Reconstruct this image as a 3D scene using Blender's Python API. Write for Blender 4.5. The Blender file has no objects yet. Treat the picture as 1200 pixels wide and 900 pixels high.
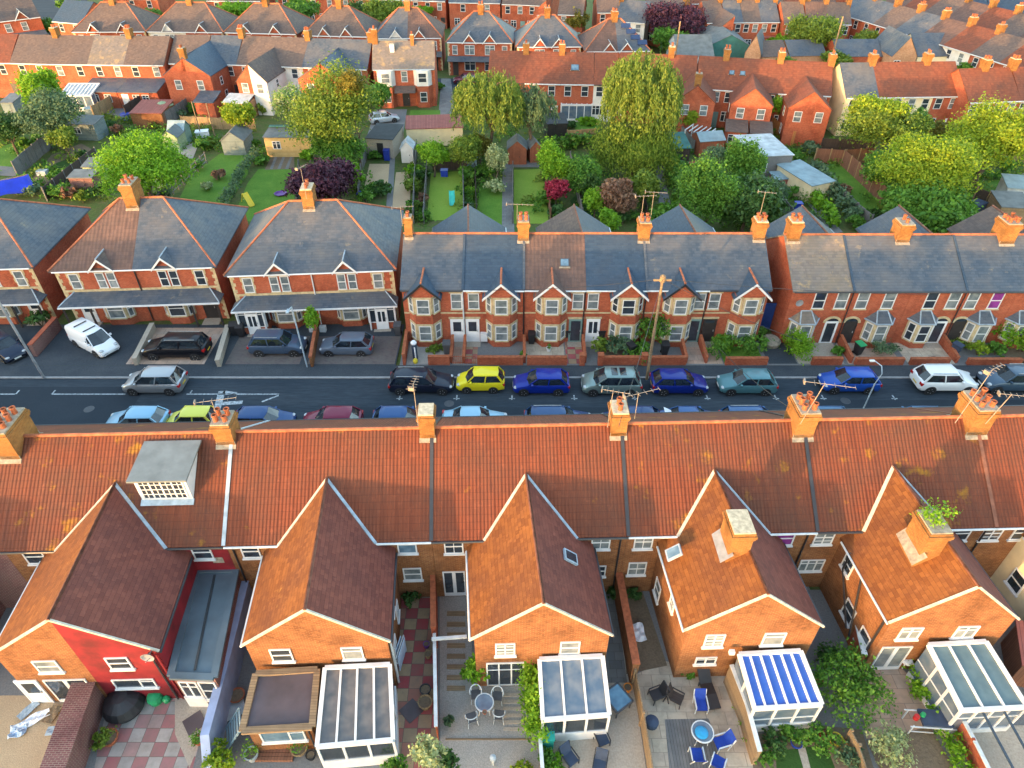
import bpy, math, random
import numpy as np
from mathutils import Vector, Matrix
PI = math.pi
R = math.radians
rnd = random.Random(11)
scene = bpy.context.scene
col = scene.collection

# ---------------------------------------------------------------- camera maths
F_PX, PITCH, CAM_H = 800.0, R(39.2), 32.0
CP, SP = math.cos(PITCH), math.sin(PITCH)


def at(px, py, z=0.0):
    """point of the world at height z seen at photo pixel (1200x900)"""
    u = (px - 600) / F_PX
    v = (450 - py) / F_PX
    d = (u, CP + v * SP, -SP + v * CP)
    t = (z - CAM_H) / d[2]
    return Vector((d[0] * t, d[1] * t, z))


# ---------------------------------------------------------------- object helpers
def tag(o, label=None, cat=None, group=None, kind=None):
    if label: o['label'] = label
    if cat: o['category'] = cat
    if group: o['group'] = group
    if kind: o['kind'] = kind
    return o


def empty(name, loc=(0, 0, 0), rz=0.0, label=None, cat=None, group=None):
    o = bpy.data.objects.new(name, None)
    o.empty_display_size = .3
    o.location = loc
    o.rotation_euler = (0, 0, rz)
    col.objects.link(o)
    return tag(o, label, cat, group)


def link(name, me, parent=None, M=None):
    o = bpy.data.objects.new(name, me)
    col.objects.link(o)
    if parent is not None: o.parent = parent
    if M is not None: o.matrix_local = M
    return o


def T(x, y, z=0): return Matrix.Translation((x, y, z))
def RZ(a): return Matrix.Rotation(a, 4, 'Z')


class MB:
    """collects faces, builds ONE mesh; planar metre UVs per face"""
    def __init__(s, M=None):
        s.v = []; s.f = []; s.m = []; s.M = M or Matrix(); s.mi = 0; s.sm = []
        s.smooth = False

    def pts(s, P):
        b = len(s.v)
        M = s.M
        for p in P: s.v.append(tuple(M @ Vector(p)))
        return b

    def face(s, P):
        b = s.pts(P)
        s.f.append(tuple(range(b, b + len(P)))); s.m.append(s.mi); s.sm.append(s.smooth)

    def faces(s, P, FS):
        b = s.pts(P)
        for f in FS:
            s.f.append(tuple(b + i for i in f)); s.m.append(s.mi); s.sm.append(s.smooth)

    def box(s, x0, y0, z0, x1, y1, z1):
        if x0 > x1: x0, x1 = x1, x0
        if y0 > y1: y0, y1 = y1, y0
        if z0 > z1: z0, z1 = z1, z0
        P = [(x0, y0, z0), (x1, y0, z0), (x1, y1, z0), (x0, y1, z0), (x0, y0, z1), (x1, y0, z1), (x1, y1, z1), (x0, y1, z1)]
        s.faces(P, [(3, 2, 1, 0), (4, 5, 6, 7), (0, 1, 5, 4), (1, 2, 6, 5), (2, 3, 7, 6), (3, 0, 4, 7)])

    def prism(s, poly, z0, z1):
        """vertical prism over an xy polygon (ccw); z may be lists"""
        n = len(poly)
        za = z0 if isinstance(z0, (list, tuple)) else [z0] * n
        zb = z1 if isinstance(z1, (list, tuple)) else [z1] * n
        P = [(p[0], p[1], za[i]) for i, p in enumerate(poly)] + [(p[0], p[1], zb[i]) for i, p in enumerate(poly)]
        FS = [tuple(range(n - 1, -1, -1)), tuple(range(n, 2 * n))]
        for i in range(n):
            j = (i + 1) % n
            FS.append((i, j, n + j, n + i))
        s.faces(P, FS)

    def slab(s, poly, t):
        """polygon in 3d (ccw seen from above) thickened downwards by t"""
        n = len(poly)
        P = [tuple(p) for p in poly] + [(p[0], p[1], p[2] - t) for p in poly]
        FS = [tuple(range(n)), tuple(range(2 * n - 1, n - 1, -1))]
        for i in range(n):
            j = (i + 1) % n
            FS.append((j, i, n + i, n + j))
        s.faces(P, FS)

    def ext(s, poly, vec):
        """planar polygon extruded along vec"""
        n = len(poly); v = Vector(vec)
        P = [tuple(p) for p in poly] + [tuple(Vector(p) + v) for p in poly]
        FS = [tuple(range(n - 1, -1, -1)), tuple(range(n, 2 * n))]
        for i in range(n):
            j = (i + 1) % n
            FS.append((i, j, n + j, n + i))
        s.faces(P, FS)

    def bar(s, a, b, r, h=None, n=4, up=(0, 0, 1)):
        """square or round bar from a to b, half width r (x) h"""
        a = Vector(a); b = Vector(b); d = (b - a)
        if d.length < 1e-6: return
        d.normalize()
        u = Vector(up)
        if abs(d.dot(u)) > .98: u = Vector((1, 0, 0))
        x = d.cross(u).normalized(); y = x.cross(d).normalized()
        if h is None: h = r
        P = []
        for q in (a, b):
            for k in range(n):
                if n == 4:
                    cx, cy = ((-1, -1), (1, -1), (1, 1), (-1, 1))[k]
                else:
                    cx, cy = math.cos(2 * PI * k / n), math.sin(2 * PI * k / n)
                P.append(tuple(q + x * cx * r + y * cy * h))
        FS = [tuple(range(n - 1, -1, -1)), tuple(range(n, 2 * n))]
        for i in range(n):
            j = (i + 1) % n
            FS.append((i, j, n + j, n + i))
        s.faces(P, FS)

    def tube(s, pts, r, n=6):
        for a, b in zip(pts[:-1], pts[1:]): s.bar(a, b, r, n=n)

    def lathe(s, prof, c=(0, 0, 0), n=12, axis='z'):
        """profile [(r,h)...] around axis through c"""
        P = []
        for r, h in prof:
            for k in range(n):
                a = 2 * PI * k / n
                if axis == 'z': P.append((c[0] + r * math.cos(a), c[1] + r * math.sin(a), c[2] + h))
                elif axis == 'y': P.append((c[0] + r * math.cos(a), c[1] + h, c[2] - r * math.sin(a)))
                else: P.append((c[0] + h, c[1] + r * math.cos(a), c[2] + r * math.sin(a)))
        FS = []
        for i in range(len(prof) - 1):
            for k in range(n):
                l = (k + 1) % n
                FS.append((i * n + k, i * n + l, (i + 1) * n + l, (i + 1) * n + k))
        FS.append(tuple(range(n - 1, -1, -1)))
        FS.append(tuple(range((len(prof) - 1) * n, len(prof) * n)))
        s.faces(P, FS)

    def mesh(s, name, mats, sharp=None):
        me = bpy.data.meshes.new(name)
        me.from_pydata(s.v, [], s.f)
        if not isinstance(mats, (list, tuple)): mats = [mats]
        for m in mats: me.materials.append(m)
        if len(mats) > 1: me.polygons.foreach_set('material_index', s.m)
        uv = me.uv_layers.new(name='UVMap')
        V = s.v
        arr = []
        for p in me.polygons:
            n = p.normal
            if abs(n.z) > .995:
                for vi in p.vertices: arr += [V[vi][0], V[vi][1]]
            else:
                t = Vector((-n.y, n.x, 0)).normalized(); b = n.cross(t)
                for vi in p.vertices:
                    q = Vector(V[vi]); arr += [q.dot(t), q.dot(b)]
        uv.data.foreach_set('uv', arr)
        if any(s.sm):
            me.polygons.foreach_set('use_smooth', s.sm)
            if sharp: me.set_sharp_from_angle(angle=sharp)
        me.update()
        return me

    def build(s, name, mats, parent=None, M=None, sharp=None):
        return link(name, s.mesh(name, mats, sharp), parent, M)


# ---------------------------------------------------------------- materials
def mk(name):
    m = bpy.data.materials.new(name)
    m.use_nodes = True
    nt = m.node_tree
    return m, nt, nt.nodes['Principled BSDF']


def nd(nt, t, props=None, **ins):
    n = nt.nodes.new(t)
    for k, v in (props or {}).items(): setattr(n, k, v)
    for k, v in ins.items():
        key = int(k[1:]) if k[0] == '_' and k[1:].isdigit() else k.replace('_', ' ')
        setin(nt, n.inputs[key], v)
    return n


def setin(nt, sock, v):
    if isinstance(v, bpy.types.NodeSocket): nt.links.new(v, sock)
    else:
        if sock.type == 'RGBA' and len(v) == 3: v = (*v, 1)
        sock.default_value = v


def mixc(nt, f, a, b, mode='MIX'):
    n = nt.nodes.new('ShaderNodeMix'); n.data_type = 'RGBA'; n.blend_type = mode
    setin(nt, n.inputs['Factor'], f); setin(nt, n.inputs[6], a); setin(nt, n.inputs[7], b)
    return n.outputs[2]


def ramp(nt, f, stops):
    n = nt.nodes.new('ShaderNodeValToRGB')
    e = n.color_ramp.elements
    while len(e) < len(stops): e.new(.5)
    for k, (p, c) in zip(e, stops):
        k.position = p; k.color = (*c, 1) if len(c) == 3 else c
    setin(nt, n.inputs[0], f)
    return n.outputs[0]


def noise(nt, vec, scale, detail=3, rough=.55):
    n = nd(nt, 'ShaderNodeTexNoise', None, Vector=vec, Scale=scale, Detail=detail, Roughness=rough)
    return n.outputs['Fac']


def math_(nt, op, a, b=0.0, c=0.0):
    n = nt.nodes.new('ShaderNodeMath'); n.operation = op
    setin(nt, n.inputs[0], a); setin(nt, n.inputs[1], b); setin(nt, n.inputs[2], c)
    return n.outputs[0]


def coords(nt, which='UV'):
    return nt.nodes.new('ShaderNodeTexCoord').outputs[which]


def bump(nt, b, h, s=.5, d=.02):
    n = nd(nt, 'ShaderNodeBump', None, Strength=s, Distance=d, Height=h)
    nt.links.new(n.outputs[0], b.inputs['Normal'])


def geo_pos(nt):
    return nt.nodes.new('ShaderNodeNewGeometry').outputs['Position']


def plain(name, c, rough=.7, var=.12, scale=3.0, metal=0.0, spec=None, coat=0.0):
    """plain paint / plaster with slight mottling"""
    m, nt, b = mk(name)
    p = geo_pos(nt)
    f = noise(nt, p, scale, 4)
    lo = tuple(x * (1 - var) for x in c); hi = tuple(min(1, x * (1 + var)) for x in c)
    nt.links.new(ramp(nt, f, [(.3, lo), (.7, hi)]), b.inputs['Base Color'])
    b.inputs['Roughness'].default_value = rough
    b.inputs['Metallic'].default_value = metal
    if spec is not None: b.inputs['Specular IOR Level'].default_value = spec
    if coat: b.inputs['Coat Weight'].default_value = coat; b.inputs['Coat Roughness'].default_value = .06
    return m


def brick(name, c, c2, mortar=(.30, .24, .19), stain=.35):
    m, nt, b = mk(name)
    uv = coords(nt)
    n = nd(nt, 'ShaderNodeTexBrick', None, Vector=uv, Color1=c, Color2=c2, Mortar=mortar, Scale=1.0)
    n.inputs['Mortar Size'].default_value = .010
    n.inputs['Brick Width'].default_value = .24
    n.inputs['Row Height'].default_value = .083
    n.inputs['Bias'].default_value = -.1
    p = geo_pos(nt)
    f1 = noise(nt, p, .7, 4)
    f2 = noise(nt, p, 4.5, 4, .65)
    dark = tuple(x * (1 - stain) for x in c)
    k = mixc(nt, ramp(nt, f1, [(.42, (0, 0, 0)), (.75, (.7, .7, .7))]), n.outputs[0], dark)
    k = mixc(nt, ramp(nt, f2, [(.5, (0, 0, 0)), (.8, (.55, .55, .55))]), k, tuple(min(1, x * 1.45 + .02) for x in c2))
    nt.links.new(k, b.inputs['Base Color'])
    b.inputs['Roughness'].default_value = .9
    b.inputs['Specular IOR Level'].default_value = .2
    bump(nt, b, n.outputs['Fac'], -.35, .01)
    return m


def tiles(name, c, c2, rib=.0, row=.30, w=.20, lichen=None, lich_amt=.62, mott=.5, rough=.85, stain=(.10, .07, .06), depth=.035):
    """roof tiles: rows along the slope, per-tile tint, optional ribs (pantiles), lichen patches"""
    m, nt, b = mk(name)
    uv = coords(nt)
    sx = nd(nt, 'ShaderNodeSeparateXYZ', None, Vector=uv)
    u, v = sx.outputs[0], sx.outputs[1]
    vr = math_(nt, 'DIVIDE', v, row)
    vi = math_(nt, 'FLOOR', vr); vf = math_(nt, 'FRACT', vr)
    off = math_(nt, 'MULTIPLY', math_(nt, 'MODULO', vi, 2.0), 0.0 if rib else .5)
    ur = math_(nt, 'ADD', math_(nt, 'DIVIDE', u, w), off)
    ui = math_(nt, 'FLOOR', ur); uf = math_(nt, 'FRACT', ur)
    cv = nd(nt, 'ShaderNodeCombineXYZ', None, X=ui, Y=math_(nt, 'FLOOR', math_(nt, 'DIVIDE', vi, 5.0)) if rib > .5 else vi)
    wn = nd(nt, 'ShaderNodeTexWhiteNoise', {'noise_dimensions': '2D'}, Vector=cv.outputs[0])
    k = mixc(nt, wn.outputs['Value'], c, c2)
    if rib > .5: k = mixc(nt, math_(nt, 'MULTIPLY', math_(nt, 'LESS_THAN', uf, .22), .22), k, tuple(x * .5 for x in c))
    p = geo_pos(nt)
    f1 = noise(nt, p, .45, 5, .6)
    k = mixc(nt, ramp(nt, f1, [(.38, (0, 0, 0)), (.72, (mott, mott, mott))]), k, stain)
    f3 = noise(nt, p, 2.6, 5, .7)
    k = mixc(nt, ramp(nt, f3, [(.56, (0, 0, 0)), (.8, (.5, .5, .5))]), k, tuple(min(1, x * 1.5 + .015) for x in c2))
    if lichen:
        f2 = noise(nt, p, .8, 6, .68)
        k = mixc(nt, ramp(nt, f2, [(lich_amt, (0, 0, 0)), (lich_amt + .1, (.8, .8, .8))]), k, lichen)
    edge = math_(nt, 'LESS_THAN', vf, .10)
    k = mixc(nt, math_(nt, 'MULTIPLY', edge, .35), k, tuple(x * .45 for x in c))
    nt.links.new(k, b.inputs['Base Color'])
    b.inputs['Roughness'].default_value = rough
    b.inputs['Specular IOR Level'].default_value = .3
    h = math_(nt, 'SUBTRACT', 1.0, vf)
    if rib:
        sn = math_(nt, 'SINE', math_(nt, 'MULTIPLY', ur, 2 * PI))
        h = math_(nt, 'ADD', math_(nt, 'MULTIPLY', h, .5), math_(nt, 'MULTIPLY', sn, rib))
    else:
        gap = math_(nt, 'LESS_THAN', uf, .06)
        h = math_(nt, 'SUBTRACT', h, math_(nt, 'MULTIPLY', gap, .4))
    bump(nt, b, h, .7, depth)
    return m


def glass(name, c, rough=.06, tint2=None):
    m, nt, b = mk(name)
    p = geo_pos(nt)
    f = noise(nt, p, 1.7, 2)
    nt.links.new(ramp(nt, f, [(.35, c), (.68, tint2 or tuple(x * 1.6 for x in c))]), b.inputs['Base Color'])
    b.inputs['Roughness'].default_value = rough
    b.inputs['Specular IOR Level'].default_value = .8
    return m


def paint(name, c, metal=.35):
    m, nt, b = mk(name)
    b.inputs['Base Color'].default_value = (*c, 1)
    b.inputs['Metallic'].default_value = metal
    b.inputs['Roughness'].default_value = .32
    b.inputs['Coat Weight'].default_value = .45
    b.inputs['Coat Roughness'].default_value = .06
    b.inputs['Specular IOR Level'].default_value = .3
    return m


def ground(name, c, c2, scale=2.0, fine=25.0, rough=.95, bumpd=.02, c3=None, stretch=None):
    m, nt, b = mk(name)
    p = geo_pos(nt)
    if stretch:
        mp = nd(nt, 'ShaderNodeMapping', None, Vector=p); mp.inputs['Scale'].default_value = stretch; p = mp.outputs[0]
    f = noise(nt, p, scale * .25, 5, .6)
    g = noise(nt, p, fine, 3, .7)
    k = mixc(nt, ramp(nt, f, [(.3, (0, 0, 0)), (.7, (1, 1, 1))]), c, c2)
    k = mixc(nt, ramp(nt, g, [(.35, (0, 0, 0)), (.75, (.7, .7, .7))]), k, c3 or tuple(x * .6 for x in c))
    nt.links.new(k, b.inputs['Base Color'])
    b.inputs['Roughness'].default_value = rough
    b.inputs['Specular IOR Level'].default_value = .2
    bump(nt, b, g, .6, bumpd)
    return m


def slabs(name, cols, w=.6, h=.6, off=.0, mortar=(.10, .09, .08), rot=0.0, checker=False):
    m, nt, b = mk(name)
    uv = coords(nt)
    mp = nd(nt, 'ShaderNodeMapping', None, Vector=uv)
    mp.inputs['Rotation'].default_value = (0, 0, rot)
    sx = nd(nt, 'ShaderNodeSeparateXYZ', None, Vector=mp.outputs[0])
    vr = math_(nt, 'DIVIDE', sx.outputs[1], h); vi = math_(nt, 'FLOOR', vr); vf = math_(nt, 'FRACT', vr)
    ur = math_(nt, 'ADD', math_(nt, 'DIVIDE', sx.outputs[0], w), math_(nt, 'MULTIPLY', vi, off))
    ui = math_(nt, 'FLOOR', ur); uf = math_(nt, 'FRACT', ur)
    cv = nd(nt, 'ShaderNodeCombineXYZ', None, X=ui, Y=vi)
    wn = nd(nt, 'ShaderNodeTexWhiteNoise', {'noise_dimensions': '2D'}, Vector=cv.outputs[0])
    if checker:
        par = math_(nt, 'ABSOLUTE', math_(nt, 'MODULO', math_(nt, 'ADD', ui, vi), 2.0))
        f = math_(nt, 'ADD', math_(nt, 'MULTIPLY', par, .5), math_(nt, 'MULTIPLY', wn.outputs['Value'], .5))
    else: f = wn.outputs['Value']
    n = len(cols)
    k = ramp(nt, f, [(i / max(1, n - 1), c) for i, c in enumerate(cols)])
    p = geo_pos(nt)
    g = noise(nt, p, 1.6, 6, .65)
    k = mixc(nt, ramp(nt, g, [(.4, (0, 0, 0)), (.75, (.6, .6, .6))]), k, (.13, .12, .10))
    e = math_(nt, 'MAXIMUM', math_(nt, 'LESS_THAN', vf, .035), math_(nt, 'LESS_THAN', uf, .035))
    k = mixc(nt, e, k, mortar)
    nt.links.new(k, b.inputs['Base Color'])
    b.inputs['Roughness'].default_value = .9
    bump(nt, b, e, -.4, .01)
    return m


def planks(name, c, c2, w=.12, vertical=True, rough=.85):
    m, nt, b = mk(name)
    uv = coords(nt)
    sx = nd(nt, 'ShaderNodeSeparateXYZ', None, Vector=uv)
    q = math_(nt, 'DIVIDE', sx.outputs[0 if vertical else 1], w)
    i = math_(nt, 'FLOOR', q); f = math_(nt, 'FRACT', q)
    wn = nd(nt, 'ShaderNodeTexWhiteNoise', {'noise_dimensions': '1D'}, W=i)
    k = mixc(nt, wn.outputs['Value'], c, c2)
    g = noise(nt, geo_pos(nt), 1.8, 5, .7)
    k = mixc(nt, ramp(nt, g, [(.4, (0, 0, 0)), (.8, (.6, .6, .6))]), k, tuple(x * .55 for x in c))
    e = math_(nt, 'LESS_THAN', f, .1)
    k = mixc(nt, e, k, tuple(x * .3 for x in c))
    nt.links.new(k, b.inputs['Base Color'])
    b.inputs['Roughness'].default_value = rough
    bump(nt, b, e, -.5, .015)
    return m


def leafmat(name, cols, trans=.3):
    m, nt, b = mk(name)
    g = nt.nodes.new('ShaderNodeNewGeometry')
    n = len(cols)
    k = ramp(nt, g.outputs['Random Per Island'], [(i / (n - 1), c) for i, c in enumerate(cols)])
    f = noise(nt, g.outputs['Position'], .9, 3)
    k = mixc(nt, ramp(nt, f, [(.35, (0, 0, 0)), (.7, (.5, .5, .5))]), k, cols[0])
    nt.links.new(k, b.inputs['Base Color'])
    b.inputs['Roughness'].default_value = .6
    b.inputs['Specular IOR Level'].default_value = .25
    tr = nd(nt, 'ShaderNodeBsdfTranslucent', None, Color=k)
    mx = nd(nt, 'ShaderNodeMixShader', None, _0=trans, _1=b.outputs[0], _2=tr.outputs[0])
    nt.links.new(mx.outputs[0], nt.nodes['Material Output'].inputs['Surface'])
    return m




MT = {}
MT['brick'] = brick('brick_orange', (.165, .056, .021), (.255, .102, .038), (.25, .16, .09), .65)
MT['brick_red'] = brick('brick_red', (.32, .060, .028), (.42, .098, .044), (.29, .15, .10), .5)
MT['brick_dark'] = brick('brick_purple', (.14, .055, .06), (.18, .07, .07))
MT['brick_pale'] = brick('brick_tan', (.42, .20, .10), (.5, .27, .15))
MT['chimney_brick'] = brick('chimney_brick', (.215, .09, .025), (.29, .13, .036), (.22, .14, .07), .65)
MT['stone'] = plain('cream_stone', (.46, .37, .22), .85, .25, 4)
MT['white'] = plain('white_upvc', (.62, .63, .65), .45, .08, 3)
MT['render_white'] = plain('white_render', (.60, .59, .57), .85, .14, 1.2)
MT['render_cream'] = plain('cream_render', (.68, .58, .38), .85, .1, 1.2)
MT['red_paint'] = plain('red_masonry_paint', (.17, .005, .011), .8, .5, .9)
MT['lead'] = plain('lead_flashing', (.30, .37, .44), .6, .25, 3)
MT['leadwhite'] = plain('white_verge_mortar', (.46, .42, .35), .85, .25, 5)
MT['gutter'] = plain('dark_gutter', (.03, .03, .035), .45, .2)
MT['gutterw'] = plain('pale_gutter', (.55, .58, .60), .5, .15)
MT['black'] = plain('black_plastic', (.018, .018, .022), .5, .2)
MT['darkgrey'] = plain('dark_grey', (.06, .065, .075), .6, .2)
MT['grey'] = plain('mid_grey', (.22, .23, .25), .7, .2)
MT['steel'] = plain('galvanised_steel', (.42, .42, .42), .45, .2, 6, metal=.6)
MT['alu'] = plain('aerial_metal', (.27, .23, .20), .6, .2, 6, metal=.3)
MT['terracotta'] = plain('terracotta', (.30, .085, .035), .85, .35, 5)
MT['ridge'] = plain('terracotta_ridge', (.33, .105, .05), .85, .35, 3)
MT['ridge_dark'] = plain('dull_ridge', (.17, .07, .045), .85, .35, 3)
MT['mortar'] = plain('flaunching', (.27, .23, .18), .9, .35, 5)
MT['mort_cream'] = plain('pale_flaunching', (.46, .38, .27), .9, .3, 5)
MT['tile_near'] = tiles('clay_pantile', (.13, .034, .017), (.172, .047, .023), rib=.6, w=.18, row=.36, lichen=(.26, .12, .012), lich_amt=.66, mott=.75, stain=(.085, .038, .026))
MT['tile_near2'] = tiles('clay_pantile_worn', (.12, .033, .018), (.162, .046, .023), rib=.6, w=.18, row=.36, lichen=(.27, .13, .012), lich_amt=.585, mott=.8, stain=(.08, .04, .028))
MT['tile_wing'] = tiles('clay_tile', (.14, .048, .013), (.215, .082, .022), row=.20, w=.24, stain=(.085, .032, .02), lichen=(.34, .19, .04), lich_amt=.66, mott=.7)
MT['tile_maroon_shade'] = tiles('maroon_shade_tile', (.14, .044, .033), (.205, .066, .047), row=.20, w=.26, stain=(.09, .034, .032), mott=.6)  # maroon tile, also used to put shade into the right-hand wing slopes
MT['slate'] = tiles('grey_slate', (.040, .060, .09), (.072, .09, .118), row=.24, w=.30, stain=(.135, .125, .12), rough=.6, depth=.02, lichen=(.22, .18, .13), lich_amt=.62, mott=.7)
MT['slate_blue'] = tiles('blue_slate', (.026, .05, .085), (.042, .070, .11), row=.24, w=.30, stain=(.05, .06, .08), rough=.55, depth=.02)
MT['slate_worn'] = tiles('worn_slate', (.12, .11, .11), (.17, .15, .14), row=.24, w=.30, stain=(.20, .15, .09), rough=.75, depth=.02, lichen=(.34, .24, .12), lich_amt=.55)
MT['slate_brown'] = tiles('brown_slate', (.095, .068, .06), (.14, .10, .082), row=.24, w=.30, stain=(.06, .058, .065), rough=.75, depth=.02)
MT['tile_brown'] = tiles('brown_concrete_tile', (.10, .062, .055), (.14, .085, .07), rib=.35, row=.34, w=.3, stain=(.075, .055, .05), lichen=(.26, .14, .03), lich_amt=.68)
MT['tile_orange'] = tiles('orange_red_tile', (.15, .046, .025), (.21, .064, .034), row=.34, w=.3, stain=(.10, .048, .035), mott=.7)
MT['pane_dark'] = glass('window_glass_dark', (.022, .03, .042))
MT['pane_net'] = glass('window_glass_net_curtain', (.10, .125, .145), .12, (.22, .25, .26))
MT['pane_blue'] = glass('window_glass_blue', (.07, .13, .20), .08, (.15, .24, .32))
MT['pane_purple'] = glass('window_glass_purple_curtain', (.16, .03, .16), .15)
MT['door_white'] = plain('white_door', (.74, .75, .77), .4, .05)
MT['door_dark'] = plain('dark_door', (.035, .03, .03), .4, .2)
MT['door_teal'] = plain('grey_green_door', (.16, .27, .26), .4, .1)
MT['door_blue'] = plain('blue_gate', (.015, .05, .20), .5, .2)
MT['asphalt'] = ground('asphalt', (.028, .041, .057), (.055, .068, .084), 3.2, 9, .95, .006, stretch=(.10, .8, 1))
MT['asphalt_new'] = ground('asphalt_patch', (.024, .034, .047), (.036, .047, .061), .8, 30, .95, .006)
MT['pave'] = ground('pavement_tarmac', (.04, .05, .064), (.075, .082, .092), 1.6, 10, .95, .006)
MT['drive'] = slabs('block_drive', [(.085, .066, .068), (.115, .088, .085), (.10, .085, .085)], .2, .1, .5)
MT['concrete'] = ground('concrete', (.36, .31, .26), (.46, .40, .33), .8, 12, .92, .008)
MT['concrete_g'] = ground('grey_concrete', (.16, .16, .165), (.22, .22, .22), .8, 12, .92, .008)
MT['beige_pave'] = slabs('beige_paving', [(.42, .34, .26), (.52, .43, .33), (.47, .38, .30)], .9, .6, .5, mortar=(.25, .21, .17))
MT['pink_pave'] = slabs('pink_paving', [(.38, .25, .185), (.46, .31, .23), (.42, .31, .25)], .9, .7, .5, mortar=(.22, .16, .13))
MT['gravel'] = ground('gravel', (.33, .31, .29), (.43, .40, .36), 1.2, 22, .95, .03, (.13, .12, .115))
MT['gravel_tan'] = ground('tan_gravel', (.46, .33, .21), (.56, .41, .26), 1.2, 22, .95, .03, (.24, .17, .11))
MT['check'] = slabs('red_grey_slabs', [(.26, .25, .25), (.36, .33, .31), (.27, .10, .11), (.34, .145, .15)], .62, .62, checker=True)
MT['check2'] = slabs('red_buff_slabs', [(.28, .19, .12), (.38, .27, .16), (.31, .05, .06), (.40, .08, .085)], .62, .62, checker=True)
MT['stonepath'] = slabs('grey_slab_path', [(.13, .135, .145), (.19, .19, .19)], .6, .45, .5)
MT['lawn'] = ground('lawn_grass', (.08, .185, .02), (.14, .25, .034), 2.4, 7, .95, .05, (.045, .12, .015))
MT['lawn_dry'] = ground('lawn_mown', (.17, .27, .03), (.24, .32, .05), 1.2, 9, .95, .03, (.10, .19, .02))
MT['lawn_dark'] = ground('lawn_dark_green', (.028, .075, .016), (.045, .10, .02), 1.2, 9, .95, .04, (.02, .05, .012))  # darker green than the other lawns
MT['earth'] = ground('garden_ground', (.055, .12, .018), (.13, .11, .05), 3.2, 3, .95, .10, (.025, .06, .012))
MT['soil'] = ground('soil', (.15, .115, .08), (.21, .16, .11), 2, 8, .95, .05)
MT['fence_grey'] = planks('grey_fence', (.13, .13, .135), (.19, .185, .18), .14)
MT['fence_brown'] = planks('brown_fence', (.17, .075, .045), (.22, .10, .06), .14)
MT['fence_dark'] = planks('dark_fence', (.045, .032, .028), (.065, .045, .038), .14)
MT['fence_tan'] = planks('tan_fence', (.28, .19, .10), (.36, .25, .13), .14)
MT['fence_orange'] = planks('orange_fence', (.40, .16, .05), (.48, .21, .07), .14)
MT['wood'] = planks('weathered_wood', (.22, .15, .09), (.30, .21, .12), .12, False)
MT['wood_teal'] = planks('green_shed_boards', (.13, .22, .19), (.17, .27, .23), .14, False)
MT['wood_green'] = planks('pale_green_boards', (.26, .34, .20), (.32, .40, .24), .14, False)
MT['wood_red'] = planks('red_brown_boards', (.26, .075, .035), (.32, .10, .05), .12)
MT['wood_blueg'] = planks('blue_grey_boards', (.13, .18, .19), (.18, .23, .24), .14, False)
MT['yellow_board'] = planks('yellow_boards', (.52, .34, .13), (.58, .40, .17), .14, False)
MT['felt'] = plain('roof_felt', (.12, .135, .14), .9, .25, 1.2)
MT['felt_blue'] = plain('pale_blue_felt', (.20, .28, .32), .85, .2, 1.2)
MT['felt_teal'] = plain('teal_felt', (.035, .13, .12), .85, .2, 1.2)
MT['felt_dark'] = plain('dark_felt', (.03, .035, .04), .85, .3, 1.2)
MT['felt_pale'] = plain('pale_flat_roof', (.36, .40, .43), .8, .3, 1.2)
MT['felt_brown'] = plain('brown_flat_roof', (.085, .066, .075), .55, .3, .7)
MT['flat_grey'] = plain('grey_flat_roof', (.085, .115, .14), .38, .2, .9)
MT['dormer_grey'] = plain('dormer_felt', (.15, .17, .175), .7, .18, 1.5)
MT['redsheet'] = planks('red_metal_sheet', (.26, .075, .06), (.31, .10, .08), .2)
MT['tarp'] = plain('blue_tarpaulin', (.006, .025, .42), .4, .2, 1.5)
MT['bluecush'] = plain('blue_cushion', (.005, .04, .30), .75, .15, 6)
MT['bluetable'] = plain('turquoise_cover', (.02, .26, .50), .4, .15, 4)
MT['conblue'] = plain('blue_polycarbonate', (.03, .10, .42), .35, .12, 2)
MT['congrey'] = glass('conservatory_glass', (.075, .075, .08), .14, (.14, .125, .115))
MT['conteal'] = glass('conservatory_glass_teal', (.075, .12, .135), .12, (.10, .155, .17))
MT['conclear'] = glass('conservatory_glass_clear', (.07, .115, .18), .10, (.15, .18, .22))
MT['lilac'] = plain('pale_blue_wall_paint', (.27, .33, .50), .85, .15, 1.5)
MT['teal'] = plain('turquoise_plastic', (.03, .40, .33), .45, .1)
MT['green'] = plain('green_plastic', (.015, .26, .10), .45, .15)
MT['yellow'] = plain('yellow_plastic', (.62, .48, .03), .5, .1)
MT['orange'] = plain('orange_plastic', (.65, .22, .02), .5, .1)
MT['red'] = plain('red_plastic', (.42, .02, .02), .5, .1)
MT['purple'] = plain('purple_plastic', (.13, .04, .24), .5, .1)
MT['blue_bin'] = plain('blue_plastic', (.01, .035, .30), .45, .1)
MT['navy'] = plain('navy_fabric', (.028, .045, .085), .8, .2, 3)
MT['blueglass'] = glass('blue_glass_top', (.05, .14, .24), .05, (.10, .24, .36))
MT['cloth_white'] = plain('white_cloth', (.72, .73, .78), .9, .06)
MT['cloth_blue'] = plain('pale_blue_cloth', (.36, .46, .60), .9, .1)
MT['solar'] = plain('solar_panel', (.025, .045, .11), .2, .2, 2)
MT['bark'] = ground('bark', (.10, .075, .055), (.15, .115, .085), 4, 12, .95, .03)
MT['line'] = plain('road_paint', (.30, .33, .36), .9, .6, 6)
MT['kerb'] = plain('kerb_stone', (.30, .30, .31), .85, .15, 2)
MT['tyre'] = plain('tyre_rubber', (.015, .015, .017), .8, .2)
MT['rim'] = plain('alloy_rim', (.42, .43, .45), .35, .1, 5, metal=.7)
MT['carglass'] = glass('car_glass', (.010, .014, .020), .04, (.02, .03, .04))
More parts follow.
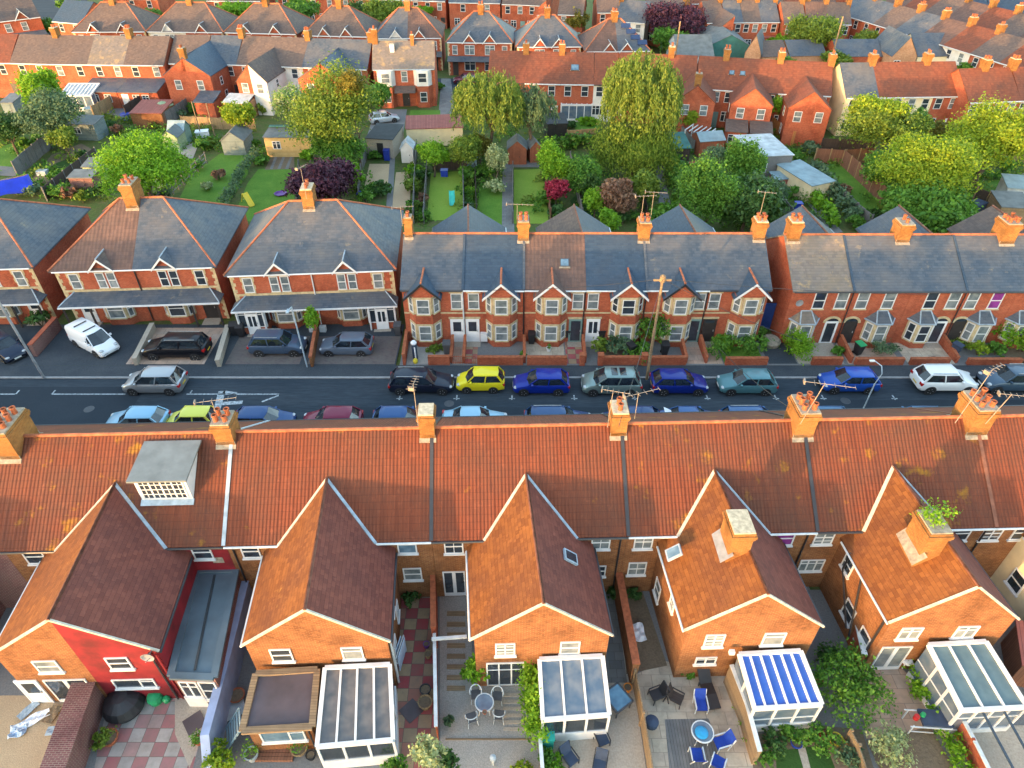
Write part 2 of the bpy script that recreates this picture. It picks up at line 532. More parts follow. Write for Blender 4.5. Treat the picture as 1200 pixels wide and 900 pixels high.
MT['lamp_clear'] = glass('headlamp_lens', (.34, .37, .40), .08, (.5, .53, .56))
MT['lamp_red'] = plain('tail_lamp_lens', (.38, .012, .012), .2, .1)
MT['plate_w'] = plain('white_plate', (.7, .7, .68), .4, .05)
MT['plate_y'] = plain('yellow_plate', (.62, .45, .04), .4, .05)

LEAF = {
    'lime': leafmat('leaf_lime', [(.10, .24, .012), (.19, .38, .02), (.28, .48, .035)], .4),
    'green': leafmat('leaf_green', [(.05, .14, .018), (.095, .23, .026), (.16, .32, .04)]),
    'dark': leafmat('leaf_dark', [(.028, .075, .018), (.05, .12, .026), (.085, .17, .04)], .2),
    'greygreen': leafmat('leaf_grey_green', [(.06, .115, .06), (.10, .17, .085), (.15, .23, .11)]),
    'olive': leafmat('leaf_olive', [(.08, .14, .016), (.14, .22, .026), (.22, .29, .04)]),
    'gold': leafmat('leaf_gold', [(.13, .23, .014), (.23, .34, .022), (.36, .42, .035)], .4),
    'willow': leafmat('leaf_willow', [(.08, .15, .026), (.14, .22, .038), (.23, .29, .055)], .35),
    'autumn': leafmat('leaf_autumn', [(.10, .10, .014), (.19, .17, .025), (.27, .22, .04)], .35),
    'purple': leafmat('leaf_purple', [(.04, .014, .032), (.07, .023, .045), (.11, .038, .065)], .2),
    'red': leafmat('leaf_red', [(.22, .014, .035), (.36, .024, .06), (.46, .06, .10)], .3),
    'rust': leafmat('leaf_rust', [(.15, .075, .05), (.23, .125, .075), (.31, .19, .115)], .25),
    'pale': leafmat('leaf_pale', [(.20, .26, .11), (.34, .40, .18), (.50, .54, .30)], .3),
    'blossom': leafmat('leaf_blossom', [(.12, .24, .04), (.24, .34, .11), (.52, .52, .38)], .3),
}
# ---------------------------------------------------------------- windows and doors
WC = {}


def window_meshes(w, h, style):
    key = (round(w, 2), round(h, 2), style)
    if key in WC: return WC[key]
    f = MB(); t = .065; y0, y1 = .02, -.055
    a = w / 2
    f.box(-a, y1, 0, -a + t, y0, h); f.box(a - t, y1, 0, a, y0, h)
    f.box(-a + t, y1 + .003, 0, a - t, y0, t); f.box(-a + t, y1 + .003, h - t, a - t, y0, h)
    def vbar(x, z0=t, z1=h - t, r=.03): f.box(x - r, y1 + .008, z0, x + r, y0, z1)
    def hbar(z, x0=-a + t, x1=a - t, r=.03): f.box(x0, y1 + .012, z - r, x1, y0, z + r)
    if style == 'sash': hbar(h * .5, r=.035)
    elif style == 'sash4': hbar(h * .5, r=.035); vbar(0, r=.018)
    elif style == 'two': vbar(0, r=.04); hbar(h * .68, r=.025)
    elif style == 'three': vbar(-w / 6, r=.035); vbar(w / 6, r=.035); hbar(h * .7, r=.025)
    elif style == 'top': hbar(h * .68, r=.03)
    elif style == 'side': vbar(w * .15, r=.035); hbar(h * .72, w * .15, a - t, r=.025)
    elif style == 'patio': vbar(0, r=.09); f.box(-a + t, y1 + .01, t, a - t, y0, .25)
    elif style == 'grid':
        for i in range(1, 8): vbar(-a + w * i / 8, r=.035 if i in (2, 6, 4) else .018)
        for i in range(1, 4): hbar(h * i / 4, r=.018)
    elif style == 'bars':
        vbar(0, r=.03); hbar(h * .5, r=.035); hbar(h * .25, r=.014); hbar(h * .75, r=.014)
    g = MB(); g.box(-a + t * .5, -.022, t * .5, a - t * .5, .01, h - t * .5)
    s = MB(); s.box(-a - .06, -.11, -.09, a + .06, .015, -.004)
    fm = f.mesh('window_frame', MT['white'])
    sm = s.mesh('sill', MT['stone']); smw = s.mesh('sill', MT['white'])
    c = MB(); c.v, c.f, c.sm = f.v + g.v, f.f + [tuple(i + len(f.v) for i in q) for q in g.f], f.sm + g.sm
    c.m = [0] * len(f.f) + [1] * len(g.f)
    WC[key] = dict(f=fm, g=g, gm={}, s=sm, sw=smw, c=c, cm={}, surr={})
    return WC[key]


def window(root, M, x, z, w, h, style='sash', pane='pane_net', sill='stone', surround=None, simple=False, label=None):
    q = window_meshes(w, h, style)
    L = M @ T(x, 0, z)
    if simple:
        if pane not in q['cm']: q['cm'][pane] = q['c'].mesh('window', [MT['white'], MT[pane]])
        return link('window', q['cm'][pane], root, L)
    if pane not in q['gm']: q['gm'][pane] = q['g'].mesh('pane', MT[pane])
    o = link('window', q['f'], root, L)
    link('pane', q['gm'][pane], o)
    if sill: link('sill', q['s' if sill == 'stone' else 'sw'], o)
    if surround:
        if surround not in q['surr']:
            m = MB(); a = w / 2
            if surround == 'lintel':
                m.box(-a - .12, -.03, h + .003, a + .12, .02, h + .2)
            elif surround == 'arch':
                n = 8
                for i in range(n):
                    t0, t1 = PI * i / n, PI * (i + 1) / n
                    def P(r, t): return (r * math.cos(t), -.03, h + .003 + r * .35 * math.sin(t))
                    m.ext([P(a + .13, t0), P(a + .13, t1), P(a - .02, t1), P(a - .02, t0)], (0, .05, 0))
            else:
                m.box(-a - .16, -.032, h + .003, a + .16, .02, h + .17)
                n = max(3, int(h / .3))
                for i in range(n):
                    e = .15 if i % 2 else .08
                    z0, z1 = h * i / n, h * (i + 1) / n
                    m.box(-a - e, -.03, z0, -a - .003, .02, z1); m.box(a + .003, -.03, z0, a + e, .02, z1)
            q['surr'][surround] = m.mesh('stone_surround', MT['stone'])
        link('stone_surround', q['surr'][surround], o)
    if label: o['label'] = label
    return o


DC = {}


def door(root, M, x, w=.9, h=2.05, mat='door_white', glaze='half', z=0, surround=None):
    key = (w, h, mat, glaze)
    if key not in DC:
        b = MB(); a = w / 2
        b.box(-a - .06, -.06, 0, -a, .02, h + .06); b.box(a, -.06, 0, a + .06, .02, h + .06); b.box(-a, -.06, h, a, .02, h + .06)
        b.box(-a + .002, -.035, 0, a - .002, .015, h - .002)
        b.box(-a + .12, -.05, .15, a - .12, -.02, h * .4)
        g = MB()
        if glaze == 'half': g.box(-a + .16, -.048, h * .48, a - .16, -.02, h * .9)
        elif glaze == 'twin':
            g.box(-a + .14, -.048, h * .35, -.05, -.02, h * .9); g.box(.05, -.048, h * .35, a - .14, -.02, h * .9)
        elif glaze == 'full': g.box(-a + .1, -.052, .12, a - .1, -.02, h - .12)
        elif glaze == 'fan': g.box(-a + .14, -.048, h * .86, a - .14, -.02, h * .97)
        hd = MB(); hd.box(a - .13, -.09, 1.0, a - .07, -.03, 1.16)
        DC[key] = (b.mesh('door', MT[mat]), g.mesh('glazing', MT['pane_dark']) if glaze else None, hd.mesh('handle', MT['steel']))
    q = DC[key]
    o = link('door', q[0], root, M @ T(x, 0, z))
    if q[1]: link('glazing', q[1], o)
    link('handle', q[2], o)
    if surround:
        m = MB(); a = w / 2 + .06
        if surround == 'arch':
            n = 10
            r0, r1 = a, a + .2
            for i in range(n):
                t0, t1 = PI * i / n, PI * (i + 1) / n
                def P(r, t): return (r * math.cos(t), -.07, h - .05 + r * .8 * math.sin(t))
                m.ext([P(r1, t0), P(r1, t1), P(r0, t1), P(r0, t0)], (0, .09, 0))
            f = MB(); f.ext([(a * math.cos(PI * i / n), -.03, h - .05 + a * .8 * math.sin(PI * i / n)) for i in range(n, -1, -1)], (0, .04, 0))
            f.build('fanlight', MT['pane_dark'], o)
        else:
            m.box(-a - .1, -.05, h + .07, a + .1, .02, h + .24)
        m.build('stone_surround', MT['stone'], o)
    return o


# ---------------------------------------------------------------- houses
def gable_slabs(m, xc, hw, y0, y1, ze, zp, ov=.12, t=.09):
    """two roof slabs of a small gabled roof running along y"""
    k = (zp - ze) / hw
    for s in (-1, 1):
        e = (xc + s * (hw + ov), ze - ov * k)
        P = [(xc, y0, zp), (xc, y1, zp), (e[0], y1, e[1]), (e[0], y0, e[1])]
        if s == 1: P = P[::-1]
        m.slab(P, t)


POTS = {}


def pot_mesh(h):
    if h not in POTS:
        p = MB(); p.lathe([(.13, 0), (.115, h * .8), (.15, h * .82), (.15, h), (.10, h), (.09, h * .75)], n=10)
        POTS[h] = p.mesh('chimney_pot', MT['terracotta'])
    return POTS[h]


class House:
    def __init__(s, name, label, cat, group, x, y, rot, w, d, eave, ridge, wall='brick', roof='slate', le='party', re='party',
                 hip=0.0, ov=.22, z=0.0, ridge_mat='ridge', gut='gutterw', ridge_tile=True, far=False, gutf=None):
        s.root = empty(name, (x, y, z), rot, label, cat, group)
        s.w, s.d, s.eave, s.ridge, s.hip, s.far = w, d, eave, ridge, hip, far
        s.k = (ridge - eave) / (d / 2)
        s.le, s.re, s.wallm, s.roofm, s.ov = le, re, wall, roof, ov
        s.F = Matrix(); s.Rr = T(w, d) @ RZ(PI); s.Lf = T(0, d) @ RZ(-PI / 2); s.Rt = T(w, 0) @ RZ(PI / 2)
        g = .006
        m = MB()
        m.box(g, 0, -.3, w - g, d, eave)
        for e, xx in ((le, g), (re, w - g)):
            if e != 'hip':
                dx = .2 if xx < 1 else -.2
                m.ext([(xx, .0, eave + .002), (xx, d, eave + .002), (xx, d / 2, ridge - .03)], (dx, 0, 0))
        m.build('wall', MT[wall], s.root)
        k = s.k
        xl = {'party': .0, 'gable': -.10, 'hip': -ov}[le]; xr = {'party': w, 'gable': w + .10, 'hip': w + ov}[re]
        xl2 = hip if le == 'hip' else xl; xr2 = w - hip if re == 'hip' else xr
        ze = eave - k * ov + .05; zr = ridge + .05
        r = MB()
        r.slab([(xl, -ov, ze), (xr, -ov, ze), (xr2, d / 2, zr), (xl2, d / 2, zr)], .12)
        r.slab([(xr, d + ov, ze), (xl, d + ov, ze), (xl2, d / 2, zr), (xr2, d / 2, zr)], .12)
        if le == 'hip': r.slab([(xl, d + ov, ze), (xl, -ov, ze), (xl2, d / 2, zr)], .12)
        if re == 'hip': r.slab([(xr, -ov, ze), (xr, d + ov, ze), (xr2, d / 2, zr)], .12)
        s.roof = r.build('roof', MT[roof], s.root)
        if ridge_tile:
            q = MB(); rr = .09 if not far else .12
            q.bar((xl2, d / 2, zr + .02), (xr2 - .01, d / 2, zr + .02), rr, n=8)
            for e, a, c in ((le, xl, xl2), (re, xr, xr2)):
                if e == 'hip':
                    for yy in (-ov, d + ov): q.bar((a, yy, ze + .02), (c, d / 2, zr + .02), rr * .85, n=8)
            q.build('ridge_tiles', MT[ridge_mat], s.root)
        for yy, sg in ((-ov, -1), (d + ov, 1)):
            q = MB(); q.bar((max(xl, 0) + .01, yy + sg * .07, ze - .07), (min(xr, w) - .01, yy + sg * .07, ze - .07), .06, n=6 if not far else 4)
            q.build('gutter', MT[(gutf or gut) if sg < 0 else gut], s.root)

    def zroof(s, y): return s.eave + .05 + s.k * (y if y < s.d / 2 else s.d - y)

    def chimney(s, x, y=None, sx=.75, sy=1.3, top=None, pots=4, mat='chimney_brick', cap='mortar', pot_h=.4, flash=True, band=True, base=None, potmat=None):
        y = s.d / 2 if y is None else y
        zt = top if top else s.ridge + 1.3
        zb = base if base else s.zroof(y) - .9
        m = MB()
        ax, ay = sx / 2, sy / 2
        m.box(x - ax, y - ay, zb, x + ax, y + ay, zt - .42)
        if band:
            m.box(x - ax - .05, y - ay - .05, zt - .42, x + ax + .05, y + ay + .05, zt - .3)
            m.box(x - ax - .09, y - ay - .09, zt - .3, x + ax + .09, y + ay + .09, zt - .12)
        m.box(x - ax - .03, y - ay - .03, zt - .42 + .002, x + ax + .03, y + ay + .03, zt)
        o = m.build('chimney', MT[mat], s.root)
        c = MB(); c.prism([(x - ax, y - ay), (x + ax, y - ay), (x + ax, y + ay), (x - ax, y + ay)], zt + .002, zt + .08)
        c.build('flaunching', MT[cap], o)
        rows = 1 if pots <= 3 else 2
        n = (pots + rows - 1) // rows
        i = 0
        for a in range(rows):
            for b in range(n):
                if i >= pots: break
                i += 1
                px = x + (0 if rows == 1 else (a - .5) * sx * .5)
                py = y + (b - (n - 1) / 2) * (sy * .82 / n)
                if sx > sy:
                    px = x + (b - (n - 1) / 2) * (sx * .82 / n); py = y + (0 if rows == 1 else (a - .5) * sy * .5)
                link('chimney_pot', pot_mesh(round(pot_h * rnd.choice((.8, 1, 1)), 2)), o, T(px, py, zt + .07))
        if flash and not s.far:
            f = MB()
            for sg in (-1, 1):
                yy = y + sg * (ay + .08)
                zz = s.zroof(min(max(yy, 0), s.d))
                if abs(yy - s.d / 2) < .2: continue
                f.slab([(x - ax - .05, yy - .09, s.zroof(yy - .09) + .035), (x + ax + .05, yy - .09, s.zroof(yy - .09) + .035),
                        (x + ax + .05, yy + .09, s.zroof(yy + .09) + .035), (x - ax - .05, yy + .09, s.zroof(yy + .09) + .035)], .03)
                f.box(x - ax - .012, yy - sg * .08, zz - .1, x + ax + .012, yy - sg * .08 - sg * .05, zz + .3)
            f.build('flashing', MT['mortar'], o)
        return o

    def wing_half(s, outer, inner, L, ze, zr, skew=0.0, wall=None, roof=None, ov=.14, hipped=False, valley=True, verge=True, simple=False):
        """half of a shared rear wing: outer eave at house x=outer, ridge over x=inner"""
        d = s.d; wall = wall or s.wallm; roof = roof or s.roofm
        sg = 1 if inner > outer else -1
        hw = abs(inner - outer)
        kw = (zr - ze) / hw
        def X(x, y): return x + skew * (y - d)
        m = MB()
        P = [(X(outer, d - .2), d - .2), (X(inner, d - .2), d - .2), (X(inner, d + L), d + L), (X(outer, d + L), d + L)]
        Z = [ze, zr - .02, zr - .02, ze]
        if hipped: Z = [ze, ze, ze, ze]
        if sg < 0: P = P[::-1]; Z = Z[::-1]
        m.prism(P, -.3, Z)
        o = m.build('rear_wing', MT[wall], s.root)
        yr = d - (zr - s.eave) / s.k - .3
        zo = ze - kw * ov
        xo = outer - sg * ov
        ro = MB()
        y1 = d + L + .06
        if hipped:
            y1 = d + L + ov; yh = d + L - hw * .9
            Q = [(X(inner, yr), yr, zr + .05), (X(inner, yh), yh, zr + .05), (X(xo, y1), y1, zo + .05), (X(xo, d - .6), d - .6, zo + .05)]
            Q2 = [(X(inner, yh), yh, zr + .05), (X(inner, y1), y1, zo + .05), (X(xo, y1), y1, zo + .05)]
            ro.slab(Q2[::-1] if sg > 0 else Q2, .1)
        else:
            Q = [(X(inner, yr), yr, zr + .05), (X(inner, y1), y1, zr + .05), (X(xo, y1), y1, zo + .05), (X(xo, d - .6), d - .6, zo + .05)]
        ro.slab(Q[::-1] if sg > 0 else Q, .1)
        ro.build('wing_roof', MT[roof], o)
        if simple: return o
        q = MB(); q.bar((X(inner, yr + .3), yr + .3, zr + .07), (X(inner, y1), y1, zr + .07), .075, n=8)
        q.build('wing_ridge', MT['ridge_dark'], o)
        if verge and not hipped:
            q = MB(); q.bar((X(inner, y1), y1 - .03, zr + .035), (X(xo, y1), y1 - .03, zo + .035), .045, .05)
            q.build('verge', MT['leadwhite'], o)
        if valley:
            za = s.eave - s.k * .25
            pts = []
            for t in (0.0, .25, .5, .75, 1.0):
                z = zr + (max(za, zo) - zr) * t
                off = (zr - z) / kw
                y = d - (z - s.eave) / s.k
                pts.append(Vector((X(inner - sg * off, y), y, z + .085)))
            q = MB()
            for a, b in zip(pts[:-1], pts[1:]): q.bar(a, b, .10, .02, up=(0, -.4, 1))
            q.build('valley_flashing', MT['leadwhite' if sg * (1 if s.root.rotation_euler.z > 1 else -1) < 0 else 'lead'], o)
        g = MB(); g.bar((X(xo - sg * .05, d + .25), d + .25, zo - .03), (X(xo - sg * .05, y1), y1, zo - .03), .055, n=6)
        g.build('gutter', MT['gutter' if sg > 0 else 'gutterw'], o)
        return o

    def wing_frames(s, outer, inner, L, skew=0.0):
        """frames of the wing: rear gable (x from the left seen from behind), side wall"""
        sg = 1 if inner > outer else -1
        xg = max(outer, inner) + skew * L
        gable = T(xg, s.d + L) @ RZ(PI)
        a = math.atan(skew)
        if sg > 0:      # outer wall looks to -x (house local)
            side = T(outer + skew * L, s.d + L) @ RZ(-PI / 2 - a)
        else:
            side = T(outer, s.d) @ RZ(PI / 2 - a)
        return gable, side

    def party_flashing(s, x, mat='lead', y0=None, y1=None):
        q = MB()
        d = s.d
        for ya, yb in ((-s.ov, d / 2), (d / 2, d + s.ov)):
            q.bar((x, ya, s.eave + .05 + s.k * (ya if ya < d / 2 - .01 else d - ya) + .02), (x, yb, s.eave + .05 + s.k * (yb if yb < d / 2 + .01 else d - yb) + .02), .09, .03)
        q.build('party_flashing', MT[mat], s.root)

    def pipe(s, M, x, z1, z0=.1, mat='black', r=.045):
        q = MB(M); q.bar((x, -.07, z0), (x, -.07, z1), r, n=6); q.build('drainpipe', MT[mat], s.root)

    def skylight(s, x, y, w=.75, h=.95):
        """roof window lying on the slope"""
        sgn = 1 if y < s.d / 2 else -1
        z = s.zroof(y)
        a = math.atan(s.k) * sgn
        L = T(x, y, z + .03) @ Matrix.Rotation(a, 4, 'X')
        q = MB(); q.box(-w / 2, -h / 2, 0, w / 2, h / 2, .07)
        o = q.build('skylight', MT['darkgrey'], s.root, L)
        g = MB(); g.box(-w / 2 + .07, -h / 2 + .07, .04, w / 2 - .07, h / 2 - .07, .085); g.build('pane', MT['pane_blue'], o)
        f = MB(); f.box(-w / 2 - .08, -sgn * h / 2 - .12, -.02, w / 2 + .08, -sgn * h / 2 + .0, .05); f.build('flashing', MT['mortar'], o)
        return o

    def bay2(s, xc, wallmat, roofmat, w=2.45, fw=1.3, pj=.75, zt=4.75, zp=5.95, panes=('pane_net', 'pane_net'), barge='white', open_side=False, styles=('sash', 'sash')):
        """two storey canted bay under its own small gable"""
        a, b = w / 2, fw / 2
        m = MB()
        foot = [(xc - a, .02), (xc - b, -pj), (xc + b, -pj), (xc + a, .02)]
        m.prism(foot, -.2, zt)
        m.ext([(xc - a - .05, -pj + .05, zt + .004), (xc + a + .05, -pj + .05, zt + .004), (xc, -pj + .05, zp - .12)], (0, pj, 0))
        o = m.build('bay', MT[wallmat], s.root)
        r = MB(); gable_slabs(r, xc, a + .05, -pj - .12, (zp - s.eave) / s.k + .25, zt, zp, .16, .08)
        r.build('bay_roof', MT[roofmat], o)
        q = MB(); q.bar((xc, -pj - .12, zp + .02), (xc, (zp - s.eave) / s.k, zp + .02), .08, n=8); q.build('bay_ridge', MT['ridge'], o)
        kk = (zp - zt) / (a + .05)
        q = MB()
        for sg in (-1, 1):
            e = a + .05 + .16
            q.ext([(xc, -pj - .16, zp - .02), (xc, -pj - .16, zp - .22), (xc + sg * e, -pj - .16, zt - .16 * kk - .2), (xc + sg * e, -pj - .16, zt - .16 * kk)], (0, .045, 0))
        q.build('bargeboard', MT[barge], o)
        ang = math.atan2(pj, a - b)
        sidew = math.hypot(pj, a - b)
        frames = [T(xc - (a + b) / 2, -pj / 2) @ RZ(-ang), T(xc, -pj), T(xc + (a + b) / 2, -pj / 2) @ RZ(ang)]
        for fl, (z0, hh) in enumerate(((.75, 1.35), (3.2, 1.3))):
            for i, Fm in enumerate(frames):
                ww = fw - .34 if i == 1 else sidew - .36
                wo = window(s.root, Fm, 0, z0, ww, hh, styles[fl] if i == 1 else 'sash', panes[fl], sill='stone')
                st = MB(); hwid = (fw if i == 1 else sidew) / 2
                for sg in (-1, 1): st.box(sg * (ww / 2 + .004), -.03, 0, sg * (hwid - .01), .02, hh + .004)
                st.box(-hwid + .01, -.034, hh + .004, hwid - .01, .02, hh + .17)
                st.build('stone_surround', MT['stone'], wo)
        return o

    def bay1(s, xc, roofmat, w=2.1, fw=1.05, pj=.75, zt=2.45, zr=3.15, body='stone', panes='pane_net', z0=.75, hh=1.45, roof=True, lead=True, base='brick_red'):
        """single storey canted bay, hipped slate roof"""
        a, b = w / 2, fw / 2
        m = MB()
        foot = [(xc - a, .02), (xc - b, -pj), (xc + b, -pj), (xc + a, .02)]
        m.prism(foot, z0 - .05, zt)
        o = m.build('bay', MT[body], s.root)
        m = MB(); m.prism([(xc - a + .01, .02), (xc - b + .01, -pj + .01), (xc + b - .01, -pj + .01), (xc + a - .01, .02)], -.2, z0 - .055)
        m.build('bay_base', MT[base], o)
        if roof:
            r = MB(); e = .14
            p = [(xc - a - e, .0, zt), (xc - b - e * .6, -pj - e, zt), (xc + b + e * .6, -pj - e, zt), (xc + a + e, 0, zt)]
            t0, t1 = (xc - b * .75, -.0, zr), (xc + b * .75, -.0, zr)
            r.slab([p[0], p[1], t0], .06); r.slab([p[1], p[2], t1, t0], .06); r.slab([p[2], p[3], t1], .06)
            r.build('bay_roof', MT[roofmat], o)
            if lead:
                q = MB()
                q.bar(p[1], t0, .05, n=6); q.bar(p[2], t1, .05, n=6); q.bar(t0, t1, .06, n=6)
                q.bar(p[1], p[2], .045); q.bar(p[0], p[1], .045); q.bar(p[2], p[3], .045)
                q.build('lead_hips', MT['lead'], o)
        ang = math.atan2(pj, a - b); sidew = math.hypot(pj, a - b)
        for i, Fm in enumerate([T(xc - (a + b) / 2, -pj / 2) @ RZ(-ang), T(xc, -pj), T(xc + (a + b) / 2, -pj / 2) @ RZ(ang)]):
            ww = fw - .22 if i == 1 else sidew - .34
            window(s.root, Fm, 0, z0, ww, hh, 'sash', panes, sill='stone')
        return o

    def gablet(s, xc, roofmat, hw=.85, zb=None, zp=None, barge='white', proud=.1):
        zb = zb or s.eave - .05; zp = zp or s.eave + .85
        m = MB(); m.ext([(xc - hw, -proud, zb), (xc + hw, -proud, zb), (xc, -proud, zp - .08)], (0, proud + .2, 0))
        o = m.build('gablet', MT[s.wallm], s.root)
        r = MB(); gable_slabs(r, xc, hw, -.38, (zp - s.eave) / s.k + .3, zb, zp, .12, .07); r.build('gablet_roof', MT[roofmat], o)
        kk = (zp - zb) / hw
        q = MB()
        for sg in (-1, 1):
            e = hw + .14
            q.ext([(xc, -.42, zp), (xc, -.42, zp - .2), (xc + sg * e, -.42, zb - .14 * kk - .16), (xc + sg * e, -.42, zb - .14 * kk + .02)], (0, .045, 0))
        q.build('bargeboard', MT[barge], o)
        q = MB(); q.bar((xc, -.38, zp + .02), (xc, (zp - s.eave) / s.k, zp + .02), .05, n=6); q.build('gablet_ridge', MT['lead'], o)
        return o

    def quoins(s, xs, z1=None):
        m = MB(); z1 = z1 or s.eave - .1
        n = int(z1 / .3)
        for x, sg in xs:
            for i in range(n):
                e = .34 if i % 2 else .2
                z0 = z1 * i / n
                m.box(x, -.022, z0, x + sg * e, .02, z1 * (i + 1) / n)
        m.build('quoins', MT['stone'], s.root)

    def dish(s, M, x, z):
        q = MB(M @ T(x, -.3, z)); q.lathe([(.02, 0), (.2, -.03), (.29, -.1), (.27, -.1), (.16, -.02)], axis='y', n=14); q.bar((0, 0, 0), (0, .3, -.1), .02); q.bar((0, 0, -.2), (0, -.3, 0), .012)
        q.build('satellite_dish', MT['grey'], s.root)


def aerial(loc, h, heading, label, boom=1.3, n=6, tilt=0.0):
    """TV aerial: mast, boom with elements"""
    r = empty('tv_aerial', loc, heading, label, 'aerial', 'TV aerials on the chimneys')
    m = MB(); m.bar((0, 0, -.5), (tilt * h, 0, h), .02, n=6); m.build('mast', MT['alu'], r)
    b = MB(); X0 = tilt * h
    b.bar((X0 - boom * .4, 0, h - .05), (X0 + boom * .6, 0, h - .05), .015, n=6)
    for i in range(n):
        x = X0 - boom * .4 + boom * i / (n - 1)
        b.bar((x, -.24 + i * .02, h - .05), (x, .24 - i * .02, h - .05), .008, n=4)
    b.box(X0 - boom * .42, -.13, h - .14, X0 - boom * .39, .13, h + .06)
    b.build('boom', MT['alu'], r)
    return r


# ---------------------------------------------------------------- flat ground pieces
LAYER = [0.012]


def flat(name, pts, mat, z=None, pix=True, kind='structure', thick=0):
    """one sheet (ground, lawn, path, paving) over a polygon given by photo pixels or xy"""
    if z is None:
        LAYER[0] += .0012; z = LAYER[0]
    P = [at(*p, z) if pix else Vector((p[0], p[1], z)) for p in pts]
    ar = sum(P[i].x * P[(i + 1) % len(P)].y - P[(i + 1) % len(P)].x * P[i].y for i in range(len(P)))
    if ar < 0: P = P[::-1]
    m = MB()
    if thick: m.slab(P, thick)
    else: m.face(P)
    o = m.build(name, MT[mat])
    o['kind'] = kind
    return o


def fence(pts, h, mat, label, group=None, posts=True, pix=True, z=0, spacing=1.9, th=.05, name='fence', cat='fence', postmat=None, cap=None, gap=0.0):
    """panel fence along a polyline of base points"""
    P = [at(*p, z) if pix else Vector((p[0], p[1], z)) for p in pts]
    root = empty(name, P[0], 0, label, cat, group)
    o = P[0]
    m = MB(); q = MB(); c = MB()
    for a, b in zip(P[:-1], P[1:]):
        a = a - o; b = b - o
        d = (b - a); L = d.length; u = d.normalized(); nrm = Vector((-u.y, u.x, 0))
        n = max(1, round(L / spacing))
        for i in range(n):
            s0 = a + u * (L * i / n + .06); s1 = a + u * (L * (i + 1) / n - .06)
            hh = h + rnd.uniform(-.04, .04)
            m.ext([s0 + Vector((0, 0, .03)), s1 + Vector((0, 0, .03)), s1 + Vector((0, 0, hh)), s0 + Vector((0, 0, hh))], nrm * th)
        if posts:
            for i in range(0 if a.length < 1e-6 else 1, n + 1):
                p = a + u * (L * i / n)
                q.box(p.x - .06, p.y - .06, 0, p.x + .06, p.y + .06, h + .1)
        if cap: c.bar(a + Vector((0, 0, h + .05)) + nrm * th / 2, b + Vector((0, 0, h + .05)) + nrm * th / 2, .08, .035)
    m.build('panels', MT[mat], root)
    if posts: q.build('posts', MT[postmat or mat], root)
    if cap: c.build('capping', MT[cap], root)
    return root


def wall_run(pts, h, mat, label, th=.22, cap='mortar', pix=True, z=0, piers=(), group=None, name='garden_wall'):
    P = [at(*p, z) if pix else Vector((p[0], p[1], z)) for p in pts]
    root = empty(name, P[0], 0, label, 'wall', group)
    o = P[0]
    m = MB(); c = MB()
    hs = h if isinstance(h, (list, tuple)) else [h] * len(P)
    for i, (a, b) in enumerate(zip(P[:-1], P[1:])):
        a = a - o; b = b - o
        u = (b - a).normalized(); nrm = Vector((-u.y, u.x, 0)) * th / 2
        q = [a - nrm, b - nrm, b + nrm, a + nrm]
        m.prism([(p.x, p.y) for p in q], -.1, [hs[i], hs[i + 1], hs[i + 1], hs[i]])
        n2 = nrm * 1.25
        q = [a - n2, b - n2, b + n2, a + n2]
        c.prism([(p.x, p.y) for p in q], [hs[i] + .003, hs[i + 1] + .003, hs[i + 1] + .003, hs[i] + .003], [hs[i] + .06, hs[i + 1] + .06, hs[i + 1] + .06, hs[i] + .06])
    for p in piers:
        p = (at(*p, z) if pix else Vector((p[0], p[1], z))) - o
        m.box(p.x - .2, p.y - .2, -.1, p.x + .2, p.y + .2, max(hs) + .22); c.box(p.x - .24, p.y - .24, max(hs) + .222, p.x + .24, p.y + .24, max(hs) + .3)
    m.build('brickwork', MT[mat], root)
    c.build('coping', MT[cap], root)
    return root
# ---------------------------------------------------------------- vegetation
npr = np.random.default_rng(5)


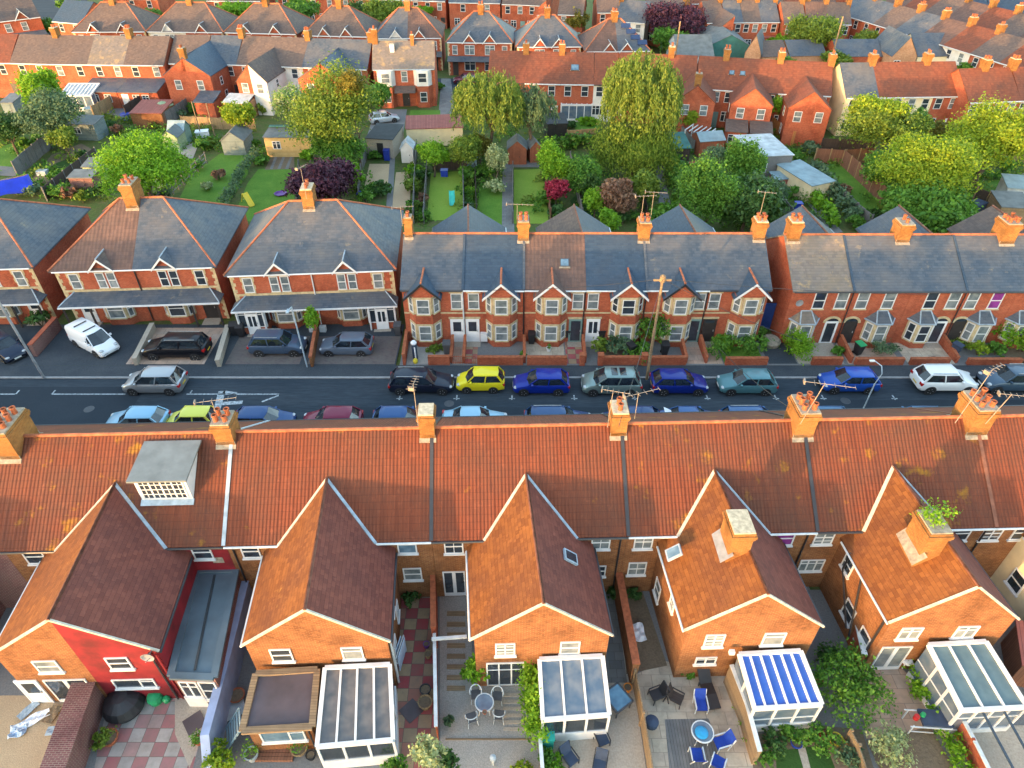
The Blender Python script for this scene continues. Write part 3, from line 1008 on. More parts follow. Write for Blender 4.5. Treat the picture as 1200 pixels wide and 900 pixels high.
def leaf_mesh(name, blobs, n, size, mat, clump=.22, shell=.62, weep=0.0, stretch=1.0, nclump=None):
    """leaf faces scattered in clumps through the volume of the blobs [(cx,cy,cz,rx,ry,rz)]"""
    B = np.array(blobs, float)
    vol = (B[:, 3] * B[:, 4] * B[:, 5]) ** .72
    cnt = np.maximum(12, (n * vol / vol.sum()).astype(int))
    C = []; Nn = []
    for b, k in zip(B, cnt):
        nc = nclump or max(8, int(k / 26))
        d = npr.normal(size=(nc, 3)); d /= np.linalg.norm(d, axis=1)[:, None]
        d[:, 2] = np.where(d[:, 2] < -.55, -d[:, 2] * .6, d[:, 2])
        r = shell + (1.06 - shell) * npr.random(nc) ** .7
        cc = d * r[:, None]
        idx = npr.integers(0, nc, k)
        sz = .6 + .8 * npr.random(nc)
        off = npr.normal(size=(k, 3)) * clump * sz[idx][:, None]
        p = cc[idx] + off
        if weep:
            p[:, 2] -= np.abs(npr.normal(size=k)) * weep
        nn = d[idx] * .7 + npr.normal(size=(k, 3)) * .75 + np.array([0, 0, .35])
        C.append(b[:3] + p * b[3:6]); Nn.append(nn)
    C = np.concatenate(C); Nn = np.concatenate(Nn); Nn /= np.linalg.norm(Nn, axis=1)[:, None]
    keep = C[:, 2] > .05
    C = C[keep]; Nn = Nn[keep]
    k = len(C)
    t = np.cross(Nn, npr.normal(size=(k, 3))); t /= np.linalg.norm(t, axis=1)[:, None] + 1e-9
    if weep:
        t = t * .25 + np.array([0, 0, -1.0]); t /= np.linalg.norm(t, axis=1)[:, None]
    b2 = np.cross(Nn, t); b2 /= np.linalg.norm(b2, axis=1)[:, None] + 1e-9
    s = size * (.45 + 1.0 * npr.random(k) ** 1.6)[:, None]
    st = s * stretch
    V = np.empty((k, 4, 3))
    V[:, 0] = C - t * st; V[:, 1] = C + b2 * s * .62 + t * st * .1; V[:, 2] = C + t * st + Nn * s * .15; V[:, 3] = C - b2 * s * .62 + t * st * .1
    me = bpy.data.meshes.new(name)
    me.vertices.add(k * 4); me.vertices.foreach_set('co', V.reshape(-1))
    me.loops.add(k * 4); me.loops.foreach_set('vertex_index', np.arange(k * 4, dtype=np.int32))
    me.polygons.add(k); me.polygons.foreach_set('loop_start', np.arange(0, k * 4, 4, dtype=np.int32))
    me.materials.append(LEAF[mat] if isinstance(mat, str) else mat)
    me.update(calc_edges=True); me.validate()
    return me


def trunk_mesh(h, r, top, limbs=5):
    m = MB()
    a = Vector((0, 0, -.1)); pts = [a]
    for i in range(1, 5):
        pts.append(Vector((rnd.uniform(-.05, .05) * h, rnd.uniform(-.05, .05) * h, h * i / 4)))
    rr = r
    for p, q in zip(pts[:-1], pts[1:]):
        m.bar(p, q, rr, n=7); rr *= .84
    for i in range(limbs):
        a0 = 2 * PI * i / limbs + rnd.random()
        b = pts[2 + i % 3]
        e = b + Vector((math.cos(a0) * top * .5, math.sin(a0) * top * .5, top * rnd.uniform(.35, .7)))
        mid = (b + e) / 2 + Vector((0, 0, .12 * top))
        m.bar(b, mid, r * .45, n=5); m.bar(mid, e, r * .26, n=5)
    return m


def lobes(rx, ry, rz, n, spread=.64, sz=.48):
    """random overlapping lobes filling an ellipsoid centred at the origin"""
    L = [(0, 0, 0, rx * .66, ry * .66, rz * .7)]
    for i in range(n):
        a = 2 * PI * i / n + rnd.uniform(-.3, .3); e = rnd.uniform(-.5, .85)
        c = math.cos(e)
        k = rnd.uniform(.65, 1.25) * sz
        L.append((math.cos(a) * c * rx * spread, math.sin(a) * c * ry * spread, math.sin(e) * rz * spread, rx * k, ry * k, rz * k))
    return L


def depth(p): return p.y * CP - (p.z - CAM_H) * SP


def tree(box, zc, kind, label, n=4200, leaf=None, name='tree', cat='tree', group=None, lob=7, weep=0, base_z=0, clump=.2, trunk=True, rzmax=1.5, stretch=1.0, rzmin=.5):
    """tree whose crown covers the photo box (x0,y0,x1,y1) with its centre zc metres up"""
    cx, cy = (box[0] + box[2]) / 2, (box[1] + box[3]) / 2
    p = at(cx, cy, zc)
    dp = depth(p)
    rx = (box[2] - box[0]) / 2 * dp / F_PX
    hp = (box[3] - box[1]) / 2 * dp / F_PX
    th = math.atan2(CAM_H - zc, p.y)
    q = hp * hp - (rx * math.sin(th)) ** 2
    rz = math.sqrt(max(q, (rzmin * rx) ** 2)) / math.cos(th)
    rz = min(max(rz, rzmin * rx), rzmax * rx, (zc - base_z) * .97)
    r = empty(name, (p.x, p.y, base_z), 0, label, cat, group)
    zz = zc - base_z
    L = [(a, b, c + zz, d, e, f) for a, b, c, d, e, f in lobes(rx * .93, rx * .93, rz * .93, lob)]
    if leaf is None: leaf = max(.10, min(.42, dp * .00175))
    me = leaf_mesh('foliage', L, int(n * 3.3), leaf, kind, clump, weep=weep, stretch=stretch)
    link('crown', me, r)
    if trunk:
        t = trunk_mesh(max(.3, zz - rz * .25), max(.05, min(.3, rx * .07)), rx * .9)
        t.build('trunk', MT['bark'], r)
    return r


def strand_tree(box, zc, kind, label, strands=380, per=38, lmin=1.2, lmax=3.6, rz=3.0, base_z=0, leaf=.13, name='willow_tree', top=3500, ragged=.35):
    """tree whose thin shoots hang down: strands of narrow leaves below a loose dome"""
    p = at((box[0] + box[2]) / 2, (box[1] + box[3]) / 2, zc)
    rx = (box[2] - box[0]) / 2 * depth(p) / F_PX
    r = empty(name, (p.x, p.y, base_z), 0, label, 'tree')
    C = []
    bul = [(rnd.uniform(0, 6.28), rnd.uniform(.75, 1.1)) for _ in range(7)]
    for i in range(strands):
        a = rnd.uniform(0, 6.28); k = max(q[1] - .28 * abs(math.atan2(math.sin(a - q[0]), math.cos(a - q[0]))) for q in bul)
        rr = rx * math.sqrt(rnd.random()) * k
        z0 = zc + rz * math.sqrt(max(0, 1 - min(1, rr / rx) ** 2)) * rnd.uniform(1 - ragged, 1.08) - rz * .15
        L = rnd.uniform(lmin, lmax); dx, dy = rnd.uniform(-.25, .25), rnd.uniform(-.25, .25)
        t = npr.random(per)
        q = np.stack([rr * math.cos(a) + math.cos(a) * .5 * np.sqrt(t) + dx * t, rr * math.sin(a) + math.sin(a) * .5 * np.sqrt(t) + dy * t, z0 - L * t], 1)
        C.append(q + npr.normal(size=q.shape) * np.array([.13, .13, .08]))
    C = np.concatenate(C); C = C[C[:, 2] > .6]; k = len(C)
    tt = npr.normal(size=(k, 3)) * .4 + np.array([0, 0, -1.0]); tt /= np.linalg.norm(tt, axis=1)[:, None]
    bb = np.cross(tt, npr.normal(size=(k, 3))); bb /= np.linalg.norm(bb, axis=1)[:, None] + 1e-9
    s = (leaf * (.5 + npr.random(k)))[:, None]
    V = np.empty((k, 4, 3)); V[:, 0] = C - tt * s * 1.5; V[:, 1] = C + bb * s * .5; V[:, 2] = C + tt * s * 1.5; V[:, 3] = C - bb * s * .5
    me = bpy.data.meshes.new('foliage'); me.vertices.add(k * 4); me.vertices.foreach_set('co', V.reshape(-1)); me.loops.add(k * 4); me.loops.foreach_set('vertex_index', np.arange(k * 4, dtype=np.int32)); me.polygons.add(k); me.polygons.foreach_set('loop_start', np.arange(0, k * 4, 4, dtype=np.int32)); me.materials.append(LEAF[kind]); me.update(calc_edges=True)
    link('crown', me, r)
    t = trunk_mesh(zc + rz * .2, .24, rx * 1.1, 9); t.build('trunk', MT['bark'], r)
    return r


def shrub(px, py, w, h, kind, label, n=420, group=None, leaf=None, name='shrub', cat='shrub', lob=4, ry=None, pix=True, z=0, clump=.22, rot=0):
    """low plant standing at photo pixel (px,py): w, h in metres"""
    p = at(px, py, z) if pix else Vector((px, py, z))
    dp = depth(p)
    if leaf is None: leaf = max(.055, min(.26, dp * .0027))
    r = empty(name, p, rot, label, cat, group)
    L = [(a, b, c + h * .5, d, e, f) for a, b, c, d, e, f in lobes(w / 2, (ry or w) / 2, h / 2, lob)]
    link('foliage', leaf_mesh('foliage', L, n, leaf, kind, clump), r)
    s = MB()
    for i in range(3):
        a = rnd.uniform(0, 6.28)
        s.bar((0, 0, 0), (math.cos(a) * w * .2, math.sin(a) * w * .2, h * .6), .02 + .01 * w, n=5)
    s.build('stems', MT['bark'], r)
    return r


def hedge(pts, w, h, kind, label, n=1500, pix=True, z=0, leaf=None, group=None, name='hedge'):
    P = [at(*p, z) if pix else Vector((p[0], p[1], z)) for p in pts]
    o = P[0]
    r = empty(name, o, 0, label, 'hedge', group)
    B = []
    for a, b in zip(P[:-1], P[1:]):
        L = (b - a).length; k = max(2, int(L / (w * .55)))
        for i in range(k + 1):
            q = a + (b - a) * (i / k) - o
            B.append((q.x + rnd.uniform(-.1, .1) * w, q.y + rnd.uniform(-.1, .1) * w, h * .5, w * .5 * rnd.uniform(.85, 1.12), w * .5 * rnd.uniform(.85, 1.12), h * .52 * rnd.uniform(.85, 1.12)))
    dp = depth(o)
    link('foliage', leaf_mesh('foliage', B, n, leaf or max(.06, min(.26, dp * .0027)), kind, .25), r)
    return r


# ---------------------------------------------------------------- cars
WHEEL = {}


def wheel_meshes(r):
    if r not in WHEEL:
        t = MB(); t.smooth = True
        t.lathe([(r * .62, -.1), (r * .95, -.1), (r, -.07), (r, .07), (r * .95, .1), (r * .62, .1)], axis='y', n=20)
        m = MB()
        m.lathe([(r * .62, -.085), (r * .5, -.055), (r * .1, -.075), (.01, -.08)], axis='y', n=20)
        for k in range(5):
            a = 2 * PI * k / 5
            m.bar((0, -.082, 0), (math.cos(a) * r * .6, -.09, math.sin(a) * r * .6), .03, .012, up=(0, 1, 0))
        WHEEL[r] = (t.mesh('wheel', MT['tyre'], R(40)), m.mesh('rim', MT['rim']))
    return WHEEL[r]


CAR = dict(
    hatch=dict(L=4.1, W=1.72, H=1.47, hood=.86, belt=.95, xw=1.08, rs=1.78, re=3.45, xr=3.98, tail=.98, rail=0),
    city=dict(L=3.52, W=1.55, H=1.55, hood=.92, belt=.98, xw=.78, rs=1.35, re=3.02, xr=3.42, tail=.98, rail=0),
    estate=dict(L=4.65, W=1.76, H=1.48, hood=.86, belt=.94, xw=1.25, rs=1.98, re=4.12, xr=4.5, tail=.96, rail=1),
    mpv=dict(L=4.27, W=1.82, H=1.62, hood=.95, belt=1.0, xw=.88, rs=1.72, re=3.72, xr=4.15, tail=1.02, rail=0),
    suv=dict(L=4.3, W=1.8, H=1.68, hood=1.05, belt=1.1, xw=1.12, rs=1.75, re=3.72, xr=4.15, tail=1.1, rail=1),
    long4=dict(L=4.95, W=1.8, H=1.76, hood=1.08, belt=1.16, xw=1.3, rs=1.92, re=4.45, xr=4.75, tail=1.16, rail=1),
    saloon=dict(L=4.5, W=1.76, H=1.44, hood=.86, belt=.93, xw=1.25, rs=1.95, re=3.15, xr=3.85, tail=.98, rail=0),
    van=dict(L=4.25, W=1.72, H=1.82, hood=.98, belt=1.08, xw=.82, rs=1.45, re=2.15, xr=2.25, tail=1.1, rail=0),
)


def car(kind, colour, px, py, heading, label, metal=.2, pix=True, z=.0, group='cars parked along the street', roof=None, pano=False, name='parked_car', cat='car', plate='y'):
    """heading in degrees: 0 = bonnet to the right of the photo"""
    c = CAR[kind]
    L, W, H = c['L'], c['W'], c['H']
    p = at(px, py, .7) if pix else Vector((px, py, 0))
    root = empty(name, (p.x, p.y, z), R(heading), label, cat, group)
    metal = min(metal, .22) if sum(colour) < .6 else metal
    key = 'paint_%s_%.2f' % (colour, metal)
    m_ = bpy.data.materials.get(key) or paint(key, colour, metal)
    hw = W / 2
    X = lambda x: L / 2 - x
    zb = .2 if kind not in ('suv', 'long4') else .3
    belt, hood, tail, xw, xr = c['belt'], c['hood'], c['tail'], c['xw'], c['xr']
    if kind == 'van': st = [(0, .55, .74), (.05, .68, .88), (.25, .80, .96), (xw * .75, hood, .985), (xw + .1, belt, 1), (2.2, belt, 1), (3.2, belt, 1), (L - .1, belt, .99), (L, belt - .04, .95)]
    elif kind == 'saloon': st = [(0, .5, .74), (.06, .62, .88), (.25, .72, .96), (xw * .7, hood, .985), (xw, belt, 1), (2.4, belt, 1), (xr, tail, .99), (L - .15, tail - .04, .93), (L, tail - .2, .84)]
    else: st = [(0, .5, .74), (.06, .63, .88), (.25, .74 + (hood - .86) * .8, .96), (xw * .7, hood, .985), (xw, belt, 1), (2.2, belt, 1), (xr - .5, belt + .01, 1), (xr, tail, .975), (L - .03, tail - .06, .93), (L, tail - .3, .88)]
    b = MB(); b.smooth = True
    P = []; n = 0
    for x, zt, f in st:
        w = hw * f
        up = .0 if 0.1 < x < L - .1 else .1
        sec = [(.80, zb + up), (.96, zb + .08 + up), (1.0, zb + .28), (1.0, (zt + zb) * .55), (.97, zt - .12), (.91, zt - .03), (.78, zt), (.3, zt + .012)]
        ring = [(X(x), s * w, z_) for s, z_ in sec] + [(X(x), -s * w, z_) for s, z_ in sec[::-1]]
        n = len(ring); P += ring
    FS = []
    for i in range(len(st) - 1):
        for k in range(n):
            l = (k + 1) % n
            FS.append((i * n + k, i * n + l, (i + 1) * n + l, (i + 1) * n + k))
    FS.append(tuple(range(n))); FS.append(tuple(range(len(P) - 1, len(P) - n - 1, -1)))
    b.faces(P, FS)
    body = b.build('body', m_, root, sharp=R(38))
    # glasshouse
    def ring(x0, x1, w0, w1, z, bul):
        return [(X(x0), -w0, z), (X(x0 - bul), 0, z), (X(x0), w0, z), (X((x0 + x1) / 2), (w0 + w1) / 2 * 1.03, z), (X(x1), w1, z), (X(x1 + bul * .6), 0, z), (X(x1), -w1, z), (X((x0 + x1) / 2), -(w0 + w1) / 2 * 1.03, z)]
    def loft(mb, rings):
        k = len(rings[0]); Q = [q for r_ in rings for q in r_]
        F_ = []
        for i in range(len(rings) - 1):
            for a in range(k):
                d = (a + 1) % k
                F_.append((i * k + a, i * k + d, (i + 1) * k + d, (i + 1) * k + a))
        F_.append(tuple(range(k - 1, -1, -1))); F_.append(tuple(range(len(Q) - k, len(Q))))
        mb.faces(Q, F_)
    rs, re = c['rs'], c['re']
    g = MB()
    r0 = ring(xw, xr, hw * .88, hw * .87, belt - .06, .16); r1 = ring(rs, re, hw * .72, hw * .70, H - .05, .1)
    loft(g, [r0, r1])
    gl = g.build('glasshouse', MT['carglass'], root)
    t = MB(); t.smooth = True
    def sc(rg, f, z):
        mx = sum(q[0] for q in rg) / len(rg)
        return [(mx + (q[0] - mx) * f, q[1] * f, z) for q in rg]
    loft(t, [sc(r1, 1.035, H - .085), sc(r1, 1.03, H - .04), sc(r1, .93, H - .008), sc(r1, .6, H + .01)])
    rf = t.build('roof', bpy.data.materials.get('paint_roof') if False else (MT[roof] if roof else m_), root, sharp=R(50))
    if pano:
        q = MB()
        for a in (0, 1):
            x0 = rs + .35 + a * .62
            q.box(X(x0), -hw * .48, H - .0, X(x0 + .45), hw * .48, H + .022)
        q.build('sunroof', MT['carglass'], rf)
    if c['rail']:
        q = MB()
        for sg in (-1, 1): q.bar((X(rs + .15), sg * hw * .66, H + .03), (X(re - .1), sg * hw * .64, H + .03), .022)
        q.build('roof_rails', MT['steel'], rf)
    for sg in (-1, 1):
        for i0, thick in ((2 if sg > 0 else 0, .035), (4 if sg > 0 else 6, .07), (3 if sg > 0 else 7, .04)):
            pl = MB(); pl.bar(Vector(r0[i0]) + Vector((0, sg * .012, 0)), Vector(r1[i0]) + Vector((0, sg * .012, -.02)), thick, .03, up=(0, 1, 0)); pl.build('pillar', m_, root)
    if kind == 'van':
        t = MB(); t.smooth = True
        def rr(x, f, z0, z1): return [(X(x), -hw * .97 * f, z0), (X(x), -hw * .96 * f, z1 - .18), (X(x), -hw * .84 * f, z1 - .02), (X(x), hw * .84 * f, z1 - .02), (X(x), hw * .96 * f, z1 - .18), (X(x), hw * .97 * f, z0)]
        loft(t, [rr(1.5, .80, belt - .1, H - .02), rr(2.1, .97, belt - .1, H), rr(3.2, 1, belt - .1, H + .02), rr(L - .12, .99, belt - .1, H), rr(L - .02, .95, belt - .1, H - .1)][::-1])
        t.build('load_bay', m_, root, sharp=R(45))
        q = MB(); q.bar((X(2.0), -hw * .6, H + .05), (X(2.0), hw * .6, H + .05), .03); q.bar((X(3.2), -hw * .6, H + .06), (X(3.2), hw * .6, H + .06), .03)
        q.build('roof_bars', MT['black'], root)
    wr = .31 if kind not in ('suv', 'long4', 'van') else .345
    if kind == 'city': wr = .285
    wt, rm = wheel_meshes(wr)
    ar = MB()
    for x in (.78 if kind != 'long4' else .9, L - .82):
        for sg in (-1, 1):
            o = link('wheel', wt, root, T(X(x), sg * (hw - .085), wr) @ RZ(0 if sg < 0 else PI))
            link('rim', rm, o)
            ar.lathe([(wr + .07, -.012), (wr + .07, .012)], (X(x), sg * (hw - .0), wr + .01), 18, 'y')
    ar.build('wheel_arches', MT['black'], root)
    for sg in (-1, 1):
        q = MB(); q.smooth = True
        q.M = T(X(.15), sg * hw * .70, .645 + (hood - .86) * .9) @ Matrix.Diagonal((1.25, 1.25, .55, 1)); q.lathe([(.01, .085), (.09, .065), (.14, .0), (.15, -.16)], (0, 0, 0), 12, 'x'); q.build('headlight', MT['lamp_clear'], root)
        q = MB(); zz = tail - .3
        q.box(X(L + .012), sg * hw * .62, zz, X(L - .16), sg * hw * .955, zz + .2); q.build('taillight', MT['lamp_red'], root)
        q = MB(); q.box(X(xw + .38), sg * hw * .93, belt + .0, X(xw + .24), sg * (hw + .14), belt + .13); q.build('wing_mirror', m_, root)
    q = MB(); q.box(X(-.012), -.26, .38, X(.03), .26, .49); q.build('number_plate', MT['plate_w'], root)
    q = MB(); q.box(X(L + .014), -.26, .55, X(L - .03), .26, .66); q.build('number_plate', MT['plate_y'], root)
    q = MB(); q.box(X(-.02), -hw * .6, .26, X(.1), hw * .6, .36); q.build('grille', MT['black'], root)
    return root


# ---------------------------------------------------------------- small buildings
def shed(p0, p1, dep, eave, ridge, wall, roof, label, along='y', name='garden_shed', cat='shed', door='front', win=False, pix=True, ov=.12, z=0, doormat=None, group=None, flatroof=False, panes='pane_dark', slope_side=None):
    """p0,p1: front-left and front-right base points"""
    a = at(*p0, z) if pix else Vector((*p0, z)); b = at(*p1, z) if pix else Vector((*p1, z))
    w = (b - a).length; ang = math.atan2(b.y - a.y, b.x - a.x)
    r = empty(name, a, ang, label, cat, group)
    m = MB(); m.box(0, 0, -.1, w, dep, eave)
    if not flatroof:
        if along == 'y': m.ext([(0, 0, eave), (w, 0, eave), (w / 2, 0, ridge)], (0, dep, 0))
        else: m.ext([(0, 0, eave), (0, dep, eave), (0, dep / 2, ridge)], (w, 0, 0))
    m.build('walls', MT[wall], r)
    q = MB()
    if flatroof:
        zf = [eave + .03, eave + .03, ridge + .03, ridge + .03]
        if slope_side == 'x': zf = [eave + .03, ridge + .03, ridge + .03, eave + .03]
        P = [(-ov, -ov), (w + ov, -ov), (w + ov, dep + ov), (-ov, dep + ov)]
        if max(zf) > eave + .06:
            m2 = MB(); m2.prism([(0, 0), (w, 0), (w, dep), (0, dep)], [eave - .01] * 4, [zz - .02 for zz in zf]); m2.build('upper_wall', MT[wall], r)
        q.slab([(x, y, zz + .08) for (x, y), zz in zip(P, zf)], .08)
    elif along == 'y':
        gable_slabs(q, w / 2, w / 2, -ov, dep + ov, eave, ridge + .06, ov, .06)
    else:
        q.M = T(0, 0) @ Matrix(((0, 1, 0, 0), (1, 0, 0, 0), (0, 0, 1, 0), (0, 0, 0, 1)))
        q2 = MB(); gable_slabs(q2, dep / 2, dep / 2, -ov, w + ov, eave, ridge + .06, ov, .06)
        q = MB(); q.v = [(y, x, zz) for x, y, zz in q2.v]; q.f = [tuple(f[::-1]) for f in q2.f]; q.m = q2.m; q.sm = q2.sm
    q.build('roof', MT[roof], r)
    if door: 
        d = MB(); x0 = w * .5 if not win else w * .7
        d.box(x0 - .4, -.03, .03, x0 + .4, .01, min(1.85, eave - .1)); d.build('door', MT[doormat or wall], r)
        hh = MB(); hh.box(x0 + .26, -.06, .9, x0 + .32, -.02, 1.05); hh.build('handle', MT['black'], r)
    if win: window(r, Matrix(), w * .25, eave * .42, min(1.0, w * .3), eave * .4, 'two', panes, sill=None)
    return r


def leanto(name, label, cat, pts, zb, zf, roofmat, n=3, frame='white', dwarf=.6, glassm='conclear', pn=3, sides=True, edge=.09, rafters=True, dwarfmat='render_white', door=True, z=0, wallmode=False, rail=None):
    """lean-to / conservatory: pts = back-left, back-right, front-right, front-left (world xy)"""
    P = [Vector((p[0], p[1], 0)) for p in pts]
    o = P[3]
    r = empty(name, (o.x, o.y, z), 0, label, cat)
    bl, br, fr, fl = [p - o for p in P]
    up = lambda p, h: Vector((p.x, p.y, h))
    g = MB(); g.slab([up(fl, zf), up(fr, zf), up(br, zb), up(bl, zb)], .05)
    rf = g.build('roof', MT[roofmat], r)
    f = MB()
    q = up(bl, zb), up(br, zb), up(fr, zf), up(fl, zf)
    e3 = Vector((0, 0, .03))
    for a, b in ((q[0], q[1]), (q[1], q[2]), (q[2], q[3]), (q[3], q[0])): f.bar(a + e3, b + e3, edge, .07)
    if rafters:
        for i in range(1, n):
            t = i / n
            f.bar(q[3].lerp(q[2], t) + e3 * 1.2, q[0].lerp(q[1], t) + e3 * 1.2, .045, .045)
    f.build('roof_frame', MT[frame], rf)
    ins = .08
    if wallmode: return r
    w = MB(); gl = MB(); fm = MB()
    def side(a, b, za, zb_, k, ends=True):
        d = (b - a); u = d.normalized(); nn = Vector((-u.y, u.x, 0)) * .05
        if dwarf > 0: w.ext([up(a, 0) - nn, up(b, 0) - nn, up(b, dwarf) - nn, up(a, dwarf) - nn], nn * 2)
        gl.ext([up(a, dwarf) - nn * .2, up(b, dwarf) - nn * .2, up(b, zb_ - .05) - nn * .2, up(a, za - .05) - nn * .2], nn * .4)
        for i in range(0 if ends else 1, k + 1 if ends else k):
            t = i / k; p = a.lerp(b, t); zt = za + (zb_ - za) * t - .04
            fm.bar(up(p, 0 if i in (0, k) else dwarf), up(p, zt), .055, .055)
        fm.bar(up(a, dwarf + .02), up(b, dwarf + .02), .06, .05)
        fm.bar(up(a, za - .06), up(b, zb_ - .06), .06, .06)
        if rail: fm.bar(up(a, rail), up(b, rail), .035, .035)
    side(fl, fr, zf, zf, pn)
    if sides:
        side(bl, fl, zb, zf, max(2, pn - 1), False); side(fr, br, zf, zb, max(2, pn - 1), False)
    if dwarf > 0: w.build('dwarf_wall', MT[dwarfmat], r)
    gl.build('glazing', MT[glassm], r)
    fm.build('frame', MT[frame], r)
    return r


# ---------------------------------------------------------------- garden and street furniture
def metal_chair(px, py, rz, label, group):
    r = empty('metal_chair', at(px, py, .03), R(rz), label, 'chair', group)
    s = MB(); s.box(-.22, -.22, .42, .22, .22, .47); s.build('seat', MT['darkgrey'], r)
    b = MB()
    pts = [Vector((.28 * math.cos(t), .28 * math.sin(t), .68 + .17 * max(0, math.sin(t)))) for t in [PI * (-.12 + 1.24 * i / 12) for i in range(13)]]
    b.tube(pts, .025); b.build('backrest', MT['gutterw'], r)
    for a in (-1, 1):
        for c in (-1, 1):
            l = MB(); l.bar((a * .2, c * .2, .43), (a * .24, c * .24, 0), .018, n=6)
            if c > 0: l.bar((a * .2, c * .2, .43), (a * .2, c * .22, .8), .018, n=6)
            l.build('leg', MT['gutterw'], r)
    return r


def lounge_chair(px, py, rz, label, mat='navy', frame='black', group=None, z=.03, sc=.85):
    """low reclining garden chair: seat, back, legs"""
    r = empty('garden_chair', at(px, py, z), R(rz), label, 'chair', group); r.scale = (sc, sc, sc)
    s = MB(); s.box(-.3, -.32, .36, .3, .28, .43); s.build('seat', MT[mat], r)
    b = MB(); b.ext([(-.3, .26, .40), (.3, .26, .40), (.3, .56, 1.0), (-.3, .56, 1.0)], (0, .05, .02)); b.build('backrest', MT[mat], r)
    for a in (-1, 1):
        m = MB(); m.bar((a * .33, -.3, .0), (a * .33, -.28, .6), .022); m.bar((a * .33, -.3, .6), (a * .33, .4, .62), .03, .02); m.bar((a * .33, .3, 0), (a * .33, .58, 1.0), .022)
        m.build('arm_frame', MT[frame], r)
    return r


def sun_lounger(px, py, rz, label, mat='black'):
    r = empty('sun_lounger', at(px, py, .03), R(rz), label, 'sun lounger')
    m = MB()
    pr = [(-.95, .25), (-.3, .34), (.25, .30), (.9, .75)]
    for (x0, z0), (x1, z1) in zip(pr[:-1], pr[1:]): m.ext([(x0, -.3, z0), (x1, -.3, z1), (x1, .3, z1), (x0, .3, z0)], (0, 0, .06))
    m.build('bed', MT[mat], r)
    for x in (-.7, .35):
        l = MB(); l.bar((x, -.28, 0), (x, -.28, .32), .025); l.bar((x, .28, 0), (x, .28, .32), .025); l.bar((x, -.28, .15), (x, .28, .15), .02); l.build('leg', MT['darkgrey'], r)
    return r


def round_table(px, py, rad, label, top='blueglass', leg='gutterw', h=.72, rim='gutterw'):
    r = empty('garden_table', at(px, py, .03), 0, label, 'table')
    m = MB(); m.lathe([(rad, h), (rad, h + .03)], n=24); m.build('tabletop', MT[top], r)
    e = MB()
    for i in range(24):
        a, b = 2 * PI * i / 24, 2 * PI * (i + 1) / 24
        e.bar((rad * math.cos(a), rad * math.sin(a), h + .015), (rad * math.cos(b), rad * math.sin(b), h + .015), .025)
    e.build('rim', MT[rim], r)
    for i in range(4):
        a = PI / 4 + PI / 2 * i
        l = MB(); l.bar((rad * .6 * math.cos(a), rad * .6 * math.sin(a), h), (rad * .85 * math.cos(a), rad * .85 * math.sin(a), 0), .02, n=6); l.build('leg', MT[leg], r)
    return r


def plant_pot(px, py, rad, h, label, pot='terracotta', kind='green', ph=.5, n=160, z=.02, group=None, cat='plant pot'):
    r = empty('plant_pot', at(px, py, z), 0, label, cat, group)
    m = MB(); m.lathe([(rad * .7, 0), (rad * .98, h * .9), (rad * 1.06, h * .9), (rad * 1.06, h), (rad * .9, h), (rad * .85, h * .85)], n=16); m.build('pot', MT[pot], r)
    s = MB(); s.lathe([(.01, h * .86), (rad * .88, h * .87)], n=12); s.build('compost', MT['soil'], r)
    if n: link('foliage', leaf_mesh('foliage', [(0, 0, h + ph * .4, rad * 1.05, rad * 1.05, ph * .55)], n, .06, kind, .3), r)
    return r


def wheelie_bin(px, py, rz, label, mat='black', lid=None, group=None, z=.115, pix=True):
    r = empty('wheelie_bin', at(px, py, z) if pix else (px, py, z), R(rz), label, 'bin', group)
    m = MB(); P = [(-.24, -.27), (.24, -.27), (.24, .27), (-.24, .27)]
    a = [(-.2, -.22, .06), (.2, -.22, .06), (.2, .24, .06), (-.2, .24, .06)]; b = [(-.28, -.33, .98), (.28, -.33, .98), (.28, .3, .98), (-.28, .3, .98)]
    m.faces(a + b, [(3, 2, 1, 0), (4, 5, 6, 7), (0, 1, 5, 4), (1, 2, 6, 5), (2, 3, 7, 6), (3, 0, 4, 7)]); m.build('body', MT[mat], r)
    l = MB(); l.slab([(-.3, -.37, 1.03), (.3, -.37, 1.03), (.3, .33, 1.10), (-.3, .33, 1.10)], .05); l.build('lid', MT[lid or mat], r)
    h = MB(); h.bar((-.25, .36, 1.02), (.25, .36, 1.02), .025); h.build('handle', MT[mat], r)
    for s_ in (-1, 1):
        w = MB(); w.lathe([(.1, -.03), (.1, .03)], (s_ * .22, .26, .1), 12, 'x'); w.build('wheel', MT['tyre'], r)
    return r


def pole(px, py, h, r0, label, mat='bark', name='telegraph_pole', cat='pole', extras=None, top=None):
    b = at(px, py, .11)
    r = empty(name, b, 0, label, cat)
    m = MB(); m.bar((0, 0, -.1), (0, 0, h * .5), r0, n=10); m.bar((0, 0, h * .5), (0, 0, h), r0 * .85, n=10); m.build('post', MT[mat], r)
    return r


def wire(a, b, label, sag=.5, r=.012, mat='black', n=10, group='overhead wires'):
    m = MB(); pts = []
    for i in range(n + 1):
        t = i / n; p = Vector(a).lerp(Vector(b), t); p.z -= sag * 4 * t * (1 - t); pts.append(p)
    m.tube(pts, r, n=4)
    o = m.build('overhead_wire', MT[mat]); tag(o, label, 'wire', group)
    return o
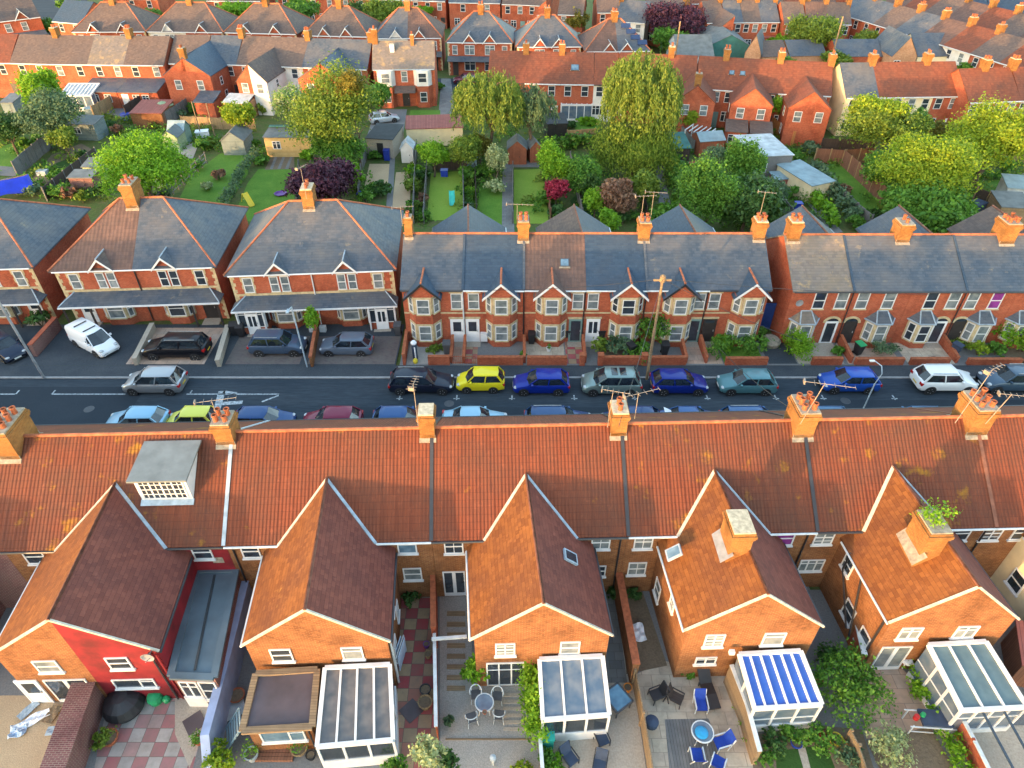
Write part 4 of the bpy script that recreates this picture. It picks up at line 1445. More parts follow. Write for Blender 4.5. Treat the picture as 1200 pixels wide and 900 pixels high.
# ---------------------------------------------------------------- light, sky, camera
SUN_EL, SUN_AZ = R(3.4), R(219.3)          # elevation, compass bearing of the sun
sd = Vector((math.sin(SUN_AZ) * math.cos(SUN_EL), math.cos(SUN_AZ) * math.cos(SUN_EL), math.sin(SUN_EL)))
w = bpy.data.worlds.new('World'); scene.world = w; w.use_nodes = True
nt = w.node_tree
sky = nt.nodes.new('ShaderNodeTexSky'); sky.sky_type = 'NISHITA'; sky.sun_disc = False
sky.sun_elevation = SUN_EL; sky.sun_rotation = SUN_AZ; sky.altitude = 50; sky.air_density = 1.0; sky.dust_density = 1.2; sky.ozone_density = 1.0
bg = nt.nodes['Background']; nt.links.new(sky.outputs[0], bg.inputs[0]); bg.inputs[1].default_value = .15
ld = bpy.data.lights.new('sun', 'SUN'); ld.energy = 0.64; ld.angle = R(.6); ld.color = (1.0, .57, .26)
lo = bpy.data.objects.new('sun', ld); col.objects.link(lo); lo.location = sd * 300
lo.rotation_euler = (-sd).to_track_quat('-Z', 'Y').to_euler()
cd = bpy.data.cameras.new('camera'); cd.sensor_width = 36; cd.lens = F_PX / 1200 * 36; cd.clip_end = 3000; cd.clip_start = .5
co = bpy.data.objects.new('camera', cd); col.objects.link(co); co.location = (0, 0, CAM_H); co.rotation_euler = (PI / 2 - PITCH, 0, 0)
scene.camera = co
scene.view_settings.view_transform = 'Standard'; scene.view_settings.look = 'None'
scene.view_settings.exposure = 3.76; scene.view_settings.gamma = 1.0
scene.cycles.max_bounces = 5; scene.cycles.diffuse_bounces = 3; scene.cycles.glossy_bounces = 2; scene.cycles.transmission_bounces = 2
scene.cycles.use_denoising = True


def hit(root, M, px, py):
    """photo pixel -> (x, z) on the wall frame M of a house"""
    W = T(*root.location) @ RZ(root.rotation_euler.z) @ M
    u = (px - 600) / F_PX; v = (450 - py) / F_PX
    d = Vector((u, CP + v * SP, -SP + v * CP)); o = Vector((0, 0, CAM_H))
    Wi = W.inverted()
    o2 = Wi @ o; d2 = Wi.to_3x3() @ d
    t = -o2.y / d2.y
    q = o2 + d2 * t
    return q.x, q.z


def pw(H, M, px, py, w, h, style='sash', pane='pane_net', z=None, **k):
    x, zz = hit(H.root, M, px, py)
    return window(H.root, M, x, (zz - h / 2) if z is None else z, w, h, style, pane, **k)


# ---------------------------------------------------------------- terrain, street
def terrain():
    xs = [-420, -250, -160, -100, -60, -30, 0, 30, 60, 100, 160, 250, 420]
    ys = [-260, -150, -110, -85, -60, -40, -20, 0, 60, 150, 300, 700]
    hz = {-260: 12.4, -150: 12.2, -110: 12.0, -85: 9.6, -60: 4.0, -40: .6}  # unseen rise behind the camera, added to shade the low walls
    m = MB()
    P = [(x, y, hz.get(y, 0.0)) for y in ys for x in xs]
    nx = len(xs)
    F = []
    for j in range(len(ys) - 1):
        for i in range(nx - 1):
            F.append((j * nx + i, j * nx + i + 1, (j + 1) * nx + i + 1, (j + 1) * nx + i))
    m.smooth = True
    m.faces(P, F)
    o = m.build('ground', MT['earth']); o['kind'] = 'structure'


terrain()
KF, KN = 39.85, 33.3        # far and near kerb lines
def rect(name, x0, y0, x1, y1, z, mat):
    return flat(name, [(x0, y0), (x1, y0), (x1, y1), (x0, y1)], mat, z=z, pix=False)
rect('road', -150, KN, 150, KF, .008, 'asphalt')
rect('road_patch', -11, 33.6, 8, 36.6, .0125, 'asphalt_new')
rect('road_patch', -42, 34.4, -27, 38.9, .0125, 'asphalt_new')
rect('road_patch', 20, 35.2, 39, 37.4, .0125, 'asphalt_new')
for nm, y0, y1 in (('pavement', KF + .13, 41.35), ('pavement', 31.4, KN - .13)):
    m = MB(); m.box(-150, y0, -.1, 150, y1, .11); o = m.build(nm, MT['pave']); o['kind'] = 'structure'
for y in (KF, KN - .13):
    m = MB(); m.box(-150, y, -.1, 150, y + .13, .115); o = m.build('kerb', MT['kerb']); o['kind'] = 'structure'
    m = MB()
for i, (x, y) in enumerate(((-30, 36.4), (-4.5, 37.0), (9.0, 36.2), (24, 37.3))):
    m = MB(); m.lathe([(.36, 0), (.36, .006), (.30, .007), (.30, .003)], n=20); o = m.build('manhole_cover', MT['darkgrey'], None, T(x, y, .014)); tag(o, ['round manhole cover left of the silver people carrier', 'round manhole cover in the road below the navy estate car', 'round manhole cover in the road near the telegraph pole', 'round manhole cover in the road below the bright blue hatchback'][i], 'manhole cover')
# painted parking bay lines
def stripe(x0, y0, x1, y1, wd=.1):
    wd = wd * 1.25
    a, b = Vector((x0, y0, 0)), Vector((x1, y1, 0)); n = (b - a).normalized(); n = Vector((-n.y, n.x, 0)) * wd / 2
    return flat('road_marking', [(a - n)[:2], (b - n)[:2], (b + n)[:2], (a + n)[:2]], 'line', z=.0175, pix=False)
for px0, px1 in ((-20, 24), (66, 152), (222, 330)):
    a, b = at(px0, 456), at(px1, 455); stripe(a.x, 38.05, b.x, 38.05, .09)
for px in (24, 66, 226): a = at(px, 456); stripe(a.x, 38.05, a.x, 38.5, .09)
for px in (470, 536, 600, 672, 742, 826, 905, 960, 1042, 1140): a = at(px, 458); stripe(a.x - .22, 37.55, a.x + .22, 37.55, .08); stripe(a.x, 37.4, a.x, 37.95, .08)
stripe(at(265, 478).x, 36.0, at(335, 478).x, 36.0, .09)
stripe(at(258, 474).x, 36.1, at(262, 455).x, 38.4, .4); stripe(at(262, 470).x, 37.0, at(285, 470).x, 37.15, .3); stripe(at(264, 455).x, 38.3, at(280, 456).x, 38.1, .25)
stripe(at(310, 464).x, 37.2, at(328, 460).x, 37.9, .12)

# ---------------------------------------------------------------- near terrace (seen from the back)
NA = math.atan(.03); NU = Vector((math.cos(NA), math.sin(NA), 0)); NV = Vector((-math.sin(NA), math.cos(NA), 0)); NB = Vector((0, 21.3, 0))
ND, NE, NRg = 8.6, 5.1, 8.3
SK = -.055


def near_house(s0, s1, label, wall='brick', roof='tile_near', rise=0.0, gut='gutterw'):
    o = NB + NU * s1 + NV * ND
    H = House('terraced_house', label, 'house', 'red roofed terrace in the foreground', o.x, o.y, PI + NA, s1 - s0, ND, NE + rise, NRg + rise, wall, roof, ov=.2, ridge_mat='ridge', gut=gut, gutf='gutter')
    # street front: two windows, a door and a ground floor window
    for x in (1.2, 3.4): window(H.root, H.F, x, 3.0, 1.0, 1.35, 'sash', 'pane_net')
    window(H.root, H.F, 1.4, .8, 1.4, 1.4, 'two', 'pane_net'); door(H.root, H.F, H.w - .9, .9, 2.05, rnd.choice(('door_white', 'door_dark', 'door_teal')), 'half')
    H.s0, H.s1 = s0, s1
    return H


P_ = dict(
    A=(-24.7, -19.42, -14.0, 3.45, 3.5, 5.15), B=(-14.0, -9.02, -3.95, 3.1, 3.1, 5.0), C=(-3.95, .9, 5.72, 3.0, 3.0, 5.0),
    D=(5.72, 10.42, 15.12, 3.0, 3.0, 4.85), E=(15.12, 19.55, 24.12, 2.85, 2.85, 4.75), F=(24.12, 28.9, 33.7, 2.9, 2.9, 4.75), Z=(-34.6, -29.7, -24.7, 2.95, 2.95, 5.0))
NH = {}
LBL = {
    'Zl': 'red roofed brick terraced house mostly beyond the left edge of the photo', 'Zr': 'red roofed terraced house with a dark shaded wing wall at the left edge',
    'Al': 'brick terraced house with orange lit wing and stained tiles at the far left', 'Ar': 'terraced house with bright red painted rear wing and flat roofed dormer',
    'Bl': 'brick terraced house with a brown flat roofed extension behind its wing', 'Br': 'brick terraced house with wing roof coloured dark for shade and long white conservatory over red slabs',
    'Cl': 'brick terraced house with french doors and green ivy beside metal chairs', 'Cr': 'brick terraced house with a blue tinted glass conservatory and small roof window',
    'Dl': 'brick terraced house behind the patio with blue cushioned chairs', 'Dr': 'brick terraced house with a bright blue conservatory roof',
    'El': 'brick terraced house with patio doors onto pinkish paving and round bushes', 'Er': 'brick terraced house with a teal roofed white conservatory',
    'Fl': 'brick terraced house with cream rendered wing wall at the right edge', 'Fr': 'brick terraced house of the near row mostly beyond the right edge of the photo'}
for k, (s0, sm, s1, hl, hr, L) in P_.items():
    for sd_, a, b in (('l', s0, sm), ('r', sm, s1)):
        wall = {'Ar': 'red_paint', 'Zr': 'brick_dark', 'Zl': 'brick_dark'}.get(k + sd_, 'brick')
        roof = 'tile_near2' if k in 'ADE' else 'tile_near'
        H = near_house(a, b, LBL[k + sd_], wall, roof, 0.0, 'gutter' if k + sd_ in ('Al', 'Ar', 'Cl', 'Cr', 'El') else 'gutterw')
        NH[k + sd_] = H
        ze, zr = 4.33, 6.83
        wr = {'Ar': 'tile_maroon_shade', 'Br': 'tile_maroon_shade', 'Cr': 'tile_maroon_shade'}.get(k + sd_, 'tile_maroon_shade' if sd_ == 'r' else 'tile_wing')  # right wing slopes coloured for shade; only the red house has maroon tiles
        ww = {'Fl': 'render_cream', 'Fr': 'render_cream'}.get(k + sd_, wall)
        if sd_ == 'l': args = (hl, 0.0)
        else: args = (H.w - hr, H.w)
        H.warg = (args[0], args[1], L)
        H.wing_half(args[0], args[1], L, ze, zr, SK, ww, wr)
        H.G, H.S = H.wing_frames(args[0], args[1], L, SK)
# party lines down the rear roofs
NH['Ar'].party_flashing(.0, 'lead'); NH['Br'].party_flashing(.0, 'gutter'); NH['Cr'].party_flashing(.0, 'gutter'); NH['Dr'].party_flashing(.0, 'gutter'); NH['Er'].party_flashing(.0, 'ridge_dark')
# main chimneys at the party lines
NH['Zr'].chimney(.1, sx=.95, sy=1.9, top=9.35, pots=6)
NH['Ar'].chimney(.25, sx=.9, sy=1.1, top=9.25, pots=4)
NH['Br'].chimney(.2, sx=.75, sy=.9, top=9.55, pots=0, cap='mort_cream')
NH['Cr'].chimney(.2, sx=.8, sy=1.05, top=9.45, pots=2, cap='mort_cream', potmat='terracotta')
NH['Dr'].chimney(.15, sx=1.0, sy=1.5, top=9.4, pots=6)
NH['Er'].chimney(.15, sx=1.05, sy=1.6, top=9.4, pots=6)
# wing chimneys
def wing_chimney(H, px, py, zt, cap, **k):
    q = at(px, py, zt)
    W = (T(*H.root.location) @ RZ(H.root.rotation_euler.z)).inverted()
    l = W @ q
    return H.chimney(l.x, l.y, .95, 1.35, top=zt, base=5.2, pots=0, cap=cap, flash=False, **k), l
o, l = wing_chimney(NH['Dl'], 868, 612, 8.1, 'mort_cream')
f = MB(); f.slab([(l.x + .8, l.y - .7, 6.42), (l.x + .8, l.y + .85, 6.36), (l.x + .3, l.y + .85, 6.85), (l.x + .3, l.y - .8, 6.85)][::-1], .03); f.build('flashing', MT['grey'], o)
o, l = wing_chimney(NH['El'], 1095, 612, 8.0, 'mortar')
f = MB(); f.slab([(l.x + .8, l.y - .7, 6.35), (l.x + .8, l.y + .95, 6.2), (l.x + .3, l.y + .95, 6.75), (l.x + .3, l.y - .8, 6.75)][::-1], .03); f.build('flashing', MT['mortar'], o)
pp = at(1097, 606, 8.1)
r = empty('chimney_plant', pp, 0, 'green bush growing out of the top of a wing chimney', 'plant'); link('foliage', leaf_mesh('foliage', [(0, 0, .15, .62, .5, .38)], 420, .08, 'lime', .3), r)
# windows of the rear walls, placed where the photo shows them
def nw(k, px, py, w, h, style='sash', pane='pane_dark', M=None, z=None, **kw): H = NH[k]; return pw(H, M or H.Rr, px, py, w, h, style, pane, z, sill=kw.pop('sill', 'white'), **kw)
nw('Al', 43, 655, 1.0, 1.1, 'sash', 'pane_dark', z=3.75); nw('Ar', 237, 647, .95, 1.05, 'sash', 'pane_dark', z=3.8)
nw('Bl', 295, 649, .9, 1.0, 'sash', 'pane_dark', z=3.8); nw('Br', 477, 640, .95, 1.0, 'top', 'pane_blue', z=3.85); nw('Br', 484, 675, .95, 1.0, 'sash', 'pane_net', z=1.6)
nw('Cl', 532, 643, .95, 1.1, 'sash4', 'pane_dark', z=3.75); nw('Cl', 533, 686, 1.15, 2.1, 'patio', 'pane_dark', z=.12, sill=None)
nw('Cr', 704, 635, .95, 1.05, 'sash4', 'pane_net', z=3.8); nw('Cr', 703, 669, .6, .9, 'sash', 'pane_dark', z=1.5)
nw('Dl', 753, 640, .95, 1.1, 'sash4', 'pane_net', z=3.75); nw('Dl', 745, 673, .95, 1.05, 'sash4', 'pane_net', z=1.55)
nw('Dr', 920, 628, 1.0, 1.1, 'sash', 'pane_purple', z=3.75); nw('El', 964, 633, 1.0, 1.1, 'bars', 'pane_net', z=3.75); nw('El', 948, 667, 1.3, .95, 'three', 'pane_net', z=1.5)
nw('Er', 1127, 622, 1.0, 1.1, 'sash', 'pane_dark', z=3.8); nw('Er', 1160, 628, 1.0, 1.1, 'bars', 'pane_dark', z=3.75); nw('Fl', 1196, 625, .9, 1.05, 'sash', 'pane_dark', z=3.75)
nw('Fl', 1185, 668, 1.0, 1.0, 'sash', 'pane_dark', z=1.4)
g = lambda k: NH[k].G
nw('Al', 48, 771, 1.05, .95, 'sash', 'pane_net', g('Al'), 2.75); nw('Al', 88, 812, 1.9, 2.0, 'patio', 'pane_dark', g('Al'), .05, sill=None); door(NH['Al'].root, g('Al'), .35, .9, 2.0, 'door_white', 'half')
nw('Ar', 133, 767, 1.0, .95, 'sash', 'pane_dark', g('Ar'), 2.85); nw('Ar', 160, 803, 1.9, .75, 'side', 'pane_dark', g('Ar'), 1.15)
nw('Bl', 328, 762, .95, 1.0, 'sash', 'pane_dark', g('Bl'), 2.85); nw('Br', 411, 757, .95, 1.0, 'top', 'pane_net', g('Br'), 2.85)
nw('Cl', 592, 752, .9, 1.0, 'bars', 'pane_net', g('Cl'), 2.8); nw('Cl', 592, 790, 1.75, 2.05, 'three', 'pane_dark', g('Cl'), .1, sill=None); nw('Cr', 669, 747, .9, 1.0, 'sash', 'pane_net', g('Cr'), 2.8)
nw('Dl', 838, 747, .9, 1.0, 'bars', 'pane_net', g('Dl'), 2.8); nw('Dl', 826, 776, 1.0, .6, 'two', 'pane_dark', g('Dl'), 1.25); nw('Dr', 911, 738, 1.0, 1.0, 'top', 'pane_net', g('Dr'), 2.8)
nw('El', 1072, 733, 1.0, .95, 'two', 'pane_net', g('El'), 2.8); nw('El', 1043, 771, 1.45, 2.05, 'patio', 'pane_net', g('El'), .08, sill=None); nw('Er', 1139, 730, 1.0, .95, 'two', 'pane_net', g('Er'), 2.8)
# side walls of the wings
S = lambda k: NH[k].S
for x, z, ww, hh in ((1.1, 2.95, .8, 1.0), (2.5, .9, .9, 1.2), (4.0, .9, .8, 1.2)): window(NH['El'].root, S('El'), x, z, ww, hh, 'sash', 'pane_dark', sill='white')
for x, z, ww, hh in ((1.2, 1.2, .9, 1.2), (3.2, 1.0, .9, 1.2), (2.4, 3.0, .7, .8)): window(NH['Fl'].root, S('Fl'), x, z, ww, hh, 'sash', 'pane_dark', sill='white')
for x, z, ww, hh in ((.9, 3.0, .6, .8), (1.7, .9, .7, 1.1)): window(NH['Cl'].root, S('Cl'), x, z, ww, hh, 'sash', 'pane_net', sill='white')
for x, z, ww, hh in ((1.2, 1.0, .8, 1.2), (3.2, 1.1, .7, 1.0), (2.2, 3.0, .6, .7)): window(NH['Br'].root, S('Br'), x, z, ww, hh, 'sash', 'pane_dark', sill='white')
for x, z, ww, hh in ((1.0, 1.0, .8, 1.2), (2.9, 2.9, .6, .8)): window(NH['Dl'].root, S('Dl'), x, z, ww, hh, 'sash', 'pane_net', sill='white')
# pipes, dish, skylights
for k, x in (('Br', .35), ('Bl', .3), ('Cr', 4.5), ('Dr', 4.4), ('El', 2.0), ('Er', 4.3)):
    NH[k].pipe(NH[k].Rr, x, 4.9, mat='black')
for k, x in (('Br', .25), ('Cr', 4.6), ('El', 4.5)): NH[k].pipe(S(k), x, 4.2, mat='gutterw' if k != 'El' else 'black', r=.055)
H = NH['Ar']
_, sA = H.wing_frames(*H.warg, SK)
H.dish(H.G, 3.3, 4.35)
q = MB(H.G); q.bar((3.2, -.08, .1), (3.2, -.08, 4.2), .05, n=6); q.build('drainpipe', MT['gutter'], H.root)
H.pipe(H.G, 3.45, 4.1, mat='red_paint')
def wing_skylight(H, px, py, z, side, mat='pane_blue', w=.62, h=.8):
    q = at(px, py, z); l = (T(*H.root.location) @ RZ(H.root.rotation_euler.z)).inverted() @ q
    a = math.atan2(2.5, 3.0) * side
    M = T(l.x, l.y, l.z) @ Matrix.Rotation(a, 4, 'Y')
    m = MB(); m.box(-h / 2, -w / 2, -.02, h / 2, w / 2, .09); o = m.build('skylight', MT['lead'], H.root, M)
    m = MB(); m.box(-h / 2 + .08, -w / 2 + .08, .04, h / 2 - .08, w / 2 - .08, .10); m.build('pane', MT[mat], o)
wing_skylight(NH['Cr'], 668, 653, 5.55, -1, 'pane_dark'); wing_skylight(NH['Dl'], 790, 648, 5.3, 1)
# dormer on the red house
H = NH['Ar']
W = (T(*H.root.location) @ RZ(H.root.rotation_euler.z)).inverted()
xl, xr = (W @ at(226, 575, 6.9)).x, (W @ at(162, 575, 6.9)).x
x0, x1 = min(xl, xr) + .1, max(xl, xr) - .1
yf = (W @ Vector((-17.0, 22.4, 0))).y; yb = ND / 2 + .55
zf, zb_ = 7.92, 8.14; zb0 = H.zroof(yf) + .04
m = MB()
m.ext([(x0, yf, H.zroof(yf) - .25), (x0, yf, zf - .06), (x0, yb, zb_ - .06), (x0, yb, H.zroof(yb) - .35)], (x1 - x0, 0, 0))
o = m.build('dormer', MT['white'], H.root)
m = MB(); m.slab([(x0 - .18, yb - .15, zb_ + .07), (x1 + .18, yb - .15, zb_ + .07), (x1 + .18, yf + .22, zf + .03), (x0 - .18, yf + .22, zf + .03)], .1)
m.build('dormer_roof', MT['dormer_grey'], o)
window(H.root, T(x1, yf) @ RZ(PI), (x1 - x0) / 2, zb0 + .12, (x1 - x0) - .3, zf - .12 - zb0 - .1, 'grid', 'pane_dark', sill=None)
m = MB(); m.bar((x0 - .05, yf + .1, H.zroof(yf + .1) + .05), (x1 + .05, yf + .1, H.zroof(yf + .1) + .05), .16, .03, up=(0, .6, 1)); m.build('dormer_flashing', MT['lead'], o)
# plaque of bare plaster on the red wall, flue
m = MB(H.Rr); x, z = hit(H.root, H.Rr, 256, 656); m.box(x - .3, -.02, z - .22, x + .25, .01, z + .2); m.build('bare_patch', MT['mortar'], H.root)
m = MB(S('Ar')); m.bar((.8 + 2.6, -.25, 2.3), (.8 + 2.6, 0, 2.3), .09, n=8); m.build('flue', MT['black'], H.root)
# F row cream panel, drain pipes with dark brown branch on the E wing
m = MB(S('El')); m.bar((1.0, -.09, 4.3), (1.0, -.09, 3.0), .05, n=6); m.bar((1.0, -.09, 3.0), (3.2, -.4, 1.2), .05, n=6); m.bar((2.2, -.09, 4.2), (3.6, -.4, 1.0), .05, n=6); m.build('waste_pipes', MT['black'], NH['El'].root)
# aerials
aerial(at(745, 482, 9.4), 1.2, R(20), 'tv aerial beside a satellite dish on the chimney with two terracotta pots', 1.9)
aerial(at(489, 490, 9.6), 2.2, R(80), 'tall thin tv aerial on the bare cream topped chimney', 1.0)
aerial(at(713, 492, 9.4), 1.9, R(-15), 'tv aerial mast at the left side of the two pot chimney', 1.3, tilt=.03)
aerial(at(256, 492, 9.2), 1.3, R(12), 'tv aerial on the chimney above the red painted house', 1.9)
aerial(at(941, 488, 9.4), 2.2, R(-12), 'tv aerial with long boom on the six pot chimney above the blue conservatory', 2.3, tilt=.2)
aerial(at(1124, 487, 9.4), 2.6, R(30), 'tall leaning tv aerial on the chimney at the right end of the near roofs', 1.3, tilt=.35)
aerial(at(1160, 488, 9.4), 1.5, R(-10), 'short tv aerial on the right side of the rightmost near chimney', 1.4, tilt=.25)
# off-frame continuation of the near row to the left
for i in range(6):
    near_house(-34.6 - 5 * (i + 1), -34.6 - 5 * i, 'red roofed terraced house of the near row lying beyond the left edge of the photo')
# ---------------------------------------------------------------- middle terrace of six bay fronted houses
TX = [-8.35, -3.7, .95, 5.6, 10.25, 14.9, 19.5]
TY, TD, TE, TR_ = 44.5, 8.0, 5.1, 7.5
MTL = [
    ('slate', 'bay fronted brick house with upper bay windows swung open, left end of its row', 'pane_net'),
    ('slate_blue', 'brick terraced house with white half glazed door beside a tall white downpipe', 'pane_net'),
    ('tile_brown', 'bay fronted terraced house with a brown tiled lichen stained roof and roof window', 'pane_net'),
    ('slate_blue', 'brick terraced house with smooth blue slate roof and white panelled door behind shrubs', 'pane_dark'),
    ('slate', 'bay fronted terraced house behind the telegraph pole', 'pane_net'),
    ('slate', 'end terraced house with bay window above a leafy hedge and dark doorway', 'pane_net')]
bayx = [500, 588, 645, 733, 790, 872]; doorx = [538, 553, 677, 694, 811, 828]; upx = [536, 555, 679, 695, 821, 837]
MH = []
for i, (rf, lb, pn) in enumerate(MTL):
    x0, x1 = TX[i], TX[i + 1]
    H = House('terraced_house', lb, 'house', 'bay fronted terrace across the street', x0, TY, R(-.4), x1 - x0, TD, TE, TR_, 'brick_red', rf, 'gable' if i == 0 else 'party', 'gable' if i == 5 else 'party', gut='black' if i in (0, 5) else 'gutterw')
    MH.append(H)
    bx = hit(H.root, H.F, bayx[i], 385)[0]; bx = min(max(bx, 1.42), H.w - 1.42)
    H.bay2(bx, 'brick_red', 'slate_blue' if i != 2 else 'tile_brown', panes=('pane_net', 'pane_dark' if i == 3 else 'pane_net'), barge='black' if i in (0, 4) else 'white', styles=('sash', 'sash'))
    dx = hit(H.root, H.F, doorx[i], 392)[0]; dx = min(max(dx, .6), H.w - .6)
    ux = hit(H.root, H.F, upx[i], 353)[0]; ux = min(max(ux, .55), H.w - .55)
    window(H.root, H.F, ux, 3.2, .85, 1.4, 'sash', 'pane_net', surround='lintel')
    dm, gz = [('door_white', 'half'), ('door_white', 'half'), ('door_teal', 'full'), ('door_white', 'twin'), ('door_teal', 'full'), ('door_dark', 'fan')][i]
    door(H.root, H.F, dx, .95, 2.1, dm, gz, .12, 'lintel')
    if i in (0, 1, 2, 3, 4): H.pipe(H.F, H.w - .06, 5.0, mat='gutterw' if i == 0 else 'black', r=.05 if i else .06)
    # rear wing, gabled, shared in pairs
    hw = 3.1
    if i % 2 == 0: H.wing_half(H.w - hw, H.w, 3.9, 4.2, 6.25, -.06, roof='slate_brown' if i == 2 else 'slate_blue', verge=False)
    else: H.wing_half(hw, 0.0, 3.9, 4.2, 6.25, -.06, roof='slate_blue', verge=False)
    for x in (1.2, 3.3): window(H.root, H.Rr, x, 3.2, .9, 1.3, 'sash', 'pane_net', simple=True)
    s = MB(); s.box(dx - .6, -.75, 0, dx + .6, -.003, .13); s.build('doorstep', MT['concrete'], H.root)
MH[2].skylight(3.05, 1.75, .7, .7)
sm = MB()
for H in MH:   # brick string course
    q = MB(); q.box(.01, -.03, 2.78, H.w - .01, .01, 2.9); q.build('string_course', MT['stone'], H.root)
MH[0].chimney(.35, sx=.6, sy=.7, top=8.95, pots=2, pot_h=.3); MH[1].chimney(MH[1].w - .1, sx=.85, sy=1.2, top=8.75, pots=4); MH[3].chimney(MH[3].w - .1, sx=.85, sy=1.2, top=8.65, pots=4); MH[5].chimney(MH[5].w - .45, sx=.85, sy=1.1, top=8.7, pots=4, cap='mort_cream')
MH[0].party_flashing(MH[0].w - .02, 'slate_blue'); MH[1].party_flashing(MH[1].w - .05, 'slate'); MH[3].party_flashing(MH[3].w - .05, 'slate')
m = MB(); m.box(hit(MH[1].root, MH[1].F, 567.5, 393)[0] - .3, -.35, .35, hit(MH[1].root, MH[1].F, 567.5, 393)[0] + .25, -.003, 1.05); m.build('meter_box', MT['white'], MH[1].root)
aerial(at(471, 258, 8.9), 1.1, R(10), 'tv aerial on the slim chimney at the left end of the bay fronted terrace', 1.6)
aerial(at(606, 256, 8.7), 1.2, R(-5), 'tv aerial on the chimney between the blue and brown tiled roofs', 2.0)
aerial(at(751, 258, 8.6), 2.0, R(5), 'left of two tall aerials on the chimney near the conical tree', 1.6); aerial(at(762, 258, 8.6), 2.3, R(-8), 'right of two tall aerials on the chimney near the conical tree', 1.6)
aerial(at(889, 258, 8.65), 2.3, R(-15), 'tall tv aerial on the cream topped end chimney of the bay fronted terrace', 1.3)

# ---------------------------------------------------------------- right terrace with arched doorways
RX = [21.2, 25.7, 30.2, 34.2, 38.2, 42.4, 46.6]
RTL = [('slate_worn', 'end terraced house with pale worn mottled slates and a bare red gable'),
       ('slate', 'brick terraced house with cream arched porch and open dark recess beside the worn slate roof'),
       ('slate', 'brick terraced house with a dark open bay window and white glazed arched door'),
       ('slate', 'brick terraced house with purple curtained upper window and arched porch'),
       ('slate', 'brick terraced house partly behind a bright green hedge near the right edge'),
       ('slate', 'slate roofed terraced house cut by the right edge of the photo')]
RH = []
rb = [(940, 'l'), (1028, 'r'), (1078, 'l'), (1146, 'r'), (1192, 'l'), (1262, 'r')]
rd = [976, 992, 1098, 1116, 1225, 1240]
ru = [[959, 990], [1009, 1040], [1089, 1120], [1137, 1165], [1212, 1240], [1262, 1290]]
for i, (rf, lb) in enumerate(RTL):
    x0, x1 = RX[i], RX[i + 1]
    H = House('terraced_house', lb, 'house', 'terrace with arched doors across the street', x0, 44.3, R(.2), x1 - x0, TD, TE, TR_, 'brick_red', rf, 'gable' if i == 0 else 'party', 'party', gut='gutter')
    RH.append(H)
    bx = hit(H.root, H.F, rb[i][0], 380)[0]; bx = min(max(bx, 1.25), H.w - 1.25)
    H.bay1(bx, 'slate_worn' if i == 0 else 'slate', base='brick_red', panes='pane_net' if i != 2 else 'pane_dark', hh=1.5)
    for j, u in enumerate(ru[i]):
        x = hit(H.root, H.F, u, 356)[0]; x = min(max(x, .6), H.w - .6)
        window(H.root, H.F, x, 3.35, .9, 1.45, 'sash', 'pane_purple' if (i == 3 and j == 1) else ('pane_dark' if i in (0, 2) and j == 0 else 'pane_net'), surround='lintel')
    dx = hit(H.root, H.F, rd[i], 388)[0]; dx = min(max(dx, .75), H.w - .75)
    door(H.root, H.F, dx, .9, 2.0, ['door_white', 'door_dark', 'door_white', 'door_dark', 'door_teal', 'door_white'][i], ['full', None, 'full', None, 'half', 'half'][i], .12, 'arch')
    hw = 2.9
    if i % 2 == 0: H.wing_half(H.w - hw, H.w, 3.9, 4.2, 6.25, -.06, roof='slate' if i == 0 else 'slate_brown' if i == 4 else 'slate', verge=False)
    else: H.wing_half(hw, 0.0, 3.9, 4.2, 6.25, -.06, roof='slate', verge=False)
    s = MB(); s.box(dx - .6, -.7, 0, dx + .6, -.003, .13); s.build('doorstep', MT['concrete'], H.root)
    if i in (1, 3): H.pipe(H.F, .08, 5.0, mat='black')
for i in (1, 3, 5): RH[i].party_flashing(.0, 'slate_blue')
RH[0].chimney(.5, sx=.9, sy=1.1, top=8.75, pots=4, cap='mort_cream'); RH[1].chimney(RH[1].w - .1, sx=1.0, sy=1.3, top=8.6, pots=2); RH[3].chimney(RH[3].w - .1, sx=1.1, sy=1.5, top=8.7, pots=6)
RH[0].dish(RH[0].F, *hit(RH[0].root, RH[0].F, 935, 352))

# ---------------------------------------------------------------- semi detached pairs at the left
SD, SE, SR = 10.3, 5.2, 8.55


